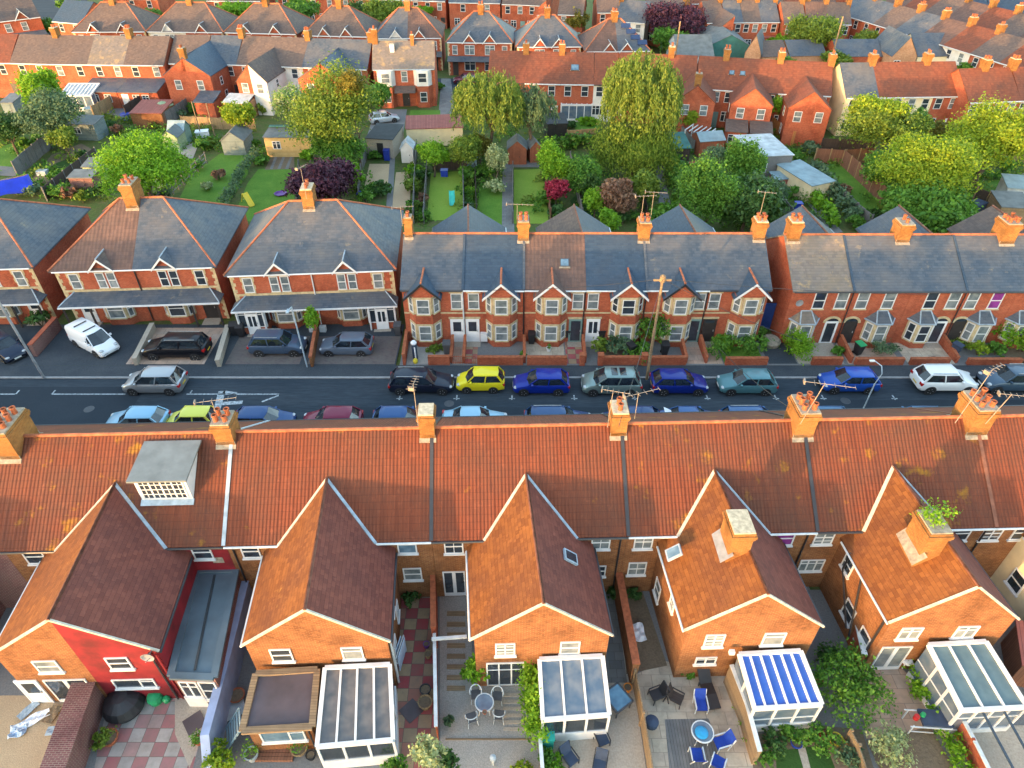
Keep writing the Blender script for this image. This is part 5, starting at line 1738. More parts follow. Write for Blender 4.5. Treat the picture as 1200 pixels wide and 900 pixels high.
def semi_half(x, y, rot, wd, side, label, roof, dark=False, porch=False, panes='pane_net'):
    """one half of a hipped semi detached pair; side 'l' has its outer end at local x=0"""
    H = House('semi_detached_house', label, 'house', 'hipped semi detached houses across the street', x, y, rot, wd, SD, SE, SR, 'brick_red', roof,
              'hip' if side == 'l' else 'party', 'hip' if side == 'r' else 'party', hip=4.45, ov=.28, gut='white')
    f = (lambda v: v) if side == 'l' else (lambda v: wd - v)
    fr = 'pane_dark' if dark else panes
    window(H.root, H.F, f(1.3), 3.3, .75, 1.35, 'sash', fr, surround='block')
    for dx in (-.42, .42): window(H.root, H.F, f(3.75) + dx, 3.3, .68, 1.4, 'sash', fr, surround='lintel')
    H.gablet(f(3.75), roof if roof != 'tile_brown' else 'slate_brown')
    H.quoins([(.0, 1)] if side == 'l' else [(wd, -1)])
    st = MB()
    st.box(.02, -.028, 4.86, wd - .02, .02, 5.06); st.box(.02, -.025, 3.0, wd - .02, .02, 3.2)
    st.build('stone_bands', MT['stone'], H.root)
    H.bay1(f(3.75), 'slate', w=2.5, fw=1.5, pj=.6, zt=2.36, zr=2.4, panes='pane_dark' if dark else 'pane_net', hh=1.5, z0=.8, roof=False, base='brick_red')
    # slate canopy over the ground floor
    y1, zf, zb = -1.35, 2.42, 3.02
    m = MB()
    a, b = (-.15, wd) if side == 'l' else (0, wd + .15)
    if side == 'l':
        m.slab([(a, y1, zf), (b, y1, zf), (b, .0, zb), (a + 1.0, .0, zb)], .07); m.slab([(a, 0, zf), (a, y1, zf), (a + 1.0, 0, zb)], .07)
    else:
        m.slab([(a, y1, zf), (b, y1, zf), (b - 1.0, .0, zb), (a, .0, zb)], .07); m.slab([(b, y1, zf), (b, 0, zf), (b - 1.0, 0, zb)], .07)
    o = m.build('canopy', MT['slate'], H.root)
    q = MB(); q.bar((a + .01, y1 - .05, zf - .06), (b - .01, y1 - .05, zf - .06), .05, .06); q.build('canopy_gutter', MT['white'], o)
    q = MB(); e = a + .05 if side == 'l' else b - .05; i_ = a + 1.0 if side == 'l' else b - 1.0; q.bar((e, y1 + .04, zf + .02), (i_, 0, zb + .02), .05, n=6); q.build('canopy_hip', MT['lead'], o)
    for px_ in (.15, 2.2):
        q = MB(); q.bar((f(px_), y1 + .12, 0), (f(px_), y1 + .12, zf - .05), .06); q.build('canopy_post', MT['white' if porch else 'door_dark'], o)
    if porch:
        m = MB(); cx = f(1.25)
        m.box(cx - 1.05, y1 + .25, .1, cx + 1.05, -.01, .75); p = m.build('porch', MT['brick_red'], H.root)
        m = MB()
        for xx in (-1.05, -.45, .45, 1.05): m.box(cx + xx - .045, y1 + .2, .75, cx + xx + .045, y1 + .3, 2.34)
        for zz in (.78, 1.95, 2.3): m.box(cx - 1.0, y1 + .21, zz - .035, cx + 1.0, y1 + .29, zz + .035)
        for yy in (y1 + .25, -.05):
            for xx in (-1.05, 1.05): m.box(cx + xx - .04, yy - .04, .75, cx + xx + .04, yy + .04, 2.34)
        m.build('porch_frame', MT['white'], p)
        m = MB(); m.box(cx - 1.02, y1 + .235, .76, cx + 1.02, y1 + .255, 2.3); m.box(cx - 1.03, y1 + .26, .76, cx - 1.01, -.05, 2.3); m.box(cx + 1.01, y1 + .26, .76, cx + 1.03, -.05, 2.3); m.build('porch_glazing', MT['pane_dark'], p)
        door(H.root, T(0, y1 + .2), cx, .85, 1.9, 'door_white', 'twin', .1)
    else: door(H.root, H.F, f(1.3), .95, 2.1, 'door_dark' if dark else 'door_white', 'fan' if dark else 'half', .12)
    s = MB(); s.box(f(1.3) - .7, y1 + (-.2 if porch else .3), 0, f(1.3) + .7, -.003 if not porch else y1 + .19, .12); s.build('doorstep', MT['concrete'], H.root)
    for x in (1.4, 4.2): window(H.root, H.Rr, x, 3.3, 1.0, 1.3, 'sash', 'pane_net', simple=True)
    return H


def semi(x0, y0, rot, W, specs, chim):
    out = []
    u = Vector((math.cos(rot), math.sin(rot), 0))
    h = W / 2
    out.append(semi_half(x0, y0, rot, h, 'l', *specs[0][:2], **specs[0][2]))
    p = Vector((x0, y0, 0)) + u * h
    out.append(semi_half(p.x, p.y, rot, h, 'r', *specs[1][:2], **specs[1][2]))
    out[chim[0]].chimney(chim[1], sx=chim[2], sy=chim[3], top=chim[4], pots=chim[5], cap=chim[6])
    return out


S1 = semi(-50.6, 47.1, R(3.4), 12.5, [('semi detached house whose roof is cut by the left edge of the photo', 'slate', {}), ('slate roofed semi detached house beside the leaning lamp post at the far left', 'slate', {})], (0, 6.1, 0.9, 1.5, 9.9, 4, 'mortar'))
S2 = semi(-36.05, 47.2, R(3.6), 12.35, [('semi detached house with brown tiled half roof behind the white van', 'tile_brown', {}), ('semi detached house with dark framed windows behind the black pickup', 'slate', dict(dark=True))], (0, 5.6, 0.95, 1.7, 9.95, 4, 'mortar'))
S3 = semi(-22.1, 46.6, R(4.0), 12.75, [('slate semi detached house with white porch and small green tree at its bay', 'slate', dict(porch=True)), ('slate semi detached house with white porch beside the steel blue hatchback', 'slate', dict(porch=True))], (0, 6.1, 0.9, 1.4, 9.75, 3, 'mort_cream'))
for S_ in (S2, S3):
    S_[0].pipe(S_[0].F, S_[0].w - .05, 5.0, mat='white' if S_ is S3 else 'door_dark', r=.05)
aerial(at(358, 226, 9.7), 2.1, R(60), 'tv aerial on the semi detached chimney by the purple tree', 1.1)
for S_ in (S2, S3):   # pale streak where rain runs off the chimney
    pass

# ---------------------------------------------------------------- street trees, poles, front gardens
lp = at(51.7, 443, .11)
r = empty('street_lamp', lp, 0, 'grey leaning street lamp post at the left end of the far pavement', 'street lamp')
m = MB(); m.bar((0, 0, 0), (-.25, 0, 7.5), .09, n=10); m.build('post', MT['grey'], r)
m = MB(); m.bar((-.25, 0, 7.5), (-.25, -1.3, 7.9), .05, n=8); m.build('arm', MT['grey'], r)
m = MB(); m.box(-.38, -1.9, 7.85, -.12, -1.2, 7.98); m.build('lantern', MT['steel'], r)
tp = pole(758, 443, 8.8, .11, 'brown wooden telegraph pole standing on the pavement before the fifth bay', mat='wood')
m = MB(); m.bar((-.6, 0, 8.4), (.6, 0, 8.4), .05, .06); m.lathe([(.2, 8.3), (.2, 8.7)], n=10); m.build('cross_arm', MT['wood'], tp)
ls = at(360, 430, .11)
r = empty('street_lamp', ls, 0, 'slim pale blue grey lamp post on the pavement beside the dark blue estate car', 'street lamp')
m = MB(); m.bar((0, 0, 0), (-.1, 0, 5.4), .06, n=8); m.build('post', MT['lead'], r)
m = MB(); m.bar((-.1, 0, 5.4), (-.1, -.7, 5.6), .04, n=6); m.build('arm', MT['lead'], r); m = MB(); m.box(-.2, -1.1, 5.55, 0, -.6, 5.65); m.build('lantern', MT['lead'], r)
ls = Vector((29.7, 33.05, .11))
ls = at(1019, 500, .11); ls.y = 32.9
r = empty('street_lamp', (at(1017, 497, 2.2).x - .4, 33.0, .11), 0, 'pale curved street lamp arm rising in front of the rightmost near roof', 'street lamp')
m = MB(); m.bar((0, 0, 0), (.1, 0, 5.0), .045, n=8); m.build('post', MT['lead'], r)
m = MB(); m.tube([(.1, 0, 5.0), (.35, .1, 5.7), (.4, .5, 6.0), (.1, .9, 6.1)], .03); m.build('arm', MT['lead'], r); m = MB(); m.box(-.2, .85, 6.05, .1, 1.0, 6.13); m.build('lantern', MT['gutterw'], r)
# overhead wires from the telegraph pole
pt = Vector((tp.location.x, tp.location.y, 8.6))
for i, (q, lb) in enumerate((((at(725, 500, 9.5)), 'thin wire running from the telegraph pole to the two pot chimney'), (at(560, 340, 5.2), 'thin wire from the telegraph pole to the white downpipe'), (at(940, 400, 4.9), 'thin wire from the telegraph pole to the bare red gable'), (at(1090, 345, 5.2), 'thin wire from the telegraph pole towards the dark open bay window'))):
    wire(pt, q, lb, .25)
wire(at(925, 478, 9.0), at(845, 410, 3.5), 'thin diagonal wire crossing the street beside the six pot chimney', .2)

# front gardens of the bay terrace
ZF = .115
rect('front_yard', -8.6, 41.36, 48, 44.6, .112, 'concrete_g')
def yard(x0, x1, mat, y0=41.55, y1=44.45): rect('yard_paving', x0, y0, x1, y1, .117, mat)
yard(-8.1, -4.7, 'gravel'); yard(-4.6, -3.75, 'pink_pave'); yard(-3.65, -2.7, 'check2'); yard(-2.6, .85, 'concrete_g'); yard(1.1, 4.1, 'beige_pave'); yard(4.2, 5.5, 'check2'); yard(5.7, 6.7, 'concrete_g'); yard(6.8, 10.1, 'soil'); yard(10.4, 13.3, 'concrete_g'); yard(13.4, 16.2, 'pink_pave'); yard(16.3, 19.4, 'lawn')
yard(19.7, 21.9, 'pave'); yard(22, 25.5, 'concrete'); yard(25.8, 29.9, 'pink_pave'); yard(30.4, 34, 'beige_pave'); yard(34.3, 38, 'concrete_g'); yard(38.4, 46, 'soil')
rect('driveway', -52, 41.36, -8.9, 46.9, .112, 'pave')
rect('driveway', -29.6, 41.5, -23.6, 46.4, .117, 'pink_pave'); rect('driveway', -22.0, 41.5, -16.3, 45.2, .117, 'drive'); rect('driveway', -15.7, 41.5, -9.0, 45.2, .117, 'drive')
fw = lambda a, b, label, h=.75, **k: wall_run([(a, 41.5), (b, 41.5)], h, 'brick_red', label, .24, 'terracotta', pix=False, z=.1, group='low front garden walls', **k)
fw(-6.4, -4.75, 'low red garden wall beside the golf bag and grey bin'); fw(-2.65, .85, 'low red front wall before the second bay', .7); fw(1.15, 4.2, 'low red front wall in front of the brown tiled house', .7, piers=[(5.35, 41.5)])
fw(6.9, 10.1, 'low brick wall holding back the climbing shrub', .7, piers=[(6.75, 41.5), (10.1, 41.5)]); fw(10.5, 13.3, 'low brick wall beside the telegraph pole', .7); fw(16.3, 19.5, 'low brick wall under the leafy hedge of the end house', .6)
fw(22.9, 25.2, 'low mossy brick wall by the rounded green bush', .6); fw(26.2, 29.9, 'low brick wall in front of the variegated shrub', .55); fw(30.4, 33.4, 'low wall with a coiled black object behind it', .55); fw(34.8, 38.9, 'low grey capped wall below the yellow green bushes', .5); fw(39.2, 46, 'low front wall at the right edge of the photo', .5)
# yard dividing walls
for x, lb in ((-4.68, 'narrow brick divider left of the first white door'), (-3.7, 'brick divider between the two white doors'), (.95, 'brick divider between second and third front yards'), (5.6, 'brick divider left of the white panelled door'), (13.35, 'brick divider beside the fifth doorway'), (14.9, 'brick divider between the last two doorways of the bay terrace'), (26.0, 'brick divider by the green lidded bin'), (34.1, 'brick divider by the dark blue bin')):
    wall_run([(x, 41.65), (x, 44.2)], [.55, .85], 'brick_red', lb, .18, 'terracotta', pix=False, z=.1, group='dividing walls of the front yards')
# iron railings gates
for x, lb in ((-4.2, 'rail gate before the first white door'), (-3.2, 'rail gate before the second white door')):
    r = empty('garden_gate', (x, 41.5, .1), 0, lb, 'gate', 'small rail gates'); m = MB()
    for i in range(7): m.bar((-.4 + i * .133, 0, .05), (-.4 + i * .133, 0, .85), .015)
    m.build('bars', MT['brick_red'], r); m = MB(); m.bar((-.42, 0, .2), (.42, 0, .2), .02); m.bar((-.42, 0, .75), (.42, 0, .75), .02); m.build('rails', MT['brick_red'], r)
# walls between the semis' drives
wall_run([(42, 418), (71, 385)], 1.1, 'brick_dark', 'purple brick drive wall left of the white van', .3, 'brick_red', z=.1)
wall_run([(160, 428), (181, 386)], .6, 'concrete', 'low stone edged drive wall left of the black pickup', .3, 'concrete', z=.1)
wall_run([(257, 430), (269, 388)], .6, 'concrete', 'low stone edged drive wall right of the black pickup', .3, 'concrete', z=.1)
wall_run([(366, 430), (374, 382)], .9, 'brick', 'thin brick wall between the dark blue estate and the steel blue hatchback', .2, 'terracotta', z=.1)
wall_run([(474, 428), (478, 398)], 1.0, 'brick_red', 'brick wall left of the golf bag', .2, 'terracotta', z=.1)
# planting in front
shrub(50, 383, 2.0, 1.5, 'dark', 'dark clipped bush on the end of the purple drive wall', 700, z=.1)
tree((355, 361, 375, 386), 2.1, 'lime', 'small bright green tree before the bay window', 700, leaf=.09, lob=4, cat='tree', base_z=.1)
shrub(762, 404, 2.6, 3.2, 'green', 'tall climbing shrub beside the fourth bay', 1500, z=.1, leaf=.11); shrub(722, 412, 2.4, 1.3, 'greygreen', 'grey green bush below the fourth bay', 700, z=.1); shrub(750, 418, 2.2, 1.2, 'green', 'green bush spilling over the low wall by the pole', 800, z=.1); shrub(703, 415, 1.3, 1.6, 'olive', 'olive bush beside the white panelled door', 500, z=.1)
hedge([(838, 416), (884, 410)], 1.6, 1.5, 'green', 'leafy mixed hedge before the end bay', 1700, z=.1, leaf=.11); shrub(845, 409, 1.6, 1.5, 'lime', 'yellow green bush left in the leafy hedge', 500, z=.1)
hedge([(926, 402), (938, 420)], 1.6, 1.7, 'lime', 'bright green clipped hedge mound by the worn slate house', 4200, z=.1, leaf=.09)
shrub(921, 393, 1.4, 1.9, 'dark', 'dark shrub against the bare red gable', 500, z=.1); shrub(1032, 413, 2.5, 1.2, 'greygreen', 'rounded variegated shrub in the second arched front yard', 900, z=.1, leaf=.09); shrub(980, 415, 1.0, .6, 'green', 'small green plant beside the low mossy wall', 250, z=.1)
shrub(1180, 408, 2.8, 2.6, 'lime', 'tall lime green bush near the right end of the arched terrace', 1300, z=.1, leaf=.11); shrub(1144, 416, 1.6, 1.2, 'gold', 'golden dome shaped bush beside the blue bin', 700, z=.1, leaf=.09); shrub(1197, 412, 2.6, 2.2, 'gold', 'yellow green bush at the right edge of the far pavement', 1000, z=.1, leaf=.11); shrub(1165, 416, 1.5, 1.2, 'green', 'green bush between the golden dome and the lime bush', 500, z=.1); shrub(1125, 405, 1.3, .6, 'olive', 'low flowering plant below the purple curtained window', 250, z=.1)
shrub(510, 411, 1.4, .35, 'olive', 'scruffy low plants in the gravel yard', 250, z=.1); shrub(890, 395, 1.1, 1.1, 'green', 'green shrub at the foot of the blue gate', 300, z=.1)
shrub(613, 417, .5, .35, 'green', 'small green plant by the second front wall', 120, z=.1)
# gate between the terraces
m = MB(); m.box(19.65, 46.2, .1, 21.1, 46.27, 2.6); o = m.build('side_gate', MT['door_blue']); tag(o, 'tall blue boarded gate between the two terraces', 'gate')
m = MB(); m.lathe([(.2, 0), (.75, .05), (.8, .35), (.6, .55), (.1, .6)], n=14); o = m.build('rockery_mound', MT['mortar'], None, T(*at(902, 403, .1))); tag(o, 'pale stone mound beside the blue gate', 'rockery')
# bins and small things in front yards
wheelie_bin(524, 414, 0, 'grey wheelie bin left of the first white door', 'darkgrey', group='wheelie bins in front yards')
wheelie_bin(611, 397, 10, 'black wheelie bin under the second bay', 'black', group='wheelie bins in front yards'); wheelie_bin(623, 402, -5, 'black wheelie bin left of the third bay', 'black', group='wheelie bins in front yards')
wheelie_bin(284, 394, 0, 'black wheelie bin in the alley left of the white porch, left one', 'black', group='wheelie bins in front yards'); wheelie_bin(276, 392, 8, 'second black wheelie bin deeper in the alley by the white porch', 'black', group='wheelie bins in front yards')
wheelie_bin(1004, 415, 20, 'dark wheelie bin with a bright green lid', 'black', 'green', group='wheelie bins in front yards'); wheelie_bin(1117, 416, 35, 'tilted dark blue wheelie bin on the arched terrace path', 'navy', group='wheelie bins in front yards'); wheelie_bin(778, 415, 0, 'black wheelie bin right of the telegraph pole', 'black', group='wheelie bins in front yards'); wheelie_bin(663, 398, 0, 'black bin beside the third bay doorway', 'black', group='wheelie bins in front yards'); wheelie_bin(738, 416, 30, 'black sack bin among the shrubs of the fourth house', 'black', group='wheelie bins in front yards'); wheelie_bin(704, 398, 0, 'black bin by the white panelled door', 'black', group='wheelie bins in front yards'); wheelie_bin(467, 392, 0, 'dark bin in the narrow passage beside the bay terrace', 'darkgrey', group='wheelie bins in front yards')
r = empty('golf_bag', at(487, 420, .12), R(15), 'white and navy bag leaning upright in the gravel yard', 'bag')
m = MB(); m.bar((0, 0, 0), (0, .15, 1.25), .2, n=12); m.build('body', MT['navy'], r); m = MB(); m.bar((0, -.19, .15), (0, -.05, 1.1), .11, .05, n=8); m.build('front_panel', MT['cloth_white'], r); m = MB(); m.lathe([(.2, 0), (.24, .15), (.12, .3)], (0, .17, 1.25), 10); m.build('hood', MT['cloth_white'], r)
m = MB(); m.lathe([(.16, 0), (.2, .2), (.14, .34), (.02, .36)], n=10); o = m.build('helmet', MT['yellow'], None, T(*at(487, 425, .12))); tag(o, 'yellow rounded toy on the gravel in front of the golf bag', 'toy')
plant_pot(643, 411, .2, .32, 'white plant pot below the third bay', 'white', 'green', .3, 90, z=.115)
m = MB(); 
for t_ in (.22, .17): m.lathe([(t_, 0), (t_ + .09, .06), (t_, .12)], n=14)
o = m.build('coiled_hose', MT['black'], None, T(*at(1095, 421, .12))); tag(o, 'coiled black hose behind a low wall', 'hose')
o = MB(); o.box(-.25, -.18, 0, .25, .18, .5); q = o.build('meter_cabinet', MT['white'], None, T(*at(367, 388, .12))); tag(q, 'white meter cabinet beside the small bright green tree', 'cabinet')
o = MB(); o.box(-.25, -.18, 0, .25, .18, .5); q = o.build('meter_cabinet', MT['white'], None, T(*at(379, 388, .12))); tag(q, 'white meter cabinet right of the thin drive wall', 'cabinet')

# ---------------------------------------------------------------- cars
car('mpv', (.40, .41, .43), 181, 446, 180, 'silver people carrier parked alone on the left of the far kerb', .7)
car('estate', (.010, .014, .03), 494, 446, 0, 'dark navy estate car with roof rails left of the yellow car', .5)
car('city', (.72, .60, .015), 563, 445, 180, 'bright yellow small hatchback', .1)
car('hatch', (.004, .022, .26), 634, 447, 180, 'royal blue hatchback right of the yellow car', .5)
car('mpv', (.22, .30, .29), 716, 447, 180, 'pale green people carrier with two dark sunroof panels', .6, pano=True)
car('hatch', (.004, .018, .20), 796, 447, 0, 'deep blue hatchback just right of the telegraph pole', .5)
car('hatch', (.075, .19, .22), 875, 447, 180, 'teal green hatchback parked before the leafy hedge', .6)
car('hatch', (.012, .07, .36), 995, 445, 180, 'bright blue three door hatchback with white headlights', .5)
car('suv', (.72, .73, .75), 1107, 445, 0, 'white crossover car with yellow rear plate', .05)
car('suv', (.05, .085, .13), 1185, 445, 180, 'slate blue crossover at the right edge of the street', .6)
car('van', (.74, .76, .80), 110, 399, -32, 'small white van parked slantwise on the drive', .0, group='cars parked on the drives')
car('long4', (.008, .008, .012), 207, 407, 180, 'long black pickup with hardtop on the stone edged drive', .3, group='cars parked on the drives')
car('suv', (.05, .08, .135), 326, 403, 0, 'dark blue estate car with roof rails on the block paved drive', .5, group='cars parked on the drives')
car('hatch', (.10, .13, .18), 406, 403, 180, 'steel blue hatchback on the drive beside the white porch', .6, group='cars parked on the drives')
car('hatch', (.012, .02, .045), 4, 405, -35, 'dark navy hatchback cut by the left edge of the drives', .5, group='cars parked on the drives')
yn = 34.5
near = [('hatch', (.22, .40, .55), 155, 180, 'pale sky blue hatchback just beyond the near ridge', .3), ('city', (.60, .58, .08), 221, 180, 'lime yellow small car beyond the near ridge', .1), ('hatch', (.012, .05, .16), 306, 0, 'dark blue hatchback half hidden behind the red house chimney', .5),
        ('hatch', (.16, .006, .035), 386, 180, 'maroon hatchback beyond the near ridge', .4), ('hatch', (.012, .06, .19), 470, 0, 'dark blue car behind the bare cream topped chimney', .5), ('saloon', (.24, .42, .55), 556, 0, 'pale blue saloon car beyond the near ridge', .3),
        ('estate', (.010, .05, .15), 655, 0, 'dark blue estate car left of the two pot chimney', .5), ('hatch', (.01, .04, .13), 741, 180, 'dark blue car peeping out right of the two pot chimney', .5), ('saloon', (.012, .07, .22), 813, 0, 'blue saloon with pale bonnet beyond the near ridge', .4),
        ('estate', (.012, .07, .20), 888, 0, 'blue estate with reddish tail lamps left of the six pot chimney', .4), ('hatch', (.014, .09, .20), 985, 0, 'teal blue car beside the curved street lamp', .5), ('hatch', (.014, .09, .20), 1079, 180, 'dark teal car left of the rightmost near chimney', .5), ('hatch', (.25, .01, .02), 1212, 180, 'red car parked at the right end of the near kerb', .4)]
for kind, c_, px_, hd, lb, mt in near:
    x_ = at(px_, 486, 1.3).x
    car(kind, c_, x_, yn, hd, lb, mt, pix=False, group='cars parked along the near kerb')
m = MB(); m.box(-.3, -.45, 0, .3, .45, .02); q = m.build('sunshade', MT['cloth_white'], None, T(at(783, 484, 1.2).x, 34.6, 1.24) @ Matrix.Rotation(R(28), 4, 'Y')); tag(q, 'white sheet lying on the windscreen of a blue car', 'sunshade')
# ---------------------------------------------------------------- houses beyond the gardens
ORD = ['first', 'second', 'third', 'fourth', 'fifth', 'sixth', 'seventh', 'eighth', 'ninth', 'tenth', 'eleventh', 'twelfth', 'thirteenth', 'fourteenth']


def far_house(a, b, label, group, wall='brick_red', roof='slate_brown', d=8.4, eave=5.1, ridge=7.7, le='party', re='party', chim=None, ups=2, lows=2, door_=True, simple=True, pane='pane_dark', gut='gutterw', name='terraced_house', ridge_tile=False):
    """a,b: left and right end of the visible long wall (world xy), seen from the camera"""
    a = Vector((a[0], a[1], 0)); b = Vector((b[0], b[1], 0))
    u = (b - a).normalized(); n = Vector((-u.y, u.x, 0))
    o = b + n * d
    w_ = (b - a).length
    H = House(name, label, 'house', group, o.x, o.y, math.atan2(u.y, u.x) + PI, w_, d, eave, ridge, wall, roof, re, le, far=True, gut=gut, ridge_tile=ridge_tile)
    H.V = H.Rr
    for i in range(ups):
        window(H.root, H.V, w_ * (i + .5 + rnd.uniform(-.06, .06)) / ups, eave - 1.75, .95, 1.35, 'sash', rnd.choice((pane, pane, 'pane_net')), simple=simple)
    for i in range(lows):
        window(H.root, H.V, w_ * (i + .45) / (lows + (1 if door_ else 0)), .9, 1.1, 1.3, 'two', pane, simple=simple)
    if door_: 
        q = MB(); q.box(-.45, -.05, 0, .45, .02, 2.05); q.build('door', MT[rnd.choice(('door_white', 'door_dark', 'door_teal', 'white'))], H.root, H.V @ T(w_ * .85, 0, .05))
    if chim is not None:
        x = {'l': w_ - .1, 'r': .1, 'm': w_ / 2}[chim] if isinstance(chim, str) else chim
        H.chimney(x, sx=.8, sy=1.05, top=ridge + 1.05, pots=rnd.choice((2, 4)), cap=rnd.choice(('mortar', 'mort_cream')))
    return H


def ex(px, py, z=5.1, off=0): p = at(px, py, z); return (p.x, p.y + off)
def roof_mat(i, L): return L[i % len(L)]


# grey roofed terrace at the back left
G1 = 'grey roofed terrace behind the left gardens'
B = [ex(x, y) for x, y in ((-38, 72), (11.5, 72.5), (56, 73.7), (102.5, 74.3), (145, 74.8), (191.5, 75.2))]
BL = []
for i in range(5):
    H = far_house(B[i], B[i + 1], ['brown roofed terraced house cut by the left edge behind the tall light green tree', 'grey roofed terraced house with a right hand chimney, behind the light green tree', 'grey roofed terraced house with a white lean-to conservatory at its back', 'grey roofed terraced house with low slate extension, right of the white lean-to', 'end house of the grey roofed terrace with dark gable, behind tan fences'][i], G1, 'brick_red', ['tile_orange', 'slate_brown', 'slate_brown', 'slate_worn', 'slate_brown'][i],
                  re='gable' if i == 4 else 'party', chim={1: 'r', 3: 'r'}.get(i), lows=1 if i < 2 else 0, door_=i < 2, ridge=7.9)
    BL.append(H)
for i, nm in ((3, 'low'), (4, 'low')):
    H = BL[i]; m = MB(); d = H.d
    P = [(0.02, d), (H.w - .02, d), (H.w - .02, d + 4.2), (.02, d + 4.2)]
    m.prism(P, -.2, [3.0, 3.0, 2.3, 2.3]); o = m.build('rear_extension', MT['brick_red'], H.root)
    m = MB(); m.slab([(0, d, 3.15), (H.w, d, 3.15), (H.w, d + 4.4, 2.4), (0, d + 4.4, 2.4)], .1); m.build('extension_roof', MT['slate'], o)
    F = T(H.w, d + 4.2) @ RZ(PI)
    if i == 3: window(H.root, F, 1.6, .9, 1.9, 1.1, 'three', 'pane_dark', simple=True); window(H.root, F, 3.9, .9, 1.0, 1.1, 'two', 'pane_dark', simple=True)
    else:
        q = MB(); q.box(-.5, -.05, 0, .5, .02, 2.05); q.build('door', MT['white'], H.root, F @ T(1.0, 0, .05))
        window(H.root, F, 2.6, .9, 1.0, 1.1, 'two', 'pane_dark', simple=True); window(H.root, F, 4.0, .9, 1.0, 1.1, 'two', 'pane_dark', simple=True)
p0, p1 = at(70, 112, 2.2), at(106, 112, 2.2)
leanto('conservatory', 'white lean-to conservatory with striped roof behind the big grey green tree', 'conservatory', [(p0.x, p0.y + 3.3), (p1.x, p1.y + 3.3), (p1.x, p1.y), (p0.x, p0.y)], 2.9, 2.2, 'felt_pale', 8, pn=4, dwarf=.5)

# second terrace with tall rear wings
G2 = 'terrace with gabled rear wings behind the left gardens'
B = [ex(x, y) for x, y in ((198, 73), (240, 73.6), (277, 74.5), (316, 76), (354, 77.5), (392, 79), (430, 80))]
BM = []
for i in range(6):
    H = far_house(B[i], B[i + 1], ['house whose tall brick rear wing has two white windows and a chimney', 'house with blue slate wing roof and dark lower windows left of the white wing', 'house with a white rendered wing side and orange gable',
                                  'brown roofed house between the white wing and the orange tree', 'slate roofed house with an orange brick wing gable behind the big orange green tree', 'end house of the winged terrace with a chimney next to the detached house'][i], G2, ['brick_red', 'brick_red', 'brick_red', 'render_white', 'brick_red', 'brick_red'][i],
                  ['slate_brown', 'slate', 'slate_brown', 'slate_brown', 'slate', 'slate'][i], re='gable' if i == 5 else 'party', le='gable' if i == 0 else 'party', chim={1: 'r', 3: 'r', 5: 'r'}.get(i), ridge=7.9, lows=1)
    BM.append(H)
def fwing(H, outer, inner, L, ze, zr, wall=None, roof=None, wins=True):
    H.wing_half(outer, inner, L, ze, zr, 0, wall, roof, simple=True)
    g, s = H.wing_frames(outer, inner, L)
    if wins:
        w_ = abs(outer - inner)
        window(H.root, g, w_ * .5, 3.0, .95, 1.3, 'sash', 'pane_net', simple=True); window(H.root, s, L * .5, 3.0, .8, 1.1, 'sash', 'pane_dark', simple=True); window(H.root, s, L * .6, .9, .9, 1.2, 'sash', 'pane_dark', simple=True)
    return g, s
H = BM[0]; fwing(H, 3.5, 0, 6, 5.0, 7.3, roof='slate_blue'); H.chimney(.1, H.d + 5.6, .8, .8, top=8.4, pots=2, base=5.5, flash=False)
fwing(BM[1], BM[1].w - 3.4, BM[1].w, 6, 5.0, 7.3, roof='slate_blue')
fwing(BM[2], 2.2, 0, 6.5, 4.6, 6.8, 'brick_red', 'slate_brown'); fwing(BM[3], BM[3].w - 2.2, BM[3].w, 6.5, 4.6, 6.8, 'render_white', 'slate_brown')
fwing(BM[4], 3.4, 0, 5.5, 4.9, 7.0, 'brick_red', 'slate'); fwing(BM[5], BM[5].w - 3.2, BM[5].w, 5.5, 4.9, 7.0, 'brick_red', 'slate_blue')
H = BM[1]; m = MB(); m.box(.4, H.d + 6, 0, 3.2, H.d + 9, 2.2); o = m.build('rear_extension', MT['brick_red'], H.root); m = MB(); m.slab([(.3, H.d + 6, 3.0), (3.3, H.d + 6, 3.0), (3.3, H.d + 9.2, 2.3), (.3, H.d + 9.2, 2.3)], .1); m.build('extension_roof', MT['slate'], o)
H = BM[2]; m = MB(); m.box(.1, H.d + 6.5, 0, 3.6, H.d + 9, 2.3); o = m.build('rear_extension', MT['brick_pale'], H.root); m = MB(); m.slab([(0, H.d + 6.5, 2.9), (3.7, H.d + 6.5, 2.9), (3.7, H.d + 9.2, 2.4), (0, H.d + 9.2, 2.4)], .1); m.build('extension_roof', MT['felt_pale'], o)
window(H.root, T(3.6, H.d + 9) @ RZ(PI), 1.8, .8, 2.6, 1.1, 'three', 'pane_dark', simple=True)

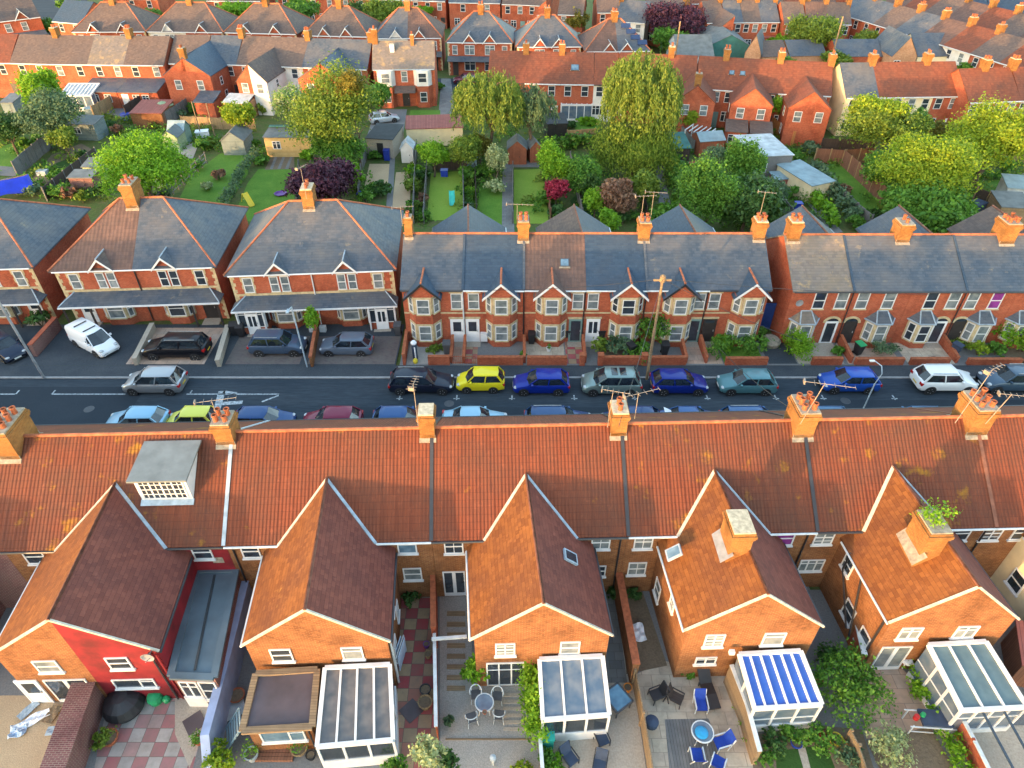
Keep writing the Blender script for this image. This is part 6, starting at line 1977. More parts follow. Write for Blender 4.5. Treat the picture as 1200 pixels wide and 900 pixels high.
# detached double fronted house
a, b = ex(437, 82), ex(509, 81)
H = far_house(a, b, 'double fronted detached house with two white upper bays and mottled slate roof', None, 'brick_red', 'slate_worn', d=7.6, eave=5.3, ridge=8.0, le='gable', re='gable', chim=None, ups=0, lows=0, door_=False, name='detached_house', gut='lead')
H.chimney(H.w - .3, sx=.8, sy=1.0, top=9.6, pots=2); H.chimney(3.1, H.d / 2 + .5, .5, .5, top=8.9, pots=1, cap='mort_cream'); H.chimney(6.0, H.d / 2 + 1.4, .6, .5, top=7.9, pots=0, cap='mort_cream', mat='render_white', band=False)
for x in (H.w * .2, H.w * .8):
    m = MB(H.V); m.prism([(x - 1.3, .02), (x - .8, -.8), (x + .8, -.8), (x + 1.3, .02)], 3.0, 5.05); o = m.build('upper_bay', MT['render_white'], H.root)
    m = MB(H.V); m.prism([(x - 1.25, .02), (x - .78, -.76), (x + .78, -.76), (x + 1.25, .02)], -.1, 2.995); m.build('lower_bay', MT['brick_red'], o)
    window(H.root, H.V @ T(0, -.8), x, 3.5, 1.2, 1.3, 'sash', 'pane_net' if x < 4 else 'pane_dark', simple=True); window(H.root, H.V @ T(0, -.77), x, .8, 1.0, 1.4, 'sash', 'pane_dark', simple=True)
window(H.root, H.V, H.w / 2, 3.4, .9, 1.5, 'sash', 'pane_net', simple=True)
door(H.root, H.V, H.w * .5, .9, 2.0, 'door_dark', None, .05)
m = MB(H.V); m.slab([(H.w * .5 - 1.5, -1.4, 2.3), (H.w * .5 + 1.5, -1.4, 2.3), (H.w * .5 + 1.5, 0, 2.9), (H.w * .5 - 1.5, 0, 2.9)], .08); m.build('porch_canopy', MT['slate_brown'], H.root)

# red roofed terrace behind the willow
G3 = 'red roofed terrace behind the willow'
E_ = [(572, 95), (615, 96), (657, 97), (696, 97.5), (724, 98), (754, 99), (784, 100.5), (815, 102), (848, 104), (880, 106), (912, 108), (943, 109.5), (974, 111)]
B = [ex(*e) for e in E_]
L3 = ['left end house of the red roofed terrace behind the wispy birch', 'red roofed house with a blue lower window beside the white conservatory house', 'red roofed house with square skylight and white conservatory', 'white rendered house of the red terrace left of the willow', 'red roofed house hidden behind the yellow willow', 'red roofed house at the right shoulder of the willow',
      'red roofed house with an orange lit chimneyed wing gable', 'red roofed house right of the orange chimneyed wing', 'red roofed house with two small roof windows', 'red roofed house with a brick wing and white kitchen windows', 'red roofed house left of the white painted chimney', 'end house of the red terrace with a white drainpipe on its wing']
BR = []
for i in range(12):
    H = far_house(B[i], B[i + 1], L3[i], G3, ['brick_red', 'brick_red', 'brick_red', 'render_white'][i] if i < 4 else 'brick_red', 'tile_orange', re='gable' if i == 11 else 'party', le='gable' if i == 0 else 'party',
                  chim={0: 'r', 2: 'l', 5: 'r', 7: 'r', 9: 'r', 11: 'r'}.get(i), ridge=8.0, d=8.0, lows=2 if i < 4 else 1, gut='gutterw' if i % 3 else 'gutter')
    BR.append(H)
BR[2].skylight(2.6, 2.1 + 4, 1.1, 1.0)
for x in (1.3, 2.7): BR[8].skylight(x, 6.0, .7, .7)
for i, j in ((6, 7), (8, 9), (10, 11)):
    g, s = fwing(BR[i], 2.55, 0, 5.0, 4.7, 6.7, roof='tile_orange'); fwing(BR[j], BR[j].w - 2.55, BR[j].w, 5.0, 4.7, 6.7, roof='tile_orange')
BR[6].chimney(.15, BR[6].d + 4.2, .8, .8, top=7.9, pots=2, base=5, flash=False)
for i in (8, 9):
    H = BR[i]; m = MB(); x0 = .2 if i == 8 else H.w - 2.8; m.prism([(x0, H.d + 5), (x0 + 2.6, H.d + 5), (x0 + 2.6, H.d + 8), (x0, H.d + 8)], -.1, [2.7, 2.7, 2.2, 2.2]); o = m.build('rear_extension', MT['brick_red'], H.root)
    m = MB(); m.slab([(x0 - .1, H.d + 5, 2.85), (x0 + 2.7, H.d + 5, 2.85), (x0 + 2.7, H.d + 8.15, 2.3), (x0 - .1, H.d + 8.15, 2.3)], .1); m.build('extension_roof', MT['slate_brown'], o)
    window(H.root, T(x0 + 2.6, H.d + 8) @ RZ(PI), 1.3, .8, 1.9, 1.1, 'three', 'pane_dark', simple=True)
p0, p1 = at(658, 124, 2.2), at(694, 124, 2.2)
leanto('conservatory', 'white roofed conservatory behind the dark shed, left of the willow', 'conservatory', [(p0.x, p0.y + 3.6), (p1.x, p1.y + 3.6), (p1.x, p1.y), (p0.x, p0.y)], 3.0, 2.3, 'felt_pale', 6, pn=4, dwarf=.4)
p0, p1 = at(702, 120, 2.2), at(722, 120, 2.2)
shed((p0.x, p0.y), (p1.x, p1.y), 4, 2.3, 3.2, 'render_white', 'slate', 'white rendered lean-to with slate roof at the left edge of the willow', pix=False, door=None, win=True, cat='extension', name='kitchen_extension')

# cream terrace and its red roofed neighbours at the back right
G4 = 'cream and brick terrace behind the yellow trees'
B = [ex(*e) for e in ((992, 113), (1030, 112.5), (1062, 112), (1095, 111.5), (1128, 111))]
L4 = ['cream walled house with slate roof and bare red gable', 'cream walled house with a red roof right of the slate roof', 'red roofed house with cream and brick rear wall', 'brick end house with white edged gable left of the gap']
for i in range(4):
    H = far_house(B[i], B[i + 1], L4[i], G4, ['render_cream', 'render_cream', 'render_cream', 'brick_red'][i], ['slate', 'tile_orange', 'tile_orange', 'tile_orange'][i], le='gable' if i == 0 else 'party', re='gable' if i == 3 else 'party', chim={0: 'r', 2: 'r'}.get(i), ridge=8.1, d=8.2, lows=1)
B = [ex(*e) for e in ((1136, 118.5), (1166, 117.5), (1196, 116.5), (1226, 116))]
for i in range(3):
    far_house(B[i], B[i + 1], ['orange roofed house with lichen streak and big chimney behind the yellow tree', 'right hand orange roofed house behind the yellow tree', 'orange roofed house of the back right cut by the photo edge'][i], 'orange roofed terrace at the right', 'brick_red', 'tile_orange', le='gable' if i == 0 else 'party', chim={0: 'r', 2: 'l'}.get(i), ridge=7.9, d=8)
p0, p1 = at(1056, 132, 2.2), at(1088, 132, 2.2)
leanto('conservatory', 'pale roofed conservatory behind the tree in front of the cream terrace', 'conservatory', [(p0.x, p0.y + 3.6), (p1.x, p1.y + 3.6), (p1.x, p1.y), (p0.x, p0.y)], 3.0, 2.3, 'felt_pale', 5, pn=3)
shed((at(1085, 148).x, at(1085, 148).y), (at(1103, 148).x, at(1103, 148).y), 4, 2.5, 4.0, 'render_white', 'slate_brown', 'white gabled outbuilding with brown roof left of the blue hipped roof', pix=False, door=None)
shed((at(1110, 142).x, at(1110, 142).y), (at(1127, 142).x, at(1127, 142).y), 4, 2.4, 3.6, 'conteal', 'felt_blue', 'small summer house with pale blue pitched roof by the golden tree', pix=False, along='x', door=None)

# hipped semis in the second street back
G5 = 'hipped semi detached pairs in the second street back'
PR = [((85, 37), (170, 36.5)), ((173, 36.5), (261, 37.5)), ((264, 37.5), (347, 39.5)), ((355.5, 41), (431, 42.5)), ((438, 44.5), (517, 44)), ((524, 49), (600, 50)), ((606, 54.5), (681, 54)), ((687, 60), (761, 59))]
PN = ['leftmost hipped pair by the dark blue bin', 'second hipped pair from the left with a white rear corner', 'third hipped pair from the left above the winged terrace', 'fourth hipped pair from the left above the slate roofs', 'hipped pair just behind the detached house', 'hipped pair with canopy and maroon car at its front', 'hipped pair left of the pair with solar panels', 'hipped pair with dark solar panels on its roof']
for k, (ea, eb) in enumerate(PR):
    a, b = Vector((*ex(*ea), 0)), Vector((*ex(*eb), 0)); c = (a + b) / 2
    for h in (0, 1):
        pa, pb = (a, c) if h == 0 else (c, b)
        u = (b - a).normalized()
        wall = 'render_white' if (k, h) in ((4, 0), (1, 0)) else 'brick_red'
        rf = [('slate_brown', 'slate_brown'), ('slate_brown', 'slate_brown'), ('slate_brown', 'slate_brown'), ('slate_brown', 'slate_brown'), ('slate', 'tile_brown'), ('slate', 'slate'), ('slate', 'slate'), ('tile_brown', 'slate')][k][h]
        wd = (pb - pa).length
        H = House('semi_detached_house', ('left half' if h == 0 else 'right half') + ' of the ' + PN[k], 'house', G5, pa.x, pa.y, math.atan2(u.y, u.x), wd, 9.6, 5.2, 8.6, wall, rf, 'hip' if h == 0 else 'party', 'party' if h == 0 else 'hip', hip=4.0, far=True, gut='white')
        f = (lambda v: v) if h == 0 else (lambda v: wd - v)
        window(H.root, H.F, f(1.2), 3.2, .85, 1.4, 'sash', 'pane_net', simple=True); window(H.root, H.F, f(3.6), 3.2, 1.6, 1.45, 'two', 'pane_net', simple=True)
        window(H.root, H.F, f(3.6), .8, 1.8, 1.5, 'two', 'pane_dark', simple=True); q = MB(); q.box(-.45, -.05, 0, .45, .02, 2.05); q.build('door', MT['door_dark'], H.root, T(f(1.2), 0, .05))
        H.gablet(f(3.6), rf, hw=1.0, zp=6.35)
        if k >= 3:
            m = MB(); m.slab([(0, -1.2, 2.45), (wd, -1.2, 2.45), (wd, 0, 3.0), (0, 0, 3.0)], .08); m.build('canopy', MT['slate'], H.root)
        if h == 0: H.chimney(wd - .1, sx=.9, sy=1.2, top=9.7, pots=4, cap='mortar')
        if (k, h) == (7, 1):
            for i, (sx_, sy_) in enumerate(((1.6, 3.6), (2.3, 2.7), (2.9, 1.8), (3.9, 1.0))):
                al = math.atan(H.k); q = MB(); q.box(-.75, -.45, .06, .75, .45, .11); q.build('solar_panel', MT['solar'], H.root, T(sx_, sy_, H.zroof(sy_) + .03) @ Matrix.Rotation(al, 4, 'X'))
        if h == 0 or True:
            H.quoins([(.0, 1)] if h == 0 else [(wd, -1)])

# far rows
def row(pts, labels, group, walls, roofs, **k):
    out = []
    for i in range(len(pts) - 1):
        out.append(far_house(pts[i], pts[i + 1], labels[i] if isinstance(labels, list) else labels % ORD[i], group, roof_mat(i, walls), roof_mat(i, roofs), chim='r', **k))
    return out
def line(a, b, n): a = Vector((*a, 0)); b = Vector((*b, 0)); return [((a + (b - a) * i / n).x, (a + (b - a) * i / n).y) for i in range(n + 1)]
row([ex(x, y) for x, y in ((325, -4), (356, -3), (395, -2.5), (432, -2), (466, -1), (494, 0), (522, 1))], '%s house from the left in the top brick row behind the hipped semis', 'brick row at the top edge', ['brick_red'], ['slate_brown', 'slate'], lows=2)
H = far_house(ex(526, 2), ex(586, 3), 'brick house with white ground floor at the top edge beside a white conservatory', 'brick row at the top edge', 'brick_red', 'slate', lows=2, le='gable', re='gable')
T1 = row([ex(x, y) for x, y in ((588, 4), (617, 5), (646, 6.5))], ['dark roofed house with a white ground floor at the top edge', 'dark roofed house with two upper windows at the top edge'], 'brick row at the top edge', ['brick_red'], ['slate_brown'])
for H in T1[1:]: fwing(H, 2.4, 0, 5, 4.8, 6.8, roof='slate_brown')
far_house(ex(654, 16), ex(683, 17), 'brick house with red brown roof above the seventh hipped pair', 'scattered houses at the top', 'brick_red', 'slate_brown', le='gable', re='gable', chim='l'); far_house(ex(700, 14), ex(726, 14), 'brown roofed house near the top edge left of the white gable wing', 'scattered houses at the top', 'brick_red', 'slate_brown', le='gable', re='gable', chim='r')
a = ex(722, 24); H = far_house(a, (a[0] + 5.0, a[1] - 1.5), 'house with bright white gable wall behind the solar panel pair', 'scattered houses at the top', 'render_white', 'slate', le='gable', re='gable', chim='l')
a = ex(745, 14); far_house(a, (a[0] + 5.5, a[1] - 6), 'brick gabled house between the white gable and the copper beech', 'scattered houses at the top', 'brick_red', 'slate_brown', le='gable', re='gable', chim='r')
T2 = row([ex(x, y) for x, y in ((828, 26), (850, 25.5), (871, 25.3), (892, 25.2), (914, 25))], '%s house in the dark roofed row right of the copper beech', 'dark roofed row right of the copper beech', ['brick_red'], ['slate_brown', 'slate', 'slate_brown', 'slate'], lows=2)
fwing(T2[0], 2.6, 0, 4, 4.8, 6.8, roof='slate_brown')
row([ex(x, y) for x, y in ((919, 27), (945, 27), (971, 27.5), (998, 28))], '%s house in the brown roofed row behind the far green tree', 'brown roofed row behind the far green tree', ['brick_red'], ['slate_brown', 'tile_brown'])
row([ex(x, y) for x, y in ((800, 4), (830, 3), (860, 3), (890, 3), (920, 3.5), (950, 4), (980, 4))], '%s house in the topmost row right of the copper beech', 'topmost red brown row', ['brick_red'], ['tile_orange', 'slate_brown', 'tile_brown'])
row([ex(x, y) for x, y in ((1112, 15.5), (1136, 15.7), (1160, 16), (1184, 16.5), (1208, 17))], '%s house from the left in the blue roofed row at the top right', 'blue roofed row at the top right', ['brick_red'], ['slate_blue'])
u = Vector((.305, -.952, 0))
s = Vector((60.8, 144.5, 0)); nR = Vector((.952, .305, 0))
def drow(start, n, wd, labels, group, roofs, walls): return row([tuple((start + u * (i * wd))[:2]) for i in range(n + 1)], labels, group, walls, roofs, lows=1)
D1 = drow(s, 8, 5.4, '%s house from the far end in the nearest diagonal row at the right', 'nearest diagonal row at the right', ['slate', 'slate', 'slate_brown', 'slate', 'tile_brown', 'tile_orange', 'slate_brown', 'tile_orange'], ['brick_red', 'brick_red', 'brick_red', 'brick_red', 'brick_red', 'render_white', 'brick_red', 'brick_red'])
drow(s + nR * 15 + u * -4, 9, 5.2, '%s house from the far end in the second diagonal row at the right', 'second diagonal row at the right', ['tile_brown', 'tile_orange', 'slate_brown'], ['brick_red'])
drow(s + nR * 34 + u * 4, 7, 5.2, '%s house from the far end in the third diagonal row at the right', 'third diagonal row at the right', ['slate', 'tile_brown'], ['brick_red'])
drow(s - nR * 13 - u * 18, 4, 5.2, '%s house from the far end in the short diagonal row left of the others', 'short diagonal row', ['slate_brown', 'tile_orange'], ['brick_red'])
drow(s + nR * 4 - u * 30, 4, 5.2, '%s house from the far end in the diagonal row cut by the top edge', 'diagonal row at the top edge', ['tile_orange', 'slate_brown'], ['brick_red'])
# top left corner
a, b = Vector((-97, 131, 0)), Vector((-86.5, 139.5, 0)); c = (a + b) / 2
for h, (p, q) in enumerate(((a, c), (c, b))):
    uu = (q - p).normalized(); H = House('semi_detached_house', ['left half of the angled pair in the top left corner', 'right half of the angled pair in the top left corner'][h], 'house', 'angled pair at the top left', p.x, p.y, math.atan2(uu.y, uu.x), (q - p).length, 8.5, 5.2, 8.0, 'brick_red', 'slate_brown', 'party', 'gable' if h else 'party', far=True, gut='white')
    for x in (1.2, 3.8): window(H.root, H.F, x, 3.2, 1.0, 1.4, 'sash', 'pane_net', simple=True)
    H.gablet(3.8, 'slate_blue', hw=1.1, zp=6.5); m = MB(); m.slab([(0, -1.3, 2.45), (H.w, -1.3, 2.45), (H.w, 0, 3.0), (0, 0, 3.0)], .08); m.build('canopy', MT['slate'], H.root)
a = ex(62, 24); far_house(a, (a[0] + 6, a[1] - 2), 'red brick gabled house with white verge in the top left corner', 'scattered houses at the top', 'brick_red', 'slate_blue', le='gable', re='gable')
a = ex(120, -2); far_house(a, (a[0] + 11, a[1]), 'brick house above the leftmost hipped pair at the top edge', 'scattered houses at the top', 'brick_red', 'slate_brown', le='gable', re='gable', ups=3)
a = ex(242, 0); far_house(a, (a[0] + 11, a[1] - .5), 'brick house above the third hipped pair at the top edge', 'scattered houses at the top', 'brick_red', 'slate_brown', le='gable', re='gable', ups=3)

# halls, garages and sheds behind the red terrace
def barn(a, b, dep, eave, ridge, wall, roof, label, along='x', **k): return shed((at(*a).x, at(*a).y), (at(*b).x, at(*b).y), dep, eave, ridge, wall, roof, label, along, pix=False, name='workshop', cat='workshop', **k)
barn((790, 92), (832, 92), 9, 3.4, 5.6, 'felt_pale', 'felt', 'pale walled workshop with grey pitched roof behind the willow', along='x', door=None)
barn((826, 80), (874, 80), 13, 3.6, 5.2, 'felt_teal', 'felt', 'wide grey roofed hall with teal wall behind the red terrace', along='y', door=None)
barn((868, 88), (886, 90), 5.5, 3.6, 6.2, 'brick_pale', 'slate', 'tan brick gabled workshop behind the red roofs', along='y', door=None)
barn((888, 89), (918, 88), 6.5, 3.0, 4.6, 'brick_pale', 'slate_brown', 'left dark roofed garage block behind the red terrace', door=None)
barn((921, 88), (962, 87), 6.5, 3.0, 4.6, 'brick_pale', 'slate', 'middle dark roofed garage block behind the red terrace', door=None)
barn((975, 90), (1026, 90), 7, 3.2, 4.9, 'brick_red', 'slate', 'right dark roofed garage block behind the cream terrace', door=None)
barn((1036, 96), (1064, 96), 8, 4.0, 6.6, 'brick_pale', 'slate', 'tan gabled house with small white window behind the cream terrace', along='y', door=None, win=True, doormat=None)
barn((1066, 95), (1130, 94), 8, 3.8, 6.2, 'render_cream', 'slate', 'long slate roofed building behind the cream terrace', door=None)
barn((1140, 92), (1166, 92), 6, 3.0, 4.6, 'brick_red', 'tile_brown', 'dark purple roofed outbuilding behind the orange roofs', along='x', door=None)
barn((884, 62), (915, 62), 5, 2.6, 3.4, 'brick_red', 'redsheet', 'low red roofed garage near the far green tree', door=None)
car('hatch', (.35, .37, .40), at(187, 7, .7).x, at(187, 7, .7).y, 5, 'small silver car between the leftmost hipped pairs at the top', .5, pix=False, group='cars in the streets behind')
car('hatch', (.14, .015, .04), at(546, 92, .7).x, at(546, 92, .7).y, 185, 'maroon car beside the drive of the hipped pair', .4, pix=False, group='cars in the streets behind')
for px, py, c_, lb in ((905, 34, (.4, .4, .42), 'pale car by the dark roofed row near the top'), (994, 68, (.35, .37, .4), 'silver car left of the round far tree'), (450, 137, (.5, .55, .62), 'silver blue car parked by the grey garage')):
    car('hatch', c_, at(px, py, .7).x, at(px, py, .7).y, 20, lb, .5, pix=False, group='cars in the streets behind')
# ---------------------------------------------------------------- gardens between the middle street and the far terraces
rect('garden_soil', -95, 53, 95, 103, .006, 'earth')
rect('street_back', -120, 112.6, 20, 118.6, .03, 'asphalt'); rect('street_back', 20, 106, 62, 112, .03, 'concrete_g')
LAYER[0] = .02
flat('street_far', [(-40, 48), (60, 42), (120, 30), (90, -20), (20, -20), (-40, 20)], 'asphalt')
flat('lawn', [(205, 243), (224, 205), (258, 180), (299, 176), (290, 205), (262, 246)], 'lawn')
flat('lawn', [(272, 258), (290, 215), (303, 198), (345, 197), (345, 240), (330, 262)], 'lawn')
flat('vegetable_bed', [(310, 199), (318, 184), (345, 182), (345, 198)], 'soil')
for x in (316, 325, 334): flat('bed_path', [(x, 198), (x + 6, 184), (x + 9, 184), (x + 3.5, 198)], 'stonepath')
flat('gravel_bed', [(427, 219), (433, 192), (459, 192), (456, 220)], 'gravel_tan'); flat('gravel_bed', [(459, 243), (464, 202), (482, 201), (480, 243)], 'gravel_tan')
flat('path', [(451, 262), (457, 185), (463, 185), (459, 262)], 'concrete_g')
flat('lawn', [(500, 258), (505, 203), (543, 200), (543, 258)], 'lawn_dry'); flat('lawn', [(559, 262), (562, 215), (590, 212), (590, 270)], 'lawn')
flat('path', [(588, 275), (589, 195), (600, 195), (603, 275)], 'stonepath'); flat('path', [(589, 196), (589, 189), (632, 188), (632, 196)], 'stonepath')
flat('lawn', [(602, 262), (602, 199), (634, 198), (640, 225), (643, 262)], 'lawn_dry')
flat('path', [(513, 148), (517, 92), (528, 92), (537, 148)], 'stonepath'); flat('lawn', [(477, 148), (481, 129), (516, 129), (516, 148)], 'lawn'); flat('lawn', [(537, 148), (534, 120), (548, 120), (552, 148)], 'lawn')
flat('parking_court', [(430, 160), (440, 128), (477, 128), (472, 160)], 'concrete_g')
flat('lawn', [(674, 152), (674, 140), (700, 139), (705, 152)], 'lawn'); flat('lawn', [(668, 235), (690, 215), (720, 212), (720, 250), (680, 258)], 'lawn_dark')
flat('path', [(772, 238), (769, 200), (776, 182), (781, 182), (778, 205), (786, 240)], 'concrete_g')
flat('lawn', [(965, 196), (985, 192), (1035, 240), (1010, 256), (990, 240)], 'lawn'); flat('lawn', [(1010, 200), (1040, 196), (1060, 215), (1050, 235)], 'lawn')
flat('path', [(941, 232), (947, 229), (988, 272), (975, 274)], 'concrete_g'); flat('lawn', [(1142, 222), (1145, 212), (1182, 210), (1186, 224), (1165, 236)], 'lawn'); flat('concrete_yard', [(1178, 225), (1183, 205), (1200, 203), (1206, 230)], 'concrete')
flat('lawn', [(0, 200), (-10, 175), (30, 163), (50, 170), (25, 193)], 'lawn'); flat('bare_ground', [(-8, 205), (-8, 194), (24, 196), (18, 207)], 'concrete_g')
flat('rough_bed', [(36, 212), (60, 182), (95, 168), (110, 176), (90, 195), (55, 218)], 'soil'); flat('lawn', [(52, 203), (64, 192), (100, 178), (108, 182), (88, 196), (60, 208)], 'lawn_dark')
flat('patio', [(120, 132), (122, 122), (160, 122), (155, 140)], 'concrete_g'); flat('patio', [(205, 184), (214, 168), (233, 168), (226, 186)], 'concrete')
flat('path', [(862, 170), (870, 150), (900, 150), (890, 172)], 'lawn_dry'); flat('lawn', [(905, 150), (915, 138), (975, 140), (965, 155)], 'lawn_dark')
flat('patio', [(800, 145), (806, 136), (860, 140), (856, 150)], 'concrete_g'); flat('patio', [(990, 140), (1000, 130), (1035, 132), (1030, 145)], 'concrete_g')

# fences and hedges dividing the gardens
FG = 'garden fences'
fence([(22, 208), (52, 181), (88, 158)], 1.9, 'fence_grey', 'long grey panel fence rising to the right behind the blue tarpaulin', FG)
fence([(56, 236), (80, 216), (116, 188)], 1.6, 'fence_dark', 'dark panel fence with pale posts left of the lime tree', FG, postmat='fence_grey')
r = empty('rail_fence', at(185, 245), 0, 'dark open rail fence running up right of the lime tree', 'fence', FG); o_ = at(185, 245); m = MB(); q = MB()
a, b = Vector((0, 0, 0)), at(243, 192) - o_
for i in range(11):
    p = a.lerp(b, i / 10); m.bar(p, p + Vector((0, 0, 1.5)), .05)
for z in (.35, .8, 1.3): q.bar(a + Vector((0, 0, z)), b + Vector((0, 0, z)), .04)
m.build('posts', MT['fence_grey'], r); q.build('rails', MT['fence_grey'], r)
hedge([(264, 246), (283, 212), (302, 186)], 1.0, 1.5, 'greygreen', 'long grey green hedge between the two bright lawns', 1500, leaf=.16)
fence([(421, 234), (424, 205), (433, 176)], 1.3, 'fence_grey', 'pale wire fence left of the gravel beds', FG); fence([(485, 262), (487, 215), (489, 178)], 1.5, 'fence_grey', 'grey fence right of the gravel beds', FG); fence([(544, 262), (543, 205)], 1.4, 'fence_grey', 'thin fence between the two mown lawns', FG)
fence([(508, 200), (544, 199)], 1.4, 'fence_dark', 'dark fence behind the turquoise slide lawn', FG); fence([(664, 170), (697, 168)], 1.9, 'fence_tan', 'tan panel fence right of the black roofed shed', FG)
fence([(112, 140), (150, 118)], 1.8, 'fence_tan', 'tan fence running towards the back left terrace', FG); fence([(150, 140), (183, 118), (196, 108)], 1.9, 'fence_dark', 'dark stepped fence beside the red roofed shed', FG); fence([(196, 148), (232, 124)], 1.8, 'fence_grey', 'grey stepped fence right of the red roofed shed', FG); fence([(76, 128), (104, 112)], 2.0, 'fence_grey', 'tall grey fence below the white lean-to', FG); fence([(243, 138), (268, 120)], 1.9, 'fence_grey', 'short grey fence left of the yellow green tree', FG)
fence([(215, 150), (262, 152), (300, 152)], 1.6, 'fence_tan', 'olive tan fence behind the blue grey shed', FG)
fence([(897, 150), (912, 162), (928, 172)], 1.9, 'fence_orange', 'orange sunlit panel fence behind the stone building', FG)
fence([(953, 191), (987, 193), (1020, 190)], 1.8, 'fence_brown', 'red brown panel fence running across behind the long lawn', FG, postmat='fence_tan'); fence([(985, 194), (1010, 217), (1036, 243)], 1.9, 'fence_brown', 'red brown panel fence running diagonally beside the long lawn', FG, postmat='fence_tan'); fence([(960, 179), (1000, 180), (1022, 183)], 1.8, 'fence_dark', 'dark fence behind the red brown fence', FG)
fence([(985, 238), (1001, 254), (1018, 268)], 1.5, 'fence_grey', 'grey slatted fence beside the blue roofed shed garden', FG); fence([(1138, 238), (1152, 244), (1172, 256)], 1.8, 'fence_dark', 'dark panel fence with pale posts at the right', FG, postmat='fence_tan')
fence([(783, 146), (800, 165), (812, 180)], 1.6, 'fence_grey', 'grey fence behind the willow', FG); fence([(1135, 172), (1160, 180), (1200, 192)], 1.7, 'fence_tan', 'tan fence behind the yellow green tree', FG)
hedge([(779, 182), (790, 205), (798, 240)], 2.2, 2.0, 'green', 'tall green hedge along the curving dark path', 2600)
hedge([(935, 216), (955, 240), (975, 268)], 1.2, 1.5, 'lime', 'bright narrow hedge below the blue roofed shed', 1500); hedge([(950, 205), (975, 232), (1000, 262)], 1.8, 1.6, 'greygreen', 'grey green overgrown hedge beside the long lawn', 1800)
hedge([(650, 175), (690, 172)], 1.6, 1.6, 'green', 'hedge below the tan panel fence', 900)

# sheds and outbuildings
SG = 'garden sheds'
shed((263, 182), (289, 182), 3.6, 1.9, 2.9, 'wood_blueg', 'felt', 'blue grey gabled shed on the bright lawn', group=SG); shed((88, 164), (116, 165), 2.6, 2.0, 2.3, 'wood_blueg', 'felt', 'grey glazed shed with white fascia by the grey fence', flatroof=True, win=True, group=SG)
shed((103, 213), (123, 213), 2.0, 1.7, 2.0, 'wood_green', 'felt', 'small green grey flat shed left of the lime tree', flatroof=True, group=SG); shed((87, 226), (114, 226), 1.8, 1.7, 1.9, 'brick_dark', 'felt', 'dark walled low shed with grey lid below the lime tree', flatroof=True, group=SG)
shed((194, 178), (212, 178), 2.6, 1.9, 2.6, 'wood_green', 'felt', 'pale green shed with yellow bush', group=SG); shed((202, 170), (220, 170), 2.0, 2.0, 2.8, 'wood_teal', 'felt_blue', 'teal shed with grey blue roof behind the pale green one', along='x', group=SG)
shed((158, 150), (194, 150), 4.5, 1.9, 2.3, 'brick', 'redsheet', 'low shed with corrugated red roof in the left gardens', flatroof=True, group=SG, door=None)
shed((314, 184), (367, 184), 3.4, 2.4, 2.6, 'yellow_board', 'felt', 'yellow boarded garden room with teal edged flat roof', flatroof=True, win=True, group=SG)
q = MB(); q.box(-3.0, -.05, 0, 3.0, .5, .12); p_ = at(343, 149, 2.75); o = q.build('roof_sheet', MT['felt_teal'], None, T(p_.x, p_.y, 2.76)); tag(o, 'teal sheet lying along the flat roof of the yellow garden room', 'sheet')
shed((432, 184), (462, 186), 4.5, 2.3, 2.6, 'concrete', 'felt_dark', 'grey flat roofed garage with a dark side opening', flatroof=True, group=SG, doormat='black'); shed((471, 191), (485, 191), 2.0, 1.9, 2.6, 'render_white', 'felt_pale', 'small white shed with pale pitched roof', group=SG)
shed((478, 172), (543, 170), 3.5, 2.2, 2.7, 'render_cream', 'redsheet', 'long low garage block with dull red roof across the path', flatroof=True, group=SG, door=None)
shed((547, 202), (559, 201), 1.8, 1.6, 1.9, 'felt_blue', 'felt_blue', 'small pale blue grey shed between the lawns', flatroof=True, group=SG)
shed((595, 193), (617, 193), 2.6, 2.0, 2.9, 'wood_red', 'felt', 'red brown gabled shed at the end of the slab path', group=SG); shed((621, 191), (634, 190), 2.2, 1.9, 2.6, 'wood_red', 'felt', 'smaller red brown shed half behind the bright green bush', group=SG)
shed((641, 165), (664, 164), 3.2, 2.1, 2.4, 'black', 'felt_dark', 'black shed with dark glossy flat roof left of the willow', flatroof=True, group=SG)
shed((781, 195), (806, 194), 3.4, 2.1, 2.8, 'fence_dark', 'felt_teal', 'open dark shed with teal green roof right of the willow', flatroof=True, group=SG, doormat='black'); shed((818, 184), (846, 182), 2.8, 2.0, 2.6, 'wood_red', 'felt_blue', 'summer house with pale blue roof beside the green tree', along='x', group=SG)
shed((878, 216), (921, 214), 6.5, 3.2, 3.3, 'concrete_g', 'felt_pale', 'flat pale roofed stone building beside the dense green trees', flatroof=True, win=True, cat='outbuilding', name='outbuilding')
shed((905, 225), (920, 224), 1.4, 1.4, 1.7, 'redsheet', 'felt_blue', 'small red lean-to with blue grey lid by the stone building', flatroof=True, group=SG)
a = at(946, 238); b = at(972, 232)
shed((a.x, a.y), (b.x, b.y), 5.5, 1.9, 2.3, 'render_cream', 'felt_blue', 'long shed with pale blue sloping roof and red end', pix=False, flatroof=True, group=SG)
shed((1172, 240), (1196, 242), 2.5, 1.9, 2.4, 'felt_pale', 'felt_blue', 'small white edged shed with blue roof at the right', flatroof=True, group=SG); shed((1165, 262), (1200, 264), 3, 1.8, 2.2, 'wood', 'felt', 'brown flat roofed shed near the right edge', flatroof=True, group=SG)
shed((8, 138), (22, 138), 3, 2.0, 2.4, 'wood_blueg', 'felt', 'grey shed at the left edge beside the light green tree', flatroof=True, group=SG)
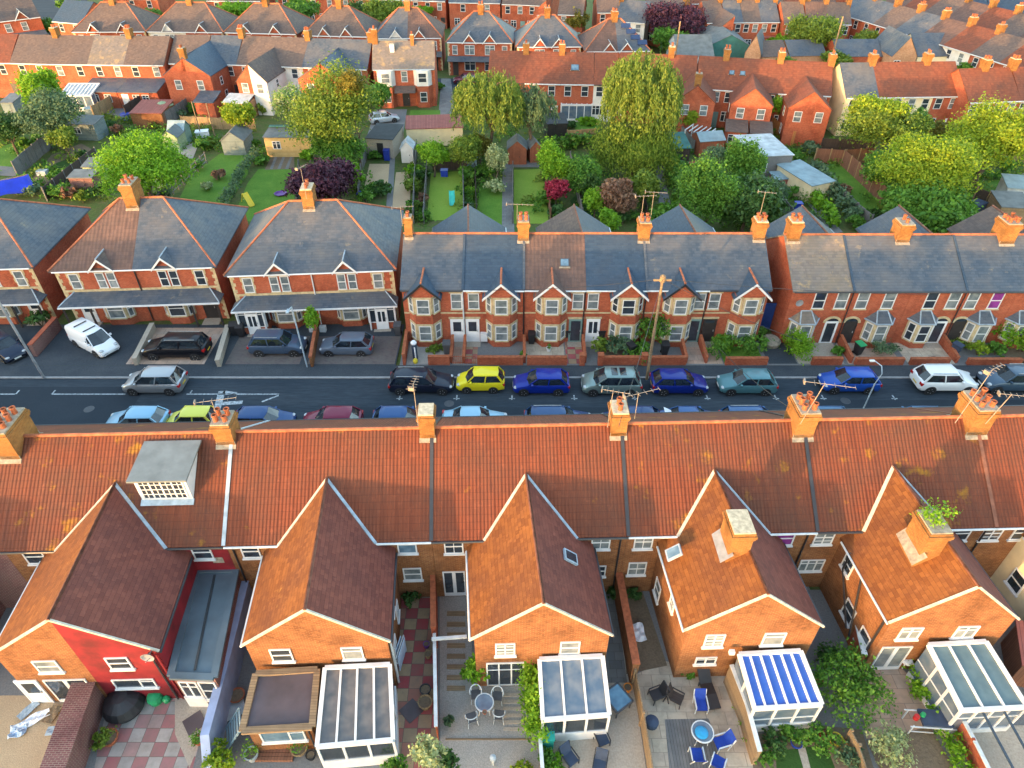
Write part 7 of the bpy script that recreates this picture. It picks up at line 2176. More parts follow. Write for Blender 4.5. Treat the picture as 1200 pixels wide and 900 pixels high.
# pergola frame by the terrace, parasol, toys, tarpaulin
r = empty('pergola', at(818, 172), R(-35), 'white slatted pergola frame behind the blue roofed summer house', 'pergola'); m = MB(); q = MB()
for i in range(6): q.bar((-1.6 + i * .6, -1.4, 2.2), (-1.6 + i * .6, 1.4, 2.2), .05)
for x in (-1.6, 1.4):
    for y in (-1.2, 1.2): m.bar((x, y, 0), (x, y, 2.15), .06)
m.build('posts', MT['white'], r); q.build('slats', MT['white'], r)
r = empty('garden_parasol', at(196, 140), 0, 'pale green striped parasol near the winged terrace', 'parasol'); m = MB(); m.lathe([(1.5, 2.0), (.05, 2.5)], n=8); m.build('canopy', MT['wood_green'], r); m = MB(); m.bar((0, 0, 0), (0, 0, 2.5), .03, n=6); m.build('pole', MT['white'], r)
r = empty('tarpaulin', at(10, 233), R(38), 'bright blue tarpaulin hung over a frame at the left edge', 'tarpaulin')
m = MB(); P = []; nu, nv = 8, 6
for j in range(nv + 1):
    for i in range(nu + 1): P.append((-2.8 + 5.6 * i / nu, -1.3 + 2.6 * j / nv + .08 * math.sin(i * 1.7 + j), 2.0 - 1.5 * abs(j / nv - .75) - .12 * math.sin(i * 1.3) * (1 - j / nv)))
m.smooth = True; m.faces(P, [(j * (nu + 1) + i, j * (nu + 1) + i + 1, (j + 1) * (nu + 1) + i + 1, (j + 1) * (nu + 1) + i) for j in range(nv) for i in range(nu)])
o = m.build('sheet', MT['tarp'], r); o.modifiers.new('s', 'SOLIDIFY').thickness = .03
m = MB(); m.bar((-2.6, .6, 0), (-2.6, .6, 2.0), .05); m.bar((2.6, .6, 0), (2.6, .6, 2.0), .05); m.bar((-2.6, .6, 1.9), (2.6, .6, 1.9), .04); m.build('frame', MT['wood'], r)
def slide(px, py, rz, mat, label, L=2.4):
    r = empty('toy_slide', at(px, py, .03), R(rz), label, 'toy slide'); m = MB()
    m.ext([(-.25, 0, .1), (.25, 0, .1), (.25, L * .6, 1.1), (-.25, L * .6, 1.1)], (0, .02, .06)); m.bar((-.27, 0, .2), (-.27, L * .6, 1.2), .03, .06); m.bar((.27, 0, .2), (.27, L * .6, 1.2), .03, .06); m.build('chute', MT[mat], r)
    m = MB(); m.bar((-.25, L * .62, 1.1), (-.3, L * .9, 0), .04); m.bar((.25, L * .62, 1.1), (.3, L * .9, 0), .04)
    for z in (.3, .6, .9): m.bar((-.27, L * .9 - z * .28 * L / 1.1, z), (.27, L * .9 - z * .28 * L / 1.1, z), .03)
    m.build('ladder', MT[mat], r)
slide(530, 242, 4, 'teal', 'turquoise plastic slide standing on the mown lawn'); slide(296, 243, 40, 'yellow', 'yellow and green slide on the bright lawn by the purple tree')
m = MB(); m.lathe([(.5, 0), (.75, .18), (.7, .2), (.5, .06)], n=8); o = m.build('paddling_pool', MT['purple'], None, T(*at(329, 228, .03))); tag(o, 'purple hexagonal tray on the bright lawn', 'paddling pool')
def boxy(name, px, py, w_, d_, h_, mat, label, cat, rz=0, lidmat=None, z=.03, group=None):
    r = empty(name, at(px, py, z), R(rz), label, cat, group); m = MB(); m.prism([(-w_ / 2, -d_ / 2), (w_ / 2, -d_ / 2), (w_ / 2 * .95, d_ / 2), (-w_ / 2 * .95, d_ / 2)], 0, h_); m.build('body', MT[mat], r); m = MB(); m.prism([(-w_ / 2 - .04, -d_ / 2 - .04), (w_ / 2 + .04, -d_ / 2 - .04), (w_ / 2 + .04, d_ / 2 + .04), (-w_ / 2 - .04, d_ / 2 + .04)], h_ + .002, h_ + .07); m.build('lid', MT[lidmat or mat], r); return r
boxy('compost_bin', 191, 218, 1.0, .9, 1.1, 'wood_teal', 'dark topped green compost bin below the lime tree', 'compost bin', 10, 'black'); boxy('water_butt', 454, 187, .7, .7, 1.2, 'blue_bin', 'blue water butt beside the grey garage', 'water butt'); boxy('water_butt', 486, 182, .6, .6, 1.2, 'blue_bin', 'dark blue water butt behind the small white shed', 'water butt')
boxy('storage_box', 521, 206, .8, .7, .7, 'blue_bin', 'blue tub on the mown lawn near the dark fence', 'tub'); boxy('storage_box', 425, 232, 1.0, .8, .6, 'blue_bin', 'blue tub beside the purple tree', 'tub'); boxy('storage_box', 934, 246, .7, .7, .8, 'blue_bin', 'dark blue box under the long blue roofed shed', 'tub')
boxy('wheelie_bin_green', 918, 207, .6, .7, 1.1, 'green', 'bright green bin beside the stone building', 'bin'); boxy('storage_box', 92, 158, .9, .7, .9, 'blue_bin', 'blue tub by the grey glazed shed', 'tub'); boxy('storage_box', 51, 205, 1.1, .8, .5, 'felt_pale', 'pale blue crate on the rough bed behind the tarpaulin', 'crate'); boxy('storage_box', 1140, 250, 1.8, 1.2, 1.2, 'navy', 'dark blue covered stack near the right dark fence', 'stack', 30); boxy('storage_box', 762, 163, 1.2, .9, .9, 'felt_blue', 'pale blue tub under the willow', 'tub')
boxy('storage_box', 110, 134, 1.8, 1.4, .9, 'felt_blue', 'pale blue covered tub below the back left terrace', 'tub', 20); boxy('storage_box', 238, 160, 1.6, 1.1, .7, 'cloth_white', 'white folded garden furniture near the blue grey shed', 'furniture', 15); boxy('storage_box', 150, 140, 1.3, 1.0, .8, 'bluecush', 'blue crate near the red roofed shed', 'crate')
boxy('storage_box', 208, 247, 1.6, 2.0, .8, 'felt', 'grey covered trailer on the lawn behind the brown half roof', 'trailer', -30); boxy('cold_frame', 820, 178, 1.4, .9, .4, 'felt_pale', 'pale cold frame beside the pergola', 'cold frame')
for px, py in ((672, 250), (812, 195), (843, 192), (858, 178)): boxy('plant_trough', px, py, 1.2, .5, .45, 'terracotta', {672: 'terracotta trough in the shaded garden left of the brown bush', 812: 'terracotta trough below the teal roofed shed', 843: 'terracotta trough by the summer house', 858: 'terracotta trough left of the stone building'}[px], 'trough', 10)
# washing post and clothes pole
for px, py, h_, lb in ((236, 160, 4.5, 'left wooden clothes post by the tan fence'), (252, 160, 4.3, 'right wooden clothes post by the tan fence')): pole(px, py, h_, .07, lb, 'wood', 'clothes_post', 'post')
pole(787, 98, 9.0, .13, 'pale telegraph pole behind the red terrace beside the grey hall', 'wood')
pole(967, 96, 9.5, .13, 'telegraph pole in front of the dark garage blocks', 'wood')

# trees ---------------------------------------------------------------
tree((116, 160, 218, 238), 4.2, 'lime', 'big lime green tree behind the brown half tiled roof', 8200, lob=9)
tree((28, 78, 72, 135), 5.5, 'lime', 'tall light green tree before the back left terrace', 4200, lob=6, rzmax=2.0); tree((22, 108, 90, 165), 4.2, 'greygreen', 'broad grey green tree in the left gardens', 5200, lob=8); tree((-15, 128, 28, 170), 3.4, 'dark', 'dark green tree at the left edge', 3200); tree((60, 150, 90, 180), 2.4, 'olive', 'olive green small tree right of the broad grey green one', 1800)
tree((338, 80, 442, 190), 6.5, 'olive', 'big olive tree in front of the slate roofs with a top tinted orange for sunlight', 9500, lob=11, rzmax=1.3); tree((392, 82, 428, 128), 9.5, 'autumn', 'slim treetop tinted orange for sunlight against the brick wing', 2600, lob=5, rzmax=1.7); tree((324, 98, 368, 150), 5.0, 'blossom', 'pale blossoming tree left of the big olive tree', 3800, lob=6)  # orange sunlight on the treetop is put into the autumn leaf colour
tree((340, 188, 416, 246), 3.2, 'purple', 'dark purple leaved tree behind the slate semi', 6500, leaf=.2, lob=9); tree((366, 148, 428, 200), 3.0, 'green', 'mid green tree between the yellow garden room and the garage', 4200); tree((395, 188, 425, 218), 2.2, 'lime', 'bright shrub like tree right of the purple tree', 1500, lob=5); tree((428, 96, 456, 130), 3.4, 'green', 'small green tree at the corner of the detached house', 1800, lob=5); tree((262, 120, 302, 158), 3.2, 'gold', 'yellow green tree before the white rendered wing', 3200)
tree((488, 162, 526, 198), 2.8, 'lime', 'small lime tree above the mown lawn', 2400, lob=6); tree((524, 158, 566, 200), 3.0, 'olive', 'olive tree beside the lime tree above the lawn', 2800, lob=6); tree((568, 168, 596, 206), 2.6, 'pale', 'pale blossoming tree left of the red brown shed', 1900, lob=5); tree((544, 155, 580, 185), 2.6, 'autumn', 'brownish small tree above the lawns', 1700, lob=5)
strand_tree((528, 92, 618, 150), 7.0, 'willow', 'wispy yellow green birch in front of the red roofs', 420, 44, 1.0, 3.6, 4.2, leaf=.12, name='birch_tree', ragged=.75); strand_tree((598, 100, 650, 150), 6.2, 'greygreen', 'thin grey green birch beside the wispy yellow one', 150, 40, .9, 2.4, 3.0, leaf=.12, name='birch_tree', ragged=.8)
tree((630, 160, 666, 228), 3.6, 'lime', 'upright bright green tree right of the small lawn', 3800, lob=6, rzmax=1.7); tree((640, 210, 665, 236), 2.0, 'red', 'small crimson leaved tree behind the brown roofed wing', 1300, leaf=.15, lob=4, clump=.26); tree((660, 175, 705, 235), 2.6, 'green', 'green tree behind the crimson one', 3600); tree((672, 196, 702, 232), 2.2, 'dark', 'dark green bush tree behind the crimson one', 1600)
strand_tree((702, 70, 800, 150), 8.0, 'willow', 'big yellow weeping willow before the red terrace', 640, 48, 1.6, 5.4, 5.2, leaf=.125, ragged=.75); tree((700, 142, 790, 212), 3.2, 'olive', 'olive green lower tree beneath the willow', 6000, weep=.2, lob=10)
tree((702, 212, 745, 256), 2.3, 'rust', 'brownish pink bush tree below the willow', 3300, leaf=.19, lob=6); tree((738, 196, 770, 242), 2.6, 'olive', 'conical green conifer right of the brownish bush', 3200, leaf=.17, lob=4, rzmax=2.0, clump=.14); tree((685, 218, 712, 252), 2.0, 'lime', 'light green bush tree left of the brownish bush', 1700, leaf=.18, lob=5)
tree((798, 188, 868, 270), 3.8, 'green', 'large mid green tree behind the end chimney of the bay terrace', 8200, lob=10); tree((848, 160, 896, 232), 3.6, 'green', 'green tree left of the stone building', 4600, lob=8); tree((842, 210, 912, 275), 3.0, 'dark', 'dark green tree behind the end chimney', 5200, leaf=.22, lob=8); tree((822, 172, 862, 205), 3.0, 'greygreen', 'grey green tree above the large mid green tree', 2600); tree((880, 205, 920, 250), 2.4, 'greygreen', 'dense grey green bush tree by the red lean-to', 2500, lob=6)
tree((760, 238, 805, 280), 2.0, 'green', 'green bush tree behind the two tall aerials', 2200, leaf=.2, lob=6); tree((700, 244, 728, 272), 1.8, 'lime', 'round lime bush behind the blue slate roof', 1800, leaf=.17, lob=5, cat='bush', name='bush')
tree((993, 118, 1088, 186), 4.5, 'olive', 'broad green tree in front of the cream terrace', 8200, lob=10); tree((1000, 112, 1062, 150), 6.0, 'gold', 'treetop tinted yellow for sunlight in front of the cream terrace', 3800, lob=8); tree((1062, 128, 1090, 170), 4.0, 'green', 'green tree by the pale conservatory roof', 2200)  # yellow sunlight on the upper crown is painted with gold leaves
tree((1035, 158, 1142, 232), 5.0, 'gold', 'bright yellow tree behind the arched terrace', 10500, lob=12); tree((1040, 205, 1140, 272), 3.0, 'green', 'green lower tree below the bright yellow tree', 6800, leaf=.24, lob=9); tree((1118, 118, 1212, 206), 5.5, 'gold', 'large yellow green tree at the right edge', 10500, lob=12); tree((1110, 150, 1140, 200), 3.5, 'green', 'green tree between the two yellow trees', 2600); tree((1088, 140, 1126, 172), 3.2, 'autumn', 'brown green tree below the white gabled outbuilding', 2300); tree((1010, 175, 1058, 225), 2.8, 'green', 'green tree right of the red brown fence', 3000, lob=7)
tree((900, 110, 918, 140), 3.2, 'lime', 'slender green tree against the brick wing with white windows', 900, lob=3, rzmax=2.5); tree((800, 128, 820, 150), 2.4, 'gold', 'small bright yellow bush right of the willow', 1200, lob=4)
tree((755, 3, 822, 44), 5.5, 'purple', 'dark copper beech at the top of the photo', 5200, lob=9); tree((765, 34, 808, 66), 3.2, 'green', 'green trees below the copper beech', 2600); tree((820, 38, 842, 60), 2.6, 'green', 'green bush right of the copper beech', 900, lob=4); tree((925, 16, 985, 60), 5.0, 'olive', 'large round green tree among the far dark roofs', 4600, lob=9); tree((942, 32, 975, 58), 3.5, 'gold', 'yellow tree at the foot of the large far green tree', 2200); tree((998, 34, 1032, 60), 3.5, 'olive', 'round far tree left of the diagonal row', 2300, lob=6)  # the small yellow tree has gold leaves
tree((902, 42, 926, 56), 2.2, 'lime', 'bright green bush near the low red garage', 900, lob=4); tree((884, 38, 906, 52), 2.0, 'gold', 'yellow green bushes by the dark roofed row', 800, lob=4); tree((1040, 52, 1068, 70), 2.6, 'green', 'green bush behind the tan gabled house', 800, lob=4); tree((1122, 74, 1142, 92), 2.6, 'green', 'green tree by the purple roofed outbuilding', 900, lob=4); tree((962, 60, 1000, 84), 2.8, 'olive', 'olive tree before the dark garage blocks', 1300, lob=5); tree((905, 66, 935, 88), 3, 'green', 'dark green tree between the garage blocks', 1300, lob=5)
tree((330, 0, 372, 26), 5.0, 'green', 'far green tree left of the fourth hipped roof', 2200); tree((408, 0, 442, 30), 5.0, 'dark', 'tall dark conifer behind the hipped roofs', 2200); tree((428, 0, 472, 30), 6.0, 'olive', 'far olive green tree behind the hipped roofs', 2600); tree((480, 8, 508, 22), 3.0, 'lime', 'small bright green tree at the top behind the hipped pairs', 900, lob=4); tree((168, 10, 196, 28), 3.0, 'green', 'green bush tree between the two leftmost hipped pairs', 900, lob=4); tree((252, 6, 302, 24), 3.4, 'lime', 'row of light green trees behind the second and third hipped pairs', 1900, lob=6); tree((662, 8, 690, 38), 4.0, 'autumn', 'yellowish birch between the far brick houses', 1600, lob=5)
tree((1060, -6, 1100, 6), 4.0, 'lime', 'bright green trees at the top right edge', 1200); tree((1150, -6, 1200, 7), 4, 'green', 'green trees at the top right corner', 1400)
tree((86, 20, 104, 38), 2.5, 'green', 'dark green bush left of the leftmost hipped pair', 700, lob=4)

# shrubs filling the gardens
rs = random.Random(21)
kinds = {'green': 'mid green', 'dark': 'dark green', 'olive': 'olive', 'lime': 'light green', 'greygreen': 'grey green', 'rust': 'reddish brown', 'gold': 'yellow', 'pale': 'pale flowering', 'purple': 'purple', 'autumn': 'orange brown'}
SPOTS = [(30, 176, 'green', 'grassy bed left of the grey fence'), (10, 165, 'olive', 'grassy bed at the left edge'), (50, 172, 'green', 'grey fence foot'), (68, 208, 'green', 'rough bed behind the tarpaulin'), (98, 190, 'dark', 'dark fence left of the lime tree'), (40, 228, 'greygreen', 'blue tarpaulin'), (72, 232, 'green', 'slate roof at the left'), (66, 222, 'rust', 'dark fence lower end'),
         (86, 232, 'rust', 'dark walled low shed'), (98, 238, 'olive', 'brown half tiled roof'), (118, 232, 'dark', 'brown half tiled roof corner'), (205, 170, 'gold', 'pale green shed'), (212, 190, 'rust', 'lime tree right side'), (238, 178, 'green', 'pale patio'), (247, 172, 'olive', 'blue grey shed left side'), (232, 200, 'green', 'rail fence'),
         (178, 240, 'olive', 'rail fence lower end'), (196, 238, 'greygreen', 'grey covered trailer'), (258, 210, 'rust', 'bright lawn left of the hedge'), (244, 222, 'pale', 'rockery on the bright lawn'), (300, 172, 'green', 'blue grey shed right side'), (308, 192, 'green', 'vegetable bed'), (350, 178, 'green', 'yellow garden room'), (362, 186, 'lime', 'yellow garden room right end'),
         (440, 186, 'green', 'grey garage front'), (438, 228, 'green', 'left gravel bed lower end'), (450, 230, 'dark', 'path beside the gravel beds'), (430, 240, 'green', 'slate semi corner chimney'), (486, 205, 'lime', 'right gravel bed edge'), (484, 225, 'olive', 'grey fence right of the gravel'), (483, 245, 'green', 'slim end chimney'), (495, 210, 'dark', 'mown lawn left edge'), (496, 238, 'rust', 'mown lawn lower left'), (498, 258, 'green', 'bay terrace left wing'),
         (512, 196, 'green', 'dark fence by the lawn'), (550, 210, 'green', 'small pale blue shed'), (552, 228, 'lime', 'thin fence between the lawns'), (550, 248, 'greygreen', 'second lawn lower left'), (580, 226, 'pale', 'second lawn top corner'), (570, 206, 'green', 'second lawn back'), (556, 190, 'dark', 'small pale blue shed back'),
         (604, 182, 'dark', 'red brown sheds'), (640, 240, 'green', 'brown roofed wing'), (652, 252, 'dark', 'brown roofed wing tip'), (690, 205, 'olive', 'shaded garden'), (700, 190, 'green', 'tan panel fence end'), (715, 235, 'greygreen', 'brownish bush'), (730, 262, 'dark', 'blue slate wing'), (745, 258, 'green', 'two tall aerials'), (775, 250, 'green', 'dark curving path'), (792, 262, 'olive', 'slate wing of the end houses'),
         (812, 160, 'lime', 'pergola'), (830, 165, 'green', 'pergola right side'), (850, 168, 'dark', 'summer house'), (866, 160, 'green', 'orange sunlit fence'), (880, 150, 'olive', 'orange sunlit fence top'), (900, 145, 'green', 'brick wing with white windows'), (925, 150, 'lime', 'orange sunlit fence right end'), (940, 160, 'green', 'dark fence behind the red brown one'), (948, 180, 'greygreen', 'red brown fence left end'), (930, 185, 'green', 'stone building right side'), (918, 195, 'olive', 'bright green bin'),
         (925, 232, 'green', 'grey green bush tree'), (945, 262, 'dark', 'slate gable wing of the right terrace'), (960, 210, 'lime', 'blue roofed shed'), (990, 225, 'rust', 'long lawn left edge'), (1000, 268, 'green', 'grey slatted fence'), (1020, 262, 'dark', 'slate wing behind the roof chimney'), (1038, 250, 'olive', 'red brown diagonal fence end'), (975, 170, 'green', 'dark fence middle'), (1000, 165, 'olive', 'garden behind the dark fence'), (960, 150, 'green', 'white drainpipe wing'),
         (1150, 232, 'green', 'dark panel fence'), (1135, 215, 'green', 'yellow trees'), (1190, 215, 'olive', 'concrete yard at the right'), (1176, 200, 'green', 'large yellow green tree foot'), (1128, 255, 'dark', 'dark blue covered stack'), (480, 120, 'green', 'detached house porch'), (470, 118, 'rust', 'detached house lower bay'), (506, 118, 'green', 'detached house right corner'), (512, 105, 'green', 'slab drive'), (540, 112, 'olive', 'birch foot'), (650, 140, 'green', 'white conservatory left'), (690, 146, 'lime', 'lawn by the white conservatory'), (668, 150, 'dark', 'black roofed shed'),
         (228, 132, 'green', 'winged terrace back garden'), (240, 128, 'dark', 'blue slate wing corner'), (206, 138, 'greygreen', 'green parasol'), (176, 128, 'green', 'dark stepped fence'), (130, 150, 'dark', 'tan fence foot'), (140, 158, 'rust', 'lime tree top left'), (100, 148, 'greygreen', 'grey glazed shed top'), (308, 135, 'olive', 'white wing extension'), (1058, 262, 'green', 'slate gable right'), (1095, 268, 'dark', 'lower yellow tree right'), (870, 140, 'green', 'brick extension with white windows'), (985, 150, 'lime', 'small garden under the cream terrace')]
for px, py, k, near_ in SPOTS:
    w_ = rs.uniform(1.2, 2.5); h_ = rs.uniform(.8, 1.7)
    shrub(px, py, w_, h_, k, '%s %s shrub next to the %s' % (rs.choice(('rounded', 'spreading', 'loose', 'bushy')), kinds[k], near_), int(260 * w_), group='garden shrubs behind the middle houses', lob=5)
# rough grass and low weeds as one mass
def weeds(n, name, mat, label, pts, size):
    C = []
    for k in range(n):
        px, py, rx, ry = rs.choice(pts)
        p = at(rs.gauss(px, rx), rs.gauss(py, ry)); 
        if p.y < 53.5 or p.y > 104: continue
        C.append((p.x, p.y))
    C = np.array(C); k = len(C)
    a = npr.random(k) * 6.28; h = size * (.5 + npr.random(k)); 
    V = np.zeros((k, 4, 3)); dx = np.cos(a) * h * .5; dy = np.sin(a) * h * .5
    lx = npr.normal(size=k) * h * .4; ly = npr.normal(size=k) * h * .4
    V[:, 0] = np.stack([C[:, 0] - dx, C[:, 1] - dy, np.full(k, .02)], 1); V[:, 1] = np.stack([C[:, 0] + dx, C[:, 1] + dy, np.full(k, .02)], 1)
    V[:, 2] = np.stack([C[:, 0] + dx + lx, C[:, 1] + dy + ly, .02 + h], 1); V[:, 3] = np.stack([C[:, 0] - dx + lx, C[:, 1] - dy + ly, .02 + h * .9], 1)
    me = bpy.data.meshes.new(name); me.vertices.add(k * 4); me.vertices.foreach_set('co', V.reshape(-1)); me.loops.add(k * 4); me.loops.foreach_set('vertex_index', np.arange(k * 4, dtype=np.int32)); me.polygons.add(k); me.polygons.foreach_set('loop_start', np.arange(0, k * 4, 4, dtype=np.int32)); me.materials.append(LEAF[mat]); me.update(calc_edges=True)
    o = link(name, me); tag(o, label, 'weeds', kind='stuff')
GA = [(15, 170, 25, 18), (75, 200, 22, 16), (90, 225, 25, 8), (240, 165, 18, 10), (300, 172, 25, 8), (195, 160, 20, 10), (405, 215, 16, 22), (490, 215, 6, 28), (552, 225, 5, 22), (570, 195, 15, 10), (680, 195, 25, 16), (715, 235, 25, 15), (760, 225, 14, 22), (815, 160, 25, 14), (870, 165, 25, 14), (930, 190, 14, 30), (960, 215, 12, 25), (1000, 160, 30, 14), (1050, 240, 14, 16), (1140, 235, 14, 14), (640, 240, 12, 18), (60, 150, 30, 12), (140, 150, 14, 8), (880, 240, 20, 18), (600, 150, 30, 10), (1180, 205, 20, 10)]
def cover(name, mat, label, nb, n, seed):
    B = []; q = random.Random(seed)
    while len(B) < nb:
        g = q.choice(GA); p = at(q.gauss(g[0], g[2]), q.gauss(g[1], g[3]))
        if 54 < p.y < 102: w_ = q.uniform(.35, 1.0); B.append((p.x, p.y, .22, w_, w_, q.uniform(.25, .7)))
    o = link(name, leaf_mesh(name, B, n, .16, mat, .3, nclump=6)); tag(o, label, 'ground cover', kind='stuff')
cover('ground_cover', 'green', 'low mixed green ground cover between the gardens', 420, 24000, 3)
cover('weeds', 'olive', 'rough olive weeds and long grass between the gardens', 330, 17000, 4)


tree((44, 20, 66, 42), 3.0, 'green', 'green tree below the angled pair at the top left', 1100, lob=5); tree((70, -4, 96, 14), 4.0, 'green', 'green tree behind the leftmost hipped pair at the top left', 1100, lob=5); tree((0, 34, 22, 46), 2.5, 'dark', 'dark green bush tree at the left edge behind the grey roofed terrace', 800, lob=4); tree((66, 30, 84, 44), 2.4, 'lime', 'light green bush left of the leftmost hipped pair', 700, lob=4)

for (a, b), m_, lb in ((((601, 262), (601, 202)), 'fence_grey', 'thin grey fence beside the slab path lawn'), (((559, 262), (557, 205)), 'fence_dark', 'dark fence left of the second lawn'), (((645, 258), (638, 200)), 'fence_brown', 'brown fence by the crimson leaved tree'), (((682, 258), (668, 190)), 'fence_grey', 'grey fence below the tan panel fence'), (((497, 262), (501, 202)), 'fence_grey', 'grey fence left of the mown lawn'), (((757, 255), (748, 208)), 'fence_dark', 'dark fence by the conical conifer'), (((932, 265), (905, 232)), 'fence_grey', 'grey fence running down from the red lean-to'), (((350, 246), (352, 200)), 'fence_grey', 'grey fence behind the purple tree')):
    fence([a, b], 1.3, m_, lb, FG)
for i, (px, py) in enumerate(((1010, 22), (1060, 14), (1120, 30), (1180, 44), (1092, 4), (1150, 22))): tree((px - 8, py - 7, px + 8, py + 7), 3.2, ('green', 'olive', 'lime')[i % 3], ['green tree near the left end of the diagonal roofs', 'olive tree between the upper diagonal roofs', 'light green tree in the middle of the diagonal roofs', 'green tree low among the diagonal roofs at the right', 'olive tree near the top edge above the diagonal roofs', 'light green tree just under the blue roofed row'][i], 700, lob=4)
# ---------------------------------------------------------------- yards behind the near terrace
rect('yard_ground', -40, 2, 40, 21.6, .004, 'concrete_g')
LAYER[0] = .008
flat('gravel_yard', [(-60, 920), (-60, 815), (98, 815), (128, 812), (80, 920)], 'gravel_tan')
flat('slab_patio', [(108, 915), (118, 860), (130, 812), (236, 812), (252, 800), (222, 915)], 'check')
flat('path', [(205, 800), (255, 795), (238, 860), (222, 900), (205, 860)], 'concrete')
flat('yard_paving', [(222, 915), (262, 800), (300, 690), (340, 690), (300, 860), (380, 860), (375, 915)], 'concrete_g')
flat('slab_patio', [(455, 915), (462, 760), (466, 690), (512, 690), (513, 915)], 'check2')
flat('side_passage', [(466, 700), (468, 660), (512, 660), (512, 700)], 'stonepath')
flat('gravel_yard', [(516, 915), (515, 690), (550, 690), (555, 800), (632, 800), (636, 915)], 'gravel')
for i in range(8):
    y = 716 + i * 12.5
    flat('sleeper_step', [(524, y), (545, y), (545.5, y + 5.5), (523.5, y + 5.5)], 'wood', z=.06, thick=.05)
for i in range(6):
    y = 812 + i * 8
    flat('sleeper_step', [(590, y), (614, y), (614.5, y + 4), (590, y + 4)], 'concrete', z=.05, thick=.04)
flat('gravel_edging', [(522, 865), (628, 865), (628, 867), (522, 867)], 'wood', z=.05, thick=.04)
flat('patio', [(636, 920), (632, 800), (708, 690), (722, 690), (742, 800), (760, 920)], 'concrete')
flat('side_path', [(706, 800), (705, 680), (719, 680), (735, 800)], 'slab' if 'slab' in MT else 'stonepath')
flat('patio', [(762, 920), (745, 790), (780, 775), (862, 785), (870, 800), (900, 920)], 'beige_pave')
flat('back_yard', [(734, 790), (725, 680), (752, 690), (782, 780)], 'soil')
flat('decking', [(786, 920), (779, 843), (830, 842), (842, 870), (845, 920)], 'fence_grey')
flat('garden_bed', [(885, 920), (878, 862), (960, 850), (1010, 855), (1030, 920)], 'soil')
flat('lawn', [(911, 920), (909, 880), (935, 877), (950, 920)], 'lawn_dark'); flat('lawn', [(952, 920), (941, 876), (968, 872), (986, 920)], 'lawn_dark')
flat('path', [(947, 920), (934, 874), (943, 873), (955, 920)], 'concrete')
flat('patio', [(1006, 790), (1048, 775), (1075, 800), (1092, 850), (1050, 862), (1015, 866)], 'pink_pave'); flat('bare_soil', [(1015, 868), (1090, 852), (1130, 920), (1040, 920)], 'soil')
flat('patio', [(1110, 850), (1200, 850), (1260, 920), (1150, 920)], 'concrete'); flat('back_yard', [(905, 760), (880, 650), (930, 645), (970, 740)], 'concrete_g'); flat('patio', [(1150, 740), (1190, 720), (1260, 800), (1215, 830)], 'concrete_g')

# dividing walls and fences
wall_run([(118, 812), (80, 925)], 1.7, 'brick_dark', 'thick dark purple brick wall between the gravel yard and the checked slabs', .85, 'brick_dark', name='boundary_wall')
wall_run([tuple(at(px, py, 1.8)[:2]) for px, py in ((291, 668), (268, 760), (240, 862))] + [tuple((at(240, 862, 1.8) + Vector((.12, -.9, 0)))[:2])], [1.8, 1.8, 1.8, .7], 'lilac', 'pale blue painted garden wall beside the flat grey extension', .3, 'lilac', pix=False, name='boundary_wall')
wall_run([(510, 690), (511, 760)], 1.9, 'brick_red', 'brick party wall behind the red and buff slabs', .22, 'terracotta', name='boundary_wall')
fence([(511, 762), (513, 870)], 1.5, 'brick_red', 'thin dark red fence with pale rail beside the red and buff slabs', None, posts=False, cap='gutterw')
wall_run([(721, 690), (731, 745), (741, 800)], 1.7, 'brick', 'old brick wall between two shaded yards', .3, 'terracotta', name='boundary_wall')
fence([(741, 802), (750, 850), (762, 925)], 1.3, 'wood', 'weathered board fence beside the decking yard', None)
wall_run([tuple(at(px, py, 1.55)[:2]) for px, py in ((857, 780), (876, 826), (892, 878))], [1.6, 1.5, 1.3], 'wood', 'tan leaning wall left of the blue roofed conservatory', .16, 'gutterw', pix=False, name='boundary_wall')
wall_run([(993, 742), (1002, 785)], 1.4, 'brick_red', 'brick wall at the foot of the wing with black pipes', .22, 'gutterw', name='boundary_wall')
fence([(636, 925), (632, 872)], 1.3, 'wood', 'weathered fence end below the ivy hedge', None, cap='gutterw')
fence([(1012, 925), (999, 885), (990, 868)], 1.0, 'wood', 'pale trellis fence beside the red flowers', None)
fence([(1108, 842), (1128, 880), (1150, 925)], 1.1, 'brick_red', 'red painted low fence below the white conservatory', None, cap='gutterw')
wall_run([(1085, 815), (1112, 850)], .7, 'concrete_g', 'low grey wall at the foot of the white conservatory', .2, 'concrete', name='boundary_wall')
m = MB(); a_, b_ = at(506, 749, 1.8), at(547, 746, 1.8); m.bar(a_, b_, .07, .06); o = m.build('scaffold_beam', MT['gutterw']); tag(o, 'pale grey beam spanning the gap above the sleeper steps', 'beam')

# extensions and conservatories
def Wp(*q): return [tuple(at(px, py, z)[:2]) for px, py, z in q]
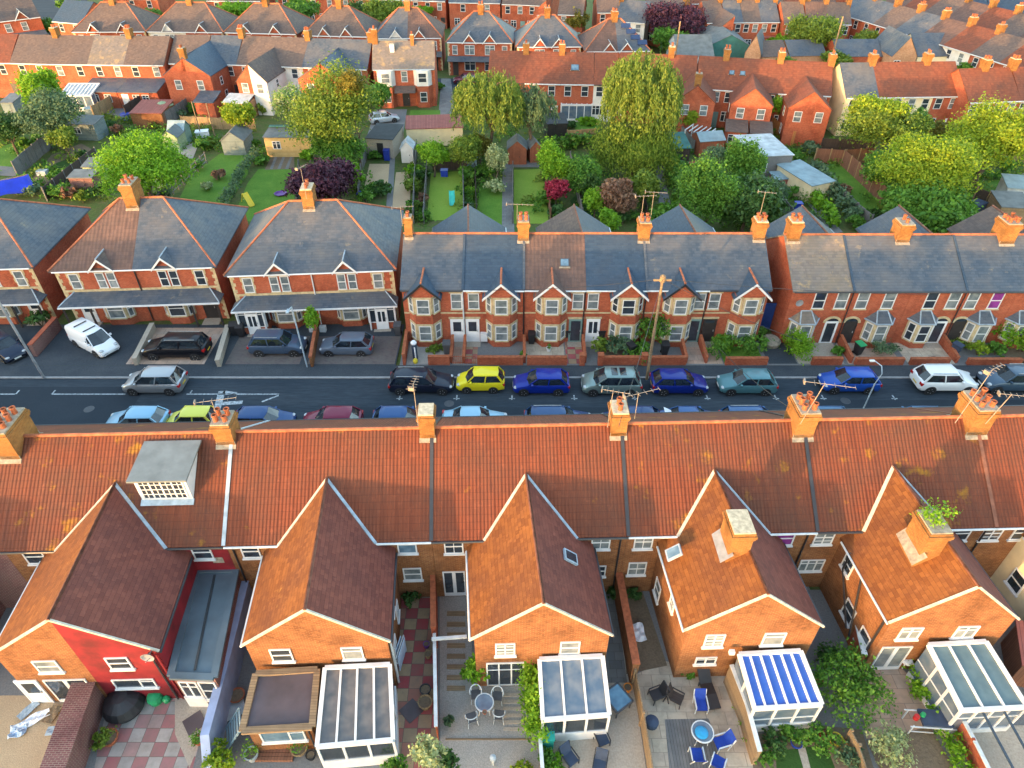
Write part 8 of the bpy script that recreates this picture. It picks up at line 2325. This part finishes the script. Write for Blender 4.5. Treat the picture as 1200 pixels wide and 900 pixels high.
# grey flat roofed extension along the red wing
P = Wp((231, 669, 2.75), (277, 668, 2.75), (251, 794, 2.75), (200, 792, 2.75))
r = leanto('flat_roof_extension', 'long flat roofed grey extension beside the red painted wing', 'extension', P, 2.75, 2.72, 'flat_grey', frame='flat_grey', rafters=False, wallmode=True, edge=.16)
o_ = Vector((P[3][0], P[3][1], 0)); L_ = [Vector((*p, 0)) - o_ for p in P]
m = MB(); m.prism([(p.x * .97 + .05, p.y) for p in (L_[3], L_[2], L_[1], L_[0])], -.1, 2.62); m.build('walls', MT['brick_dark'], r)
m = MB()
a_, b_ = L_[3].lerp(L_[2], .5), L_[0].lerp(L_[1], .5); m.bar((a_.x, a_.y + .3, 2.775), (b_.x, b_.y - .3, 2.79), .05, .02); m.build('roof_seam', MT['felt_dark'], r)
F = T(L_[3].x, L_[3].y) @ RZ(math.atan2(L_[2].y, L_[2].x)); w_ = L_[2].length
window(r, F, w_ * .3, .95, w_ * .42, 1.35, 'two', 'pane_dark', sill='white'); window(r, F, w_ * .75, .75, w_ * .4, 1.6, 'sash', 'pane_dark', sill='white')
m = MB(F); m.box(.05, -.05, 0, w_ * .52, .02, .93); m.build('door_panel', MT['white'], r)
# brown roofed extension
P = Wp((300, 790, 2.5), (372, 785, 2.5), (366, 852, 2.35), (284, 857, 2.35))
r = leanto('kitchen_extension', 'brick extension with brown flat roof and white kitchen window', 'extension', P, 2.5, 2.35, 'felt_brown', frame='wood', rafters=False, wallmode=True, edge=.14)
o_ = Vector((P[3][0], P[3][1], 0)); L_ = [Vector((*p, 0)) - o_ for p in P]
m = MB(); m.prism([(L_[3].x + .12, L_[3].y + .12), (L_[2].x - .12, L_[2].y + .12), (L_[1].x - .12, L_[1].y), (L_[0].x + .12, L_[0].y)], -.1, 2.26); m.build('walls', MT['brick'], r)
F = T(.12, .12) @ RZ(math.atan2(L_[2].y - L_[3].y, L_[2].x - L_[3].x)); window(r, F, L_[2].x * .47, 1.0, 1.9, 1.05, 'side', 'pane_blue', sill='white')
m = MB(F); m.bar((L_[2].x - .35, -.1, .1), (L_[2].x - .35, -.1, 2.3), .045, n=6); m.build('drainpipe', MT['black'], r)
# conservatories
P = Wp((381, 783, 2.75), (457, 779, 2.75), (461, 868, 2.1), (372, 876, 2.1)); leanto('conservatory', 'long white framed conservatory with grey glass roof beside the brown flat roof', 'conservatory', P, 2.75, 2.15, 'congrey', 4, pn=3, dwarf=.75, glassm='pane_dark', dwarfmat='white')
P = Wp((632, 773, 2.75), (706, 769, 2.75), (714, 838, 2.1), (636, 844, 2.1)); leanto('conservatory', 'white framed conservatory with clear blue reflecting glass roof beside the ivy', 'conservatory', P, 2.75, 2.1, 'conclear', 3, pn=3, dwarf=.7, glassm='pane_dark', dwarfmat='white')
P = Wp((866, 767, 2.7), (938, 763, 2.7), (963, 826, 2.15), (884, 831, 2.15)); leanto('conservatory', 'white framed conservatory with bright blue striped roof', 'conservatory', P, 2.7, 2.15, 'conblue', 6, pn=3, dwarf=.55, glassm='conclear', dwarfmat='white', rail=1.15)
P = Wp((1088, 756, 2.75), (1155, 752, 2.75), (1203, 829, 2.2), (1127, 833, 2.2)); leanto('conservatory', 'large white framed conservatory with teal grey glass roof at the right', 'conservatory', P, 2.75, 2.2, 'conteal', 3, pn=4, dwarf=.35, glassm='conclear', dwarfmat='white', rail=1.5)
shed((at(1180, 800).x, at(1180, 800).y), (at(1228, 815).x, at(1228, 815).y), 2.2, 1.7, 1.9, 'fence_brown', 'redsheet', 'dark red boarded shed top at the right edge', pix=False, flatroof=True, door=None)
r = empty('pergola', at(1150, 872, .0), R(-5), 'dark teal metal pergola rails at the bottom right', 'pergola'); m = MB(); q = MB()
for i in range(4): q.bar((-.4 + i * .95, -2.2, 2.1), (-.7 + i * .95, 1.0, 2.1), .04)
q.bar((-.8, 1.0, 2.08), (3.2, 1.05, 2.08), .045); q.bar((-.5, -2.0, 2.08), (3.2, -2.0, 2.08), .045)
for x, y in ((-.7, 1.0), (3.1, 1.0), (-.4, -2.0), (3.1, -2.0)): m.bar((x, y, 0), (x, y, 2.1), .045)
m.build('posts', MT['slate_blue'], r); q.build('rails', MT['slate_blue'], r)

# furniture
G_ = 'four metal chairs in the gravel yard'
for px, py, rz, lb in ((558, 819, 5, 'metal tub chair nearest the square green bush'), (583, 821, -5, 'metal tub chair in front of the french doors'), (553, 846, 200, 'metal tub chair at the lower left of the four'), (585, 843, 175, 'metal tub chair at the lower right of the four')): metal_chair(px, py, rz, lb, G_)
round_table(568, 832, .42, 'small round glass table among the four metal chairs', 'pane_blue')
plant_pot(568, 836, .1, .16, 'tiny terracotta pot on the gravel between the four chairs', n=0, z=.78)
for px, py, rz, lb in ((820, 830, 0, 'blue cushioned chair at the head of the glass table'), (843, 874, -75, 'blue cushioned chair right of the glass table'), (815, 888, 180, 'blue cushioned chair below left of the glass table'), (840, 897, 150, 'blue cushioned chair cut by the bottom edge')): lounge_chair(px, py, rz, lb, 'bluecush', 'gutterw', 'blue cushioned garden chairs')
round_table(820, 866, .48, 'round glass garden table with turquoise cover between blue chairs', 'conclear')
m = MB(); m.lathe([(.2, 0), (.3, .05), (.2, .08), (.02, .1)], n=14); o = m.build('table_cover', MT['bluetable'], None, T(*at(822, 859, .79))); tag(o, 'turquoise cloth on the round glass table', 'cloth')
lounge_chair(705, 870, 20, 'dark grey reclining chair on the beige patio', 'navy'); lounge_chair(668, 893, 35, 'dark grey reclining chair beside the green ball', 'navy')
lounge_chair(702, 901, -15, 'dark garden chair cut by the bottom edge of the beige patio', 'navy')
r = empty('garden_table', at(722, 826, .02), R(35), 'square blue glass table tilted beside the clear roofed conservatory', 'table'); m = MB(); m.box(-.45, -.5, .68, .45, .5, .71); m.build('tabletop', MT['blueglass'], r); m = MB()
for a, b in (((-.48, -.53), (.48, -.53)), ((.48, -.53), (.48, .53)), ((.48, .53), (-.48, .53)), ((-.48, .53), (-.48, -.53))): m.bar((*a, .695), (*b, .695), .04)
m.build('rim', MT['darkgrey'], r)
for a in (-1, 1):
    for b in (-1, 1): l = MB(); l.bar((a * .42, b * .46, 0), (a * .42, b * .46, .68), .025); l.build('leg', MT['darkgrey'], r)
sun_lounger(828, 811, R(0) + 98, 'black curved sun lounger on the beige paving'); lounge_chair(792, 822, 60, 'brown slatted chair folded low on the beige paving', 'fence_dark'); lounge_chair(768, 818, -70, 'small dark folded chair by the board fence', 'black')
m = MB(); m.lathe([(.02, 0), (.3, .06), (.32, .3), (.28, .38), (.02, .46)], n=16); o = m.build('kettle_barbecue', MT['navy'], None, T(*at(763, 849, .4))); tag(o, 'dark blue domed barbecue beside the board fence', 'barbecue')
m = MB(); m.lathe([(.02, 0), (.2, .08), (.24, .24), (.16, .4), (.02, .46)], n=14); o = m.build('garden_ball', MT['green'], None, T(*at(661, 882, .02))); tag(o, 'green ball on the beige patio', 'ball')
boxy('storage_box', 640, 866, .6, .9, .9, 'teal', 'teal green storage box against the conservatory corner', 'storage box', z=.02); boxy('storage_box', 640, 855, .5, .5, 1.1, 'lead', 'pale blue box behind the teal storage box', 'storage box', z=.02)
for px, py, rad, hh, lb, pm, k in ((499, 827, .33, .42, 'tan round tub with dark water beside the thin red fence', 'fence_tan', None), (499, 812, .26, .4, 'small black tub by the thin red fence', 'black', None), (352, 880, .36, .34, 'tan bowl of plants in front of the kitchen window', 'fence_tan', 'green'), (297, 888, .3, .5, 'white pot with leafy plant by the brown decking step', 'felt_pale', 'lime'), (279, 818, .36, .3, 'terracotta bowl in the dark passage', 'terracotta', None), (340, 868, .2, .3, 'small pot with orange brown plant at the window', 'terracotta', 'autumn'), (234, 870, .22, .3, 'small planted pot at the edge of the checked slabs', 'terracotta', 'green'), (130, 868, .4, .35, 'pot with grassy plant by the purple wall', 'terracotta', 'olive'), (502, 770, .18, .35, 'tan pot by the thin red fence', 'fence_tan', None), (500, 758, .16, .3, 'purple pot with flowers by the brick party wall', 'purple', None), (735, 809, .2, .35, 'white and orange toy pot by the old brick wall', 'orange', None), (978, 869, .3, .3, 'yellow and teal toy bowl in the flower garden', 'yellow', None), (932, 873, .25, .25, 'small blue pot between the dark lawns', 'blue_bin', None), (365, 888, .2, .3, 'black pot right of the plant bowl', 'black', None)):
    plant_pot(px, py, rad, hh, lb, pm, k or 'green', .5, 150 if k else 0)
m = MB(); m.lathe([(.75, 0), (.85, .25), (.7, .6), (.3, .82), (.02, .86)], n=18); o = m.build('covered_pool', MT['black'], None, T(*at(148, 828, .02)) @ Matrix.Scale(1.1, 4)); tag(o, 'large black covered barbecue dome by the red wall', 'barbecue')
m = MB(); m.lathe([(.3, 0), (.36, .3), (.3, .5), (.02, .56)], n=14); o = m.build('garden_tub', MT['green'], None, T(*at(184, 821, .02))); tag(o, 'green lidded tub on the checked slabs', 'tub')
m = MB(); m.lathe([(.16, 0), (.18, .2), (.1, .3)], n=10); o = m.build('watering_can', MT['green'], None, T(*at(196, 821, .02))); tag(o, 'small bright green can beside the green tub', 'can')
m = MB(); m.box(-.42, -.42, 0, .42, .42, .02); o = m.build('door_mat', MT['felt_brown'], None, T(*at(482, 833, .03)) @ RZ(R(45))); tag(o, 'dark square mat on the red and buff slabs', 'mat'); o = link('door_mat', o.data, None, T(*at(228, 847, .03)) @ RZ(R(40))); tag(o, 'dark brown square mat on the path by the checked slabs', 'mat')
for i, (px, py, w_, h_, rz, mt, lb) in enumerate(((22, 857, .7, .6, 15, 'cloth_blue', 'pale blue board lying on the gravel yard'), (38, 845, 1.5, .45, 35, 'cloth_white', 'crumpled white sheeting in the gravel yard'), (34, 833, .9, .4, 60, 'lead', 'grey sheet pile against the wing wall'), (62, 838, .5, .8, -10, 'wood', 'brown wooden boards beside the white sheeting'), (66, 857, .8, .4, 5, 'lead', 'flat blue grey sheet on the gravel'), (276, 832, .9, .8, 30, 'felt_pale', 'grey plastic tray leaning in the passage'), (746, 742, .8, 1.0, 5, 'cloth_white', 'white sheet drying in the narrow yard'))):
    r_ = empty('loose_board' if mt != 'cloth_white' else 'white_sheet', at(px, py, .03), R(rz), lb, 'board' if mt != 'cloth_white' else 'sheet'); m = MB()
    nx_ = 6; P = [(-w_ / 2 + w_ * a / nx_, -h_ / 2 + h_ * b / 4, .1 + .09 * math.sin(a * 1.3 + b * 2.1 + i) * (1 if 'cloth' in mt else .2)) for b in range(5) for a in range(nx_ + 1)]
    m.faces(P, [(b * (nx_ + 1) + a, b * (nx_ + 1) + a + 1, (b + 1) * (nx_ + 1) + a + 1, (b + 1) * (nx_ + 1) + a) for b in range(4) for a in range(nx_)]); o = m.build('sheet', MT[mt], r_); o.modifiers.new('s', 'SOLIDIFY').thickness = .03
# washing on the side of the wing
r = empty('clothes_airer', at(474, 778, .02), R(80), 'pale blue washing hanging on an airer beside the wing', 'washing'); m = MB(); m.ext([(-.55, 0, .35), (.5, 0, .5), (.55, 0, 1.5), (-.5, 0, 1.45)], (0, .04, 0)); m.ext([(-.2, .2, .6), (.6, .2, .5), (.6, .2, 1.5), (-.2, .2, 1.5)], (0, .04, 0)); m.build('cloth', MT['cloth_blue'], r); m = MB(); m.bar((-.65, .1, 0), (-.65, .1, 1.5), .025); m.bar((.65, .1, 0), (.65, .1, 1.5), .025); m.bar((-.65, .1, 1.48), (.65, .1, 1.48), .02); m.build('frame', MT['gutterw'], r)
r = empty('wooden_ladder', at(270, 868, .05), R(-70), 'blue slatted trellis leaning on the pale blue wall', 'trellis'); m = MB(); 
for i in range(6): m.ext([(-.55, -.1 + i * .16, .3 + i * .22), (.55, -.1 + i * .16, .3 + i * .22), (.55, -.02 + i * .16, .42 + i * .22), (-.55, -.02 + i * .16, .42 + i * .22)], (0, .03, -.02))
m.build('slats', MT['felt_blue'], r); m = MB(); m.bar((-.5, -.15, .2), (-.5, .8, 1.6), .03); m.bar((.5, -.15, .2), (.5, .8, 1.6), .03); m.build('rails', MT['felt_blue'], r)
m = MB()
for i in range(5): m.box(-.95, i * .17, 0, .95, i * .17 + .15, .18)
o = m.build('deck_step', MT['fence_brown'], None, T(*at(318, 893, .02))); tag(o, 'red brown decking step below the kitchen window', 'step')
r = empty('garden_trolley', at(1080, 852, .02), R(-4), 'metal barbecue trolley with dark cover and coloured toys', 'trolley'); m = MB(); m.box(-.35, -.35, .75, .95, .4, .9); m.build('cover', MT['navy'], r); m = MB()
for x in (-.75, .9):
    for y in (-.35, .35): m.bar((x, y, 0), (x, y, .8), .025)
m.bar((-.9, -.38, .75), (.95, -.38, .75), .025); m.bar((-.9, .38, .75), (.95, .38, .75), .025); m.bar((-.75, -.35, .25), (.9, -.35, .25), .02); m.build('frame', MT['gutterw'], r); m = MB(); m.lathe([(.12, 0), (.12, .25)], (-.55, 0, .75), 10); m.build('red_toy', MT['red'], r); m = MB(); m.lathe([(.13, 0), (.1, .3)], (-.25, .1, .75), 10); m.build('green_toy', MT['green'], r)
r = empty('hose_reel', at(1057, 783, .1), R(-20), 'white hose reel on a bracket by the white conservatory', 'hose reel'); m = MB(); m.lathe([(.2, -.08), (.24, -.06), (.24, .06), (.2, .08)], (0, 0, .7), 16, 'z'); m.build('reel', MT['white'], r); m = MB(); m.bar((0, 0, .7), (1.1, -.35, .7), .03); m.bar((0, 0, 0), (0, 0, .7), .03); m.build('bracket', MT['gutterw'], r)
m = MB(); m.lathe([(.05, 0), (.1, .6), (.14, .62), (.14, .75), (.02, .8)], n=10); o = m.build('garden_light', MT['felt_pale'], None, T(*at(578, 896, .02))); tag(o, 'small white topped garden light in the gravel', 'light')
# sat dish style vent, loose bricks
m = MB(); m.box(-.12, -.08, 0, .12, .08, .25); o = m.build('vent_box', MT['white'], None, T(*at(857, 766, 2.7))); tag(o, 'small white junction box on the wing above the tan leaning wall', 'box')
# planting
def bush(px, py, w_, h_, k, label, n, **kw): return shrub(px, py, w_, h_, k, label, n, leaf=kw.pop('leaf', .085), **kw)
bush(560, 797, 1.25, 2.0, 'lime', 'square clipped green bush left of the french doors', 1700, lob=6); hedge([(618, 800), (626, 838), (628, 872)], 1.0, 2.1, 'lime', 'long bright green ivy hedge between gravel yard and conservatory', 3600, leaf=.085); bush(615, 785, 1.3, 2.9, 'lime', 'ivy climbing the wall right of the french doors', 1600)
bush(506, 905, 1.3, 3.0, 'pale', 'pale feathery conifer at the bottom by the red slabs', 1700); bush(528, 905, .9, 2.0, 'dark', 'dark green bush beside the pale conifer', 900); bush(465, 905, 1.2, .8, 'green', 'low green plants below the long conservatory', 500)
bush(988, 815, 3.2, 2.2, 'green', 'big dark green rounded bush right of the blue conservatory', 4200, lob=8); bush(965, 776, 1.2, 1.4, 'dark', 'dark shrub behind the big rounded bush', 700); bush(1037, 884, 2.1, 1.5, 'pale', 'round pale variegated bush on the bare soil', 1700, leaf=.07, lob=7)
hedge([(1066, 795), (1078, 815), (1090, 838)], .8, .9, 'lime', 'yellow green climber at the foot of the white conservatory', 1100, leaf=.08); hedge([(1105, 866), (1118, 890), (1128, 915)], .9, .8, 'lime', 'bright green strip of plants along the red low fence', 1100, leaf=.08)
bush(262, 898, 1.3, 1.5, 'gold', 'yellow green shrub at the bottom by the blue wall', 900); bush(122, 872, .9, .8, 'olive', 'olive grassy bush beside the purple wall', 500); bush(958, 872, 1.8, .9, 'green', 'green plants with red flowers beside the dark lawns', 900); bush(905, 872, 1.1, .8, 'dark', 'dark green plants left of the dark lawns', 600); bush(925, 865, .9, .7, 'green', 'leafy plants below the blue conservatory', 450); bush(990, 893, 1.3, .8, 'greygreen', 'grey green plants by the trellis fence', 550); bush(895, 893, .8, .7, 'green', 'small green bush left of the dark lawn', 350)
hedge([(862, 815), (872, 850), (878, 872)], .5, .45, 'lime', 'bright green strip of ivy along the tan leaning wall', 700, leaf=.07); bush(806, 792, .7, .5, 'green', 'low green plant by the wing wall', 250); bush(640, 893, .8, .9, 'green', 'green bush below the teal storage box', 400); bush(650, 905, 1.2, .7, 'lime', 'lime green plants at the bottom below the ivy', 500); bush(612, 906, 1.0, .6, 'gold', 'yellow green plant at the bottom of the gravel yard', 400)
bush(527, 850, .5, .6, 'greygreen', 'grey leafed plant by the gravel edge', 250); bush(482, 705, 1.0, .7, 'dark', 'dark plants at the shaded end of the red and buff slabs', 400); bush(742, 700, .9, .7, 'dark', 'dark plants in the narrow yard', 350); bush(718, 700, .6, .8, 'dark', 'dark fern by the old brick wall', 300); bush(1010, 768, .8, .9, 'green', 'green plant at the corner of the pink paving', 300)
bush(265, 790, .5, 1.6, 'green', 'thin climber on the pale blue wall', 300); bush(271, 765, .5, 1.5, 'dark', 'dark climber on the pale blue wall', 260); bush(880, 720, .9, 1.4, 'dark', 'dark shrub in the passage behind the blue conservatory', 400)
for px, py, k_, lb in ((960, 862, 'red', 'red flowering plant among the green plants'), (972, 866, 'red', 'small red flowers near the toy bowl'), (958, 800, 'red', 'red flowers left of the big rounded bush')): bush(px, py, .5, .45, k_, lb, 120, leaf=.06)
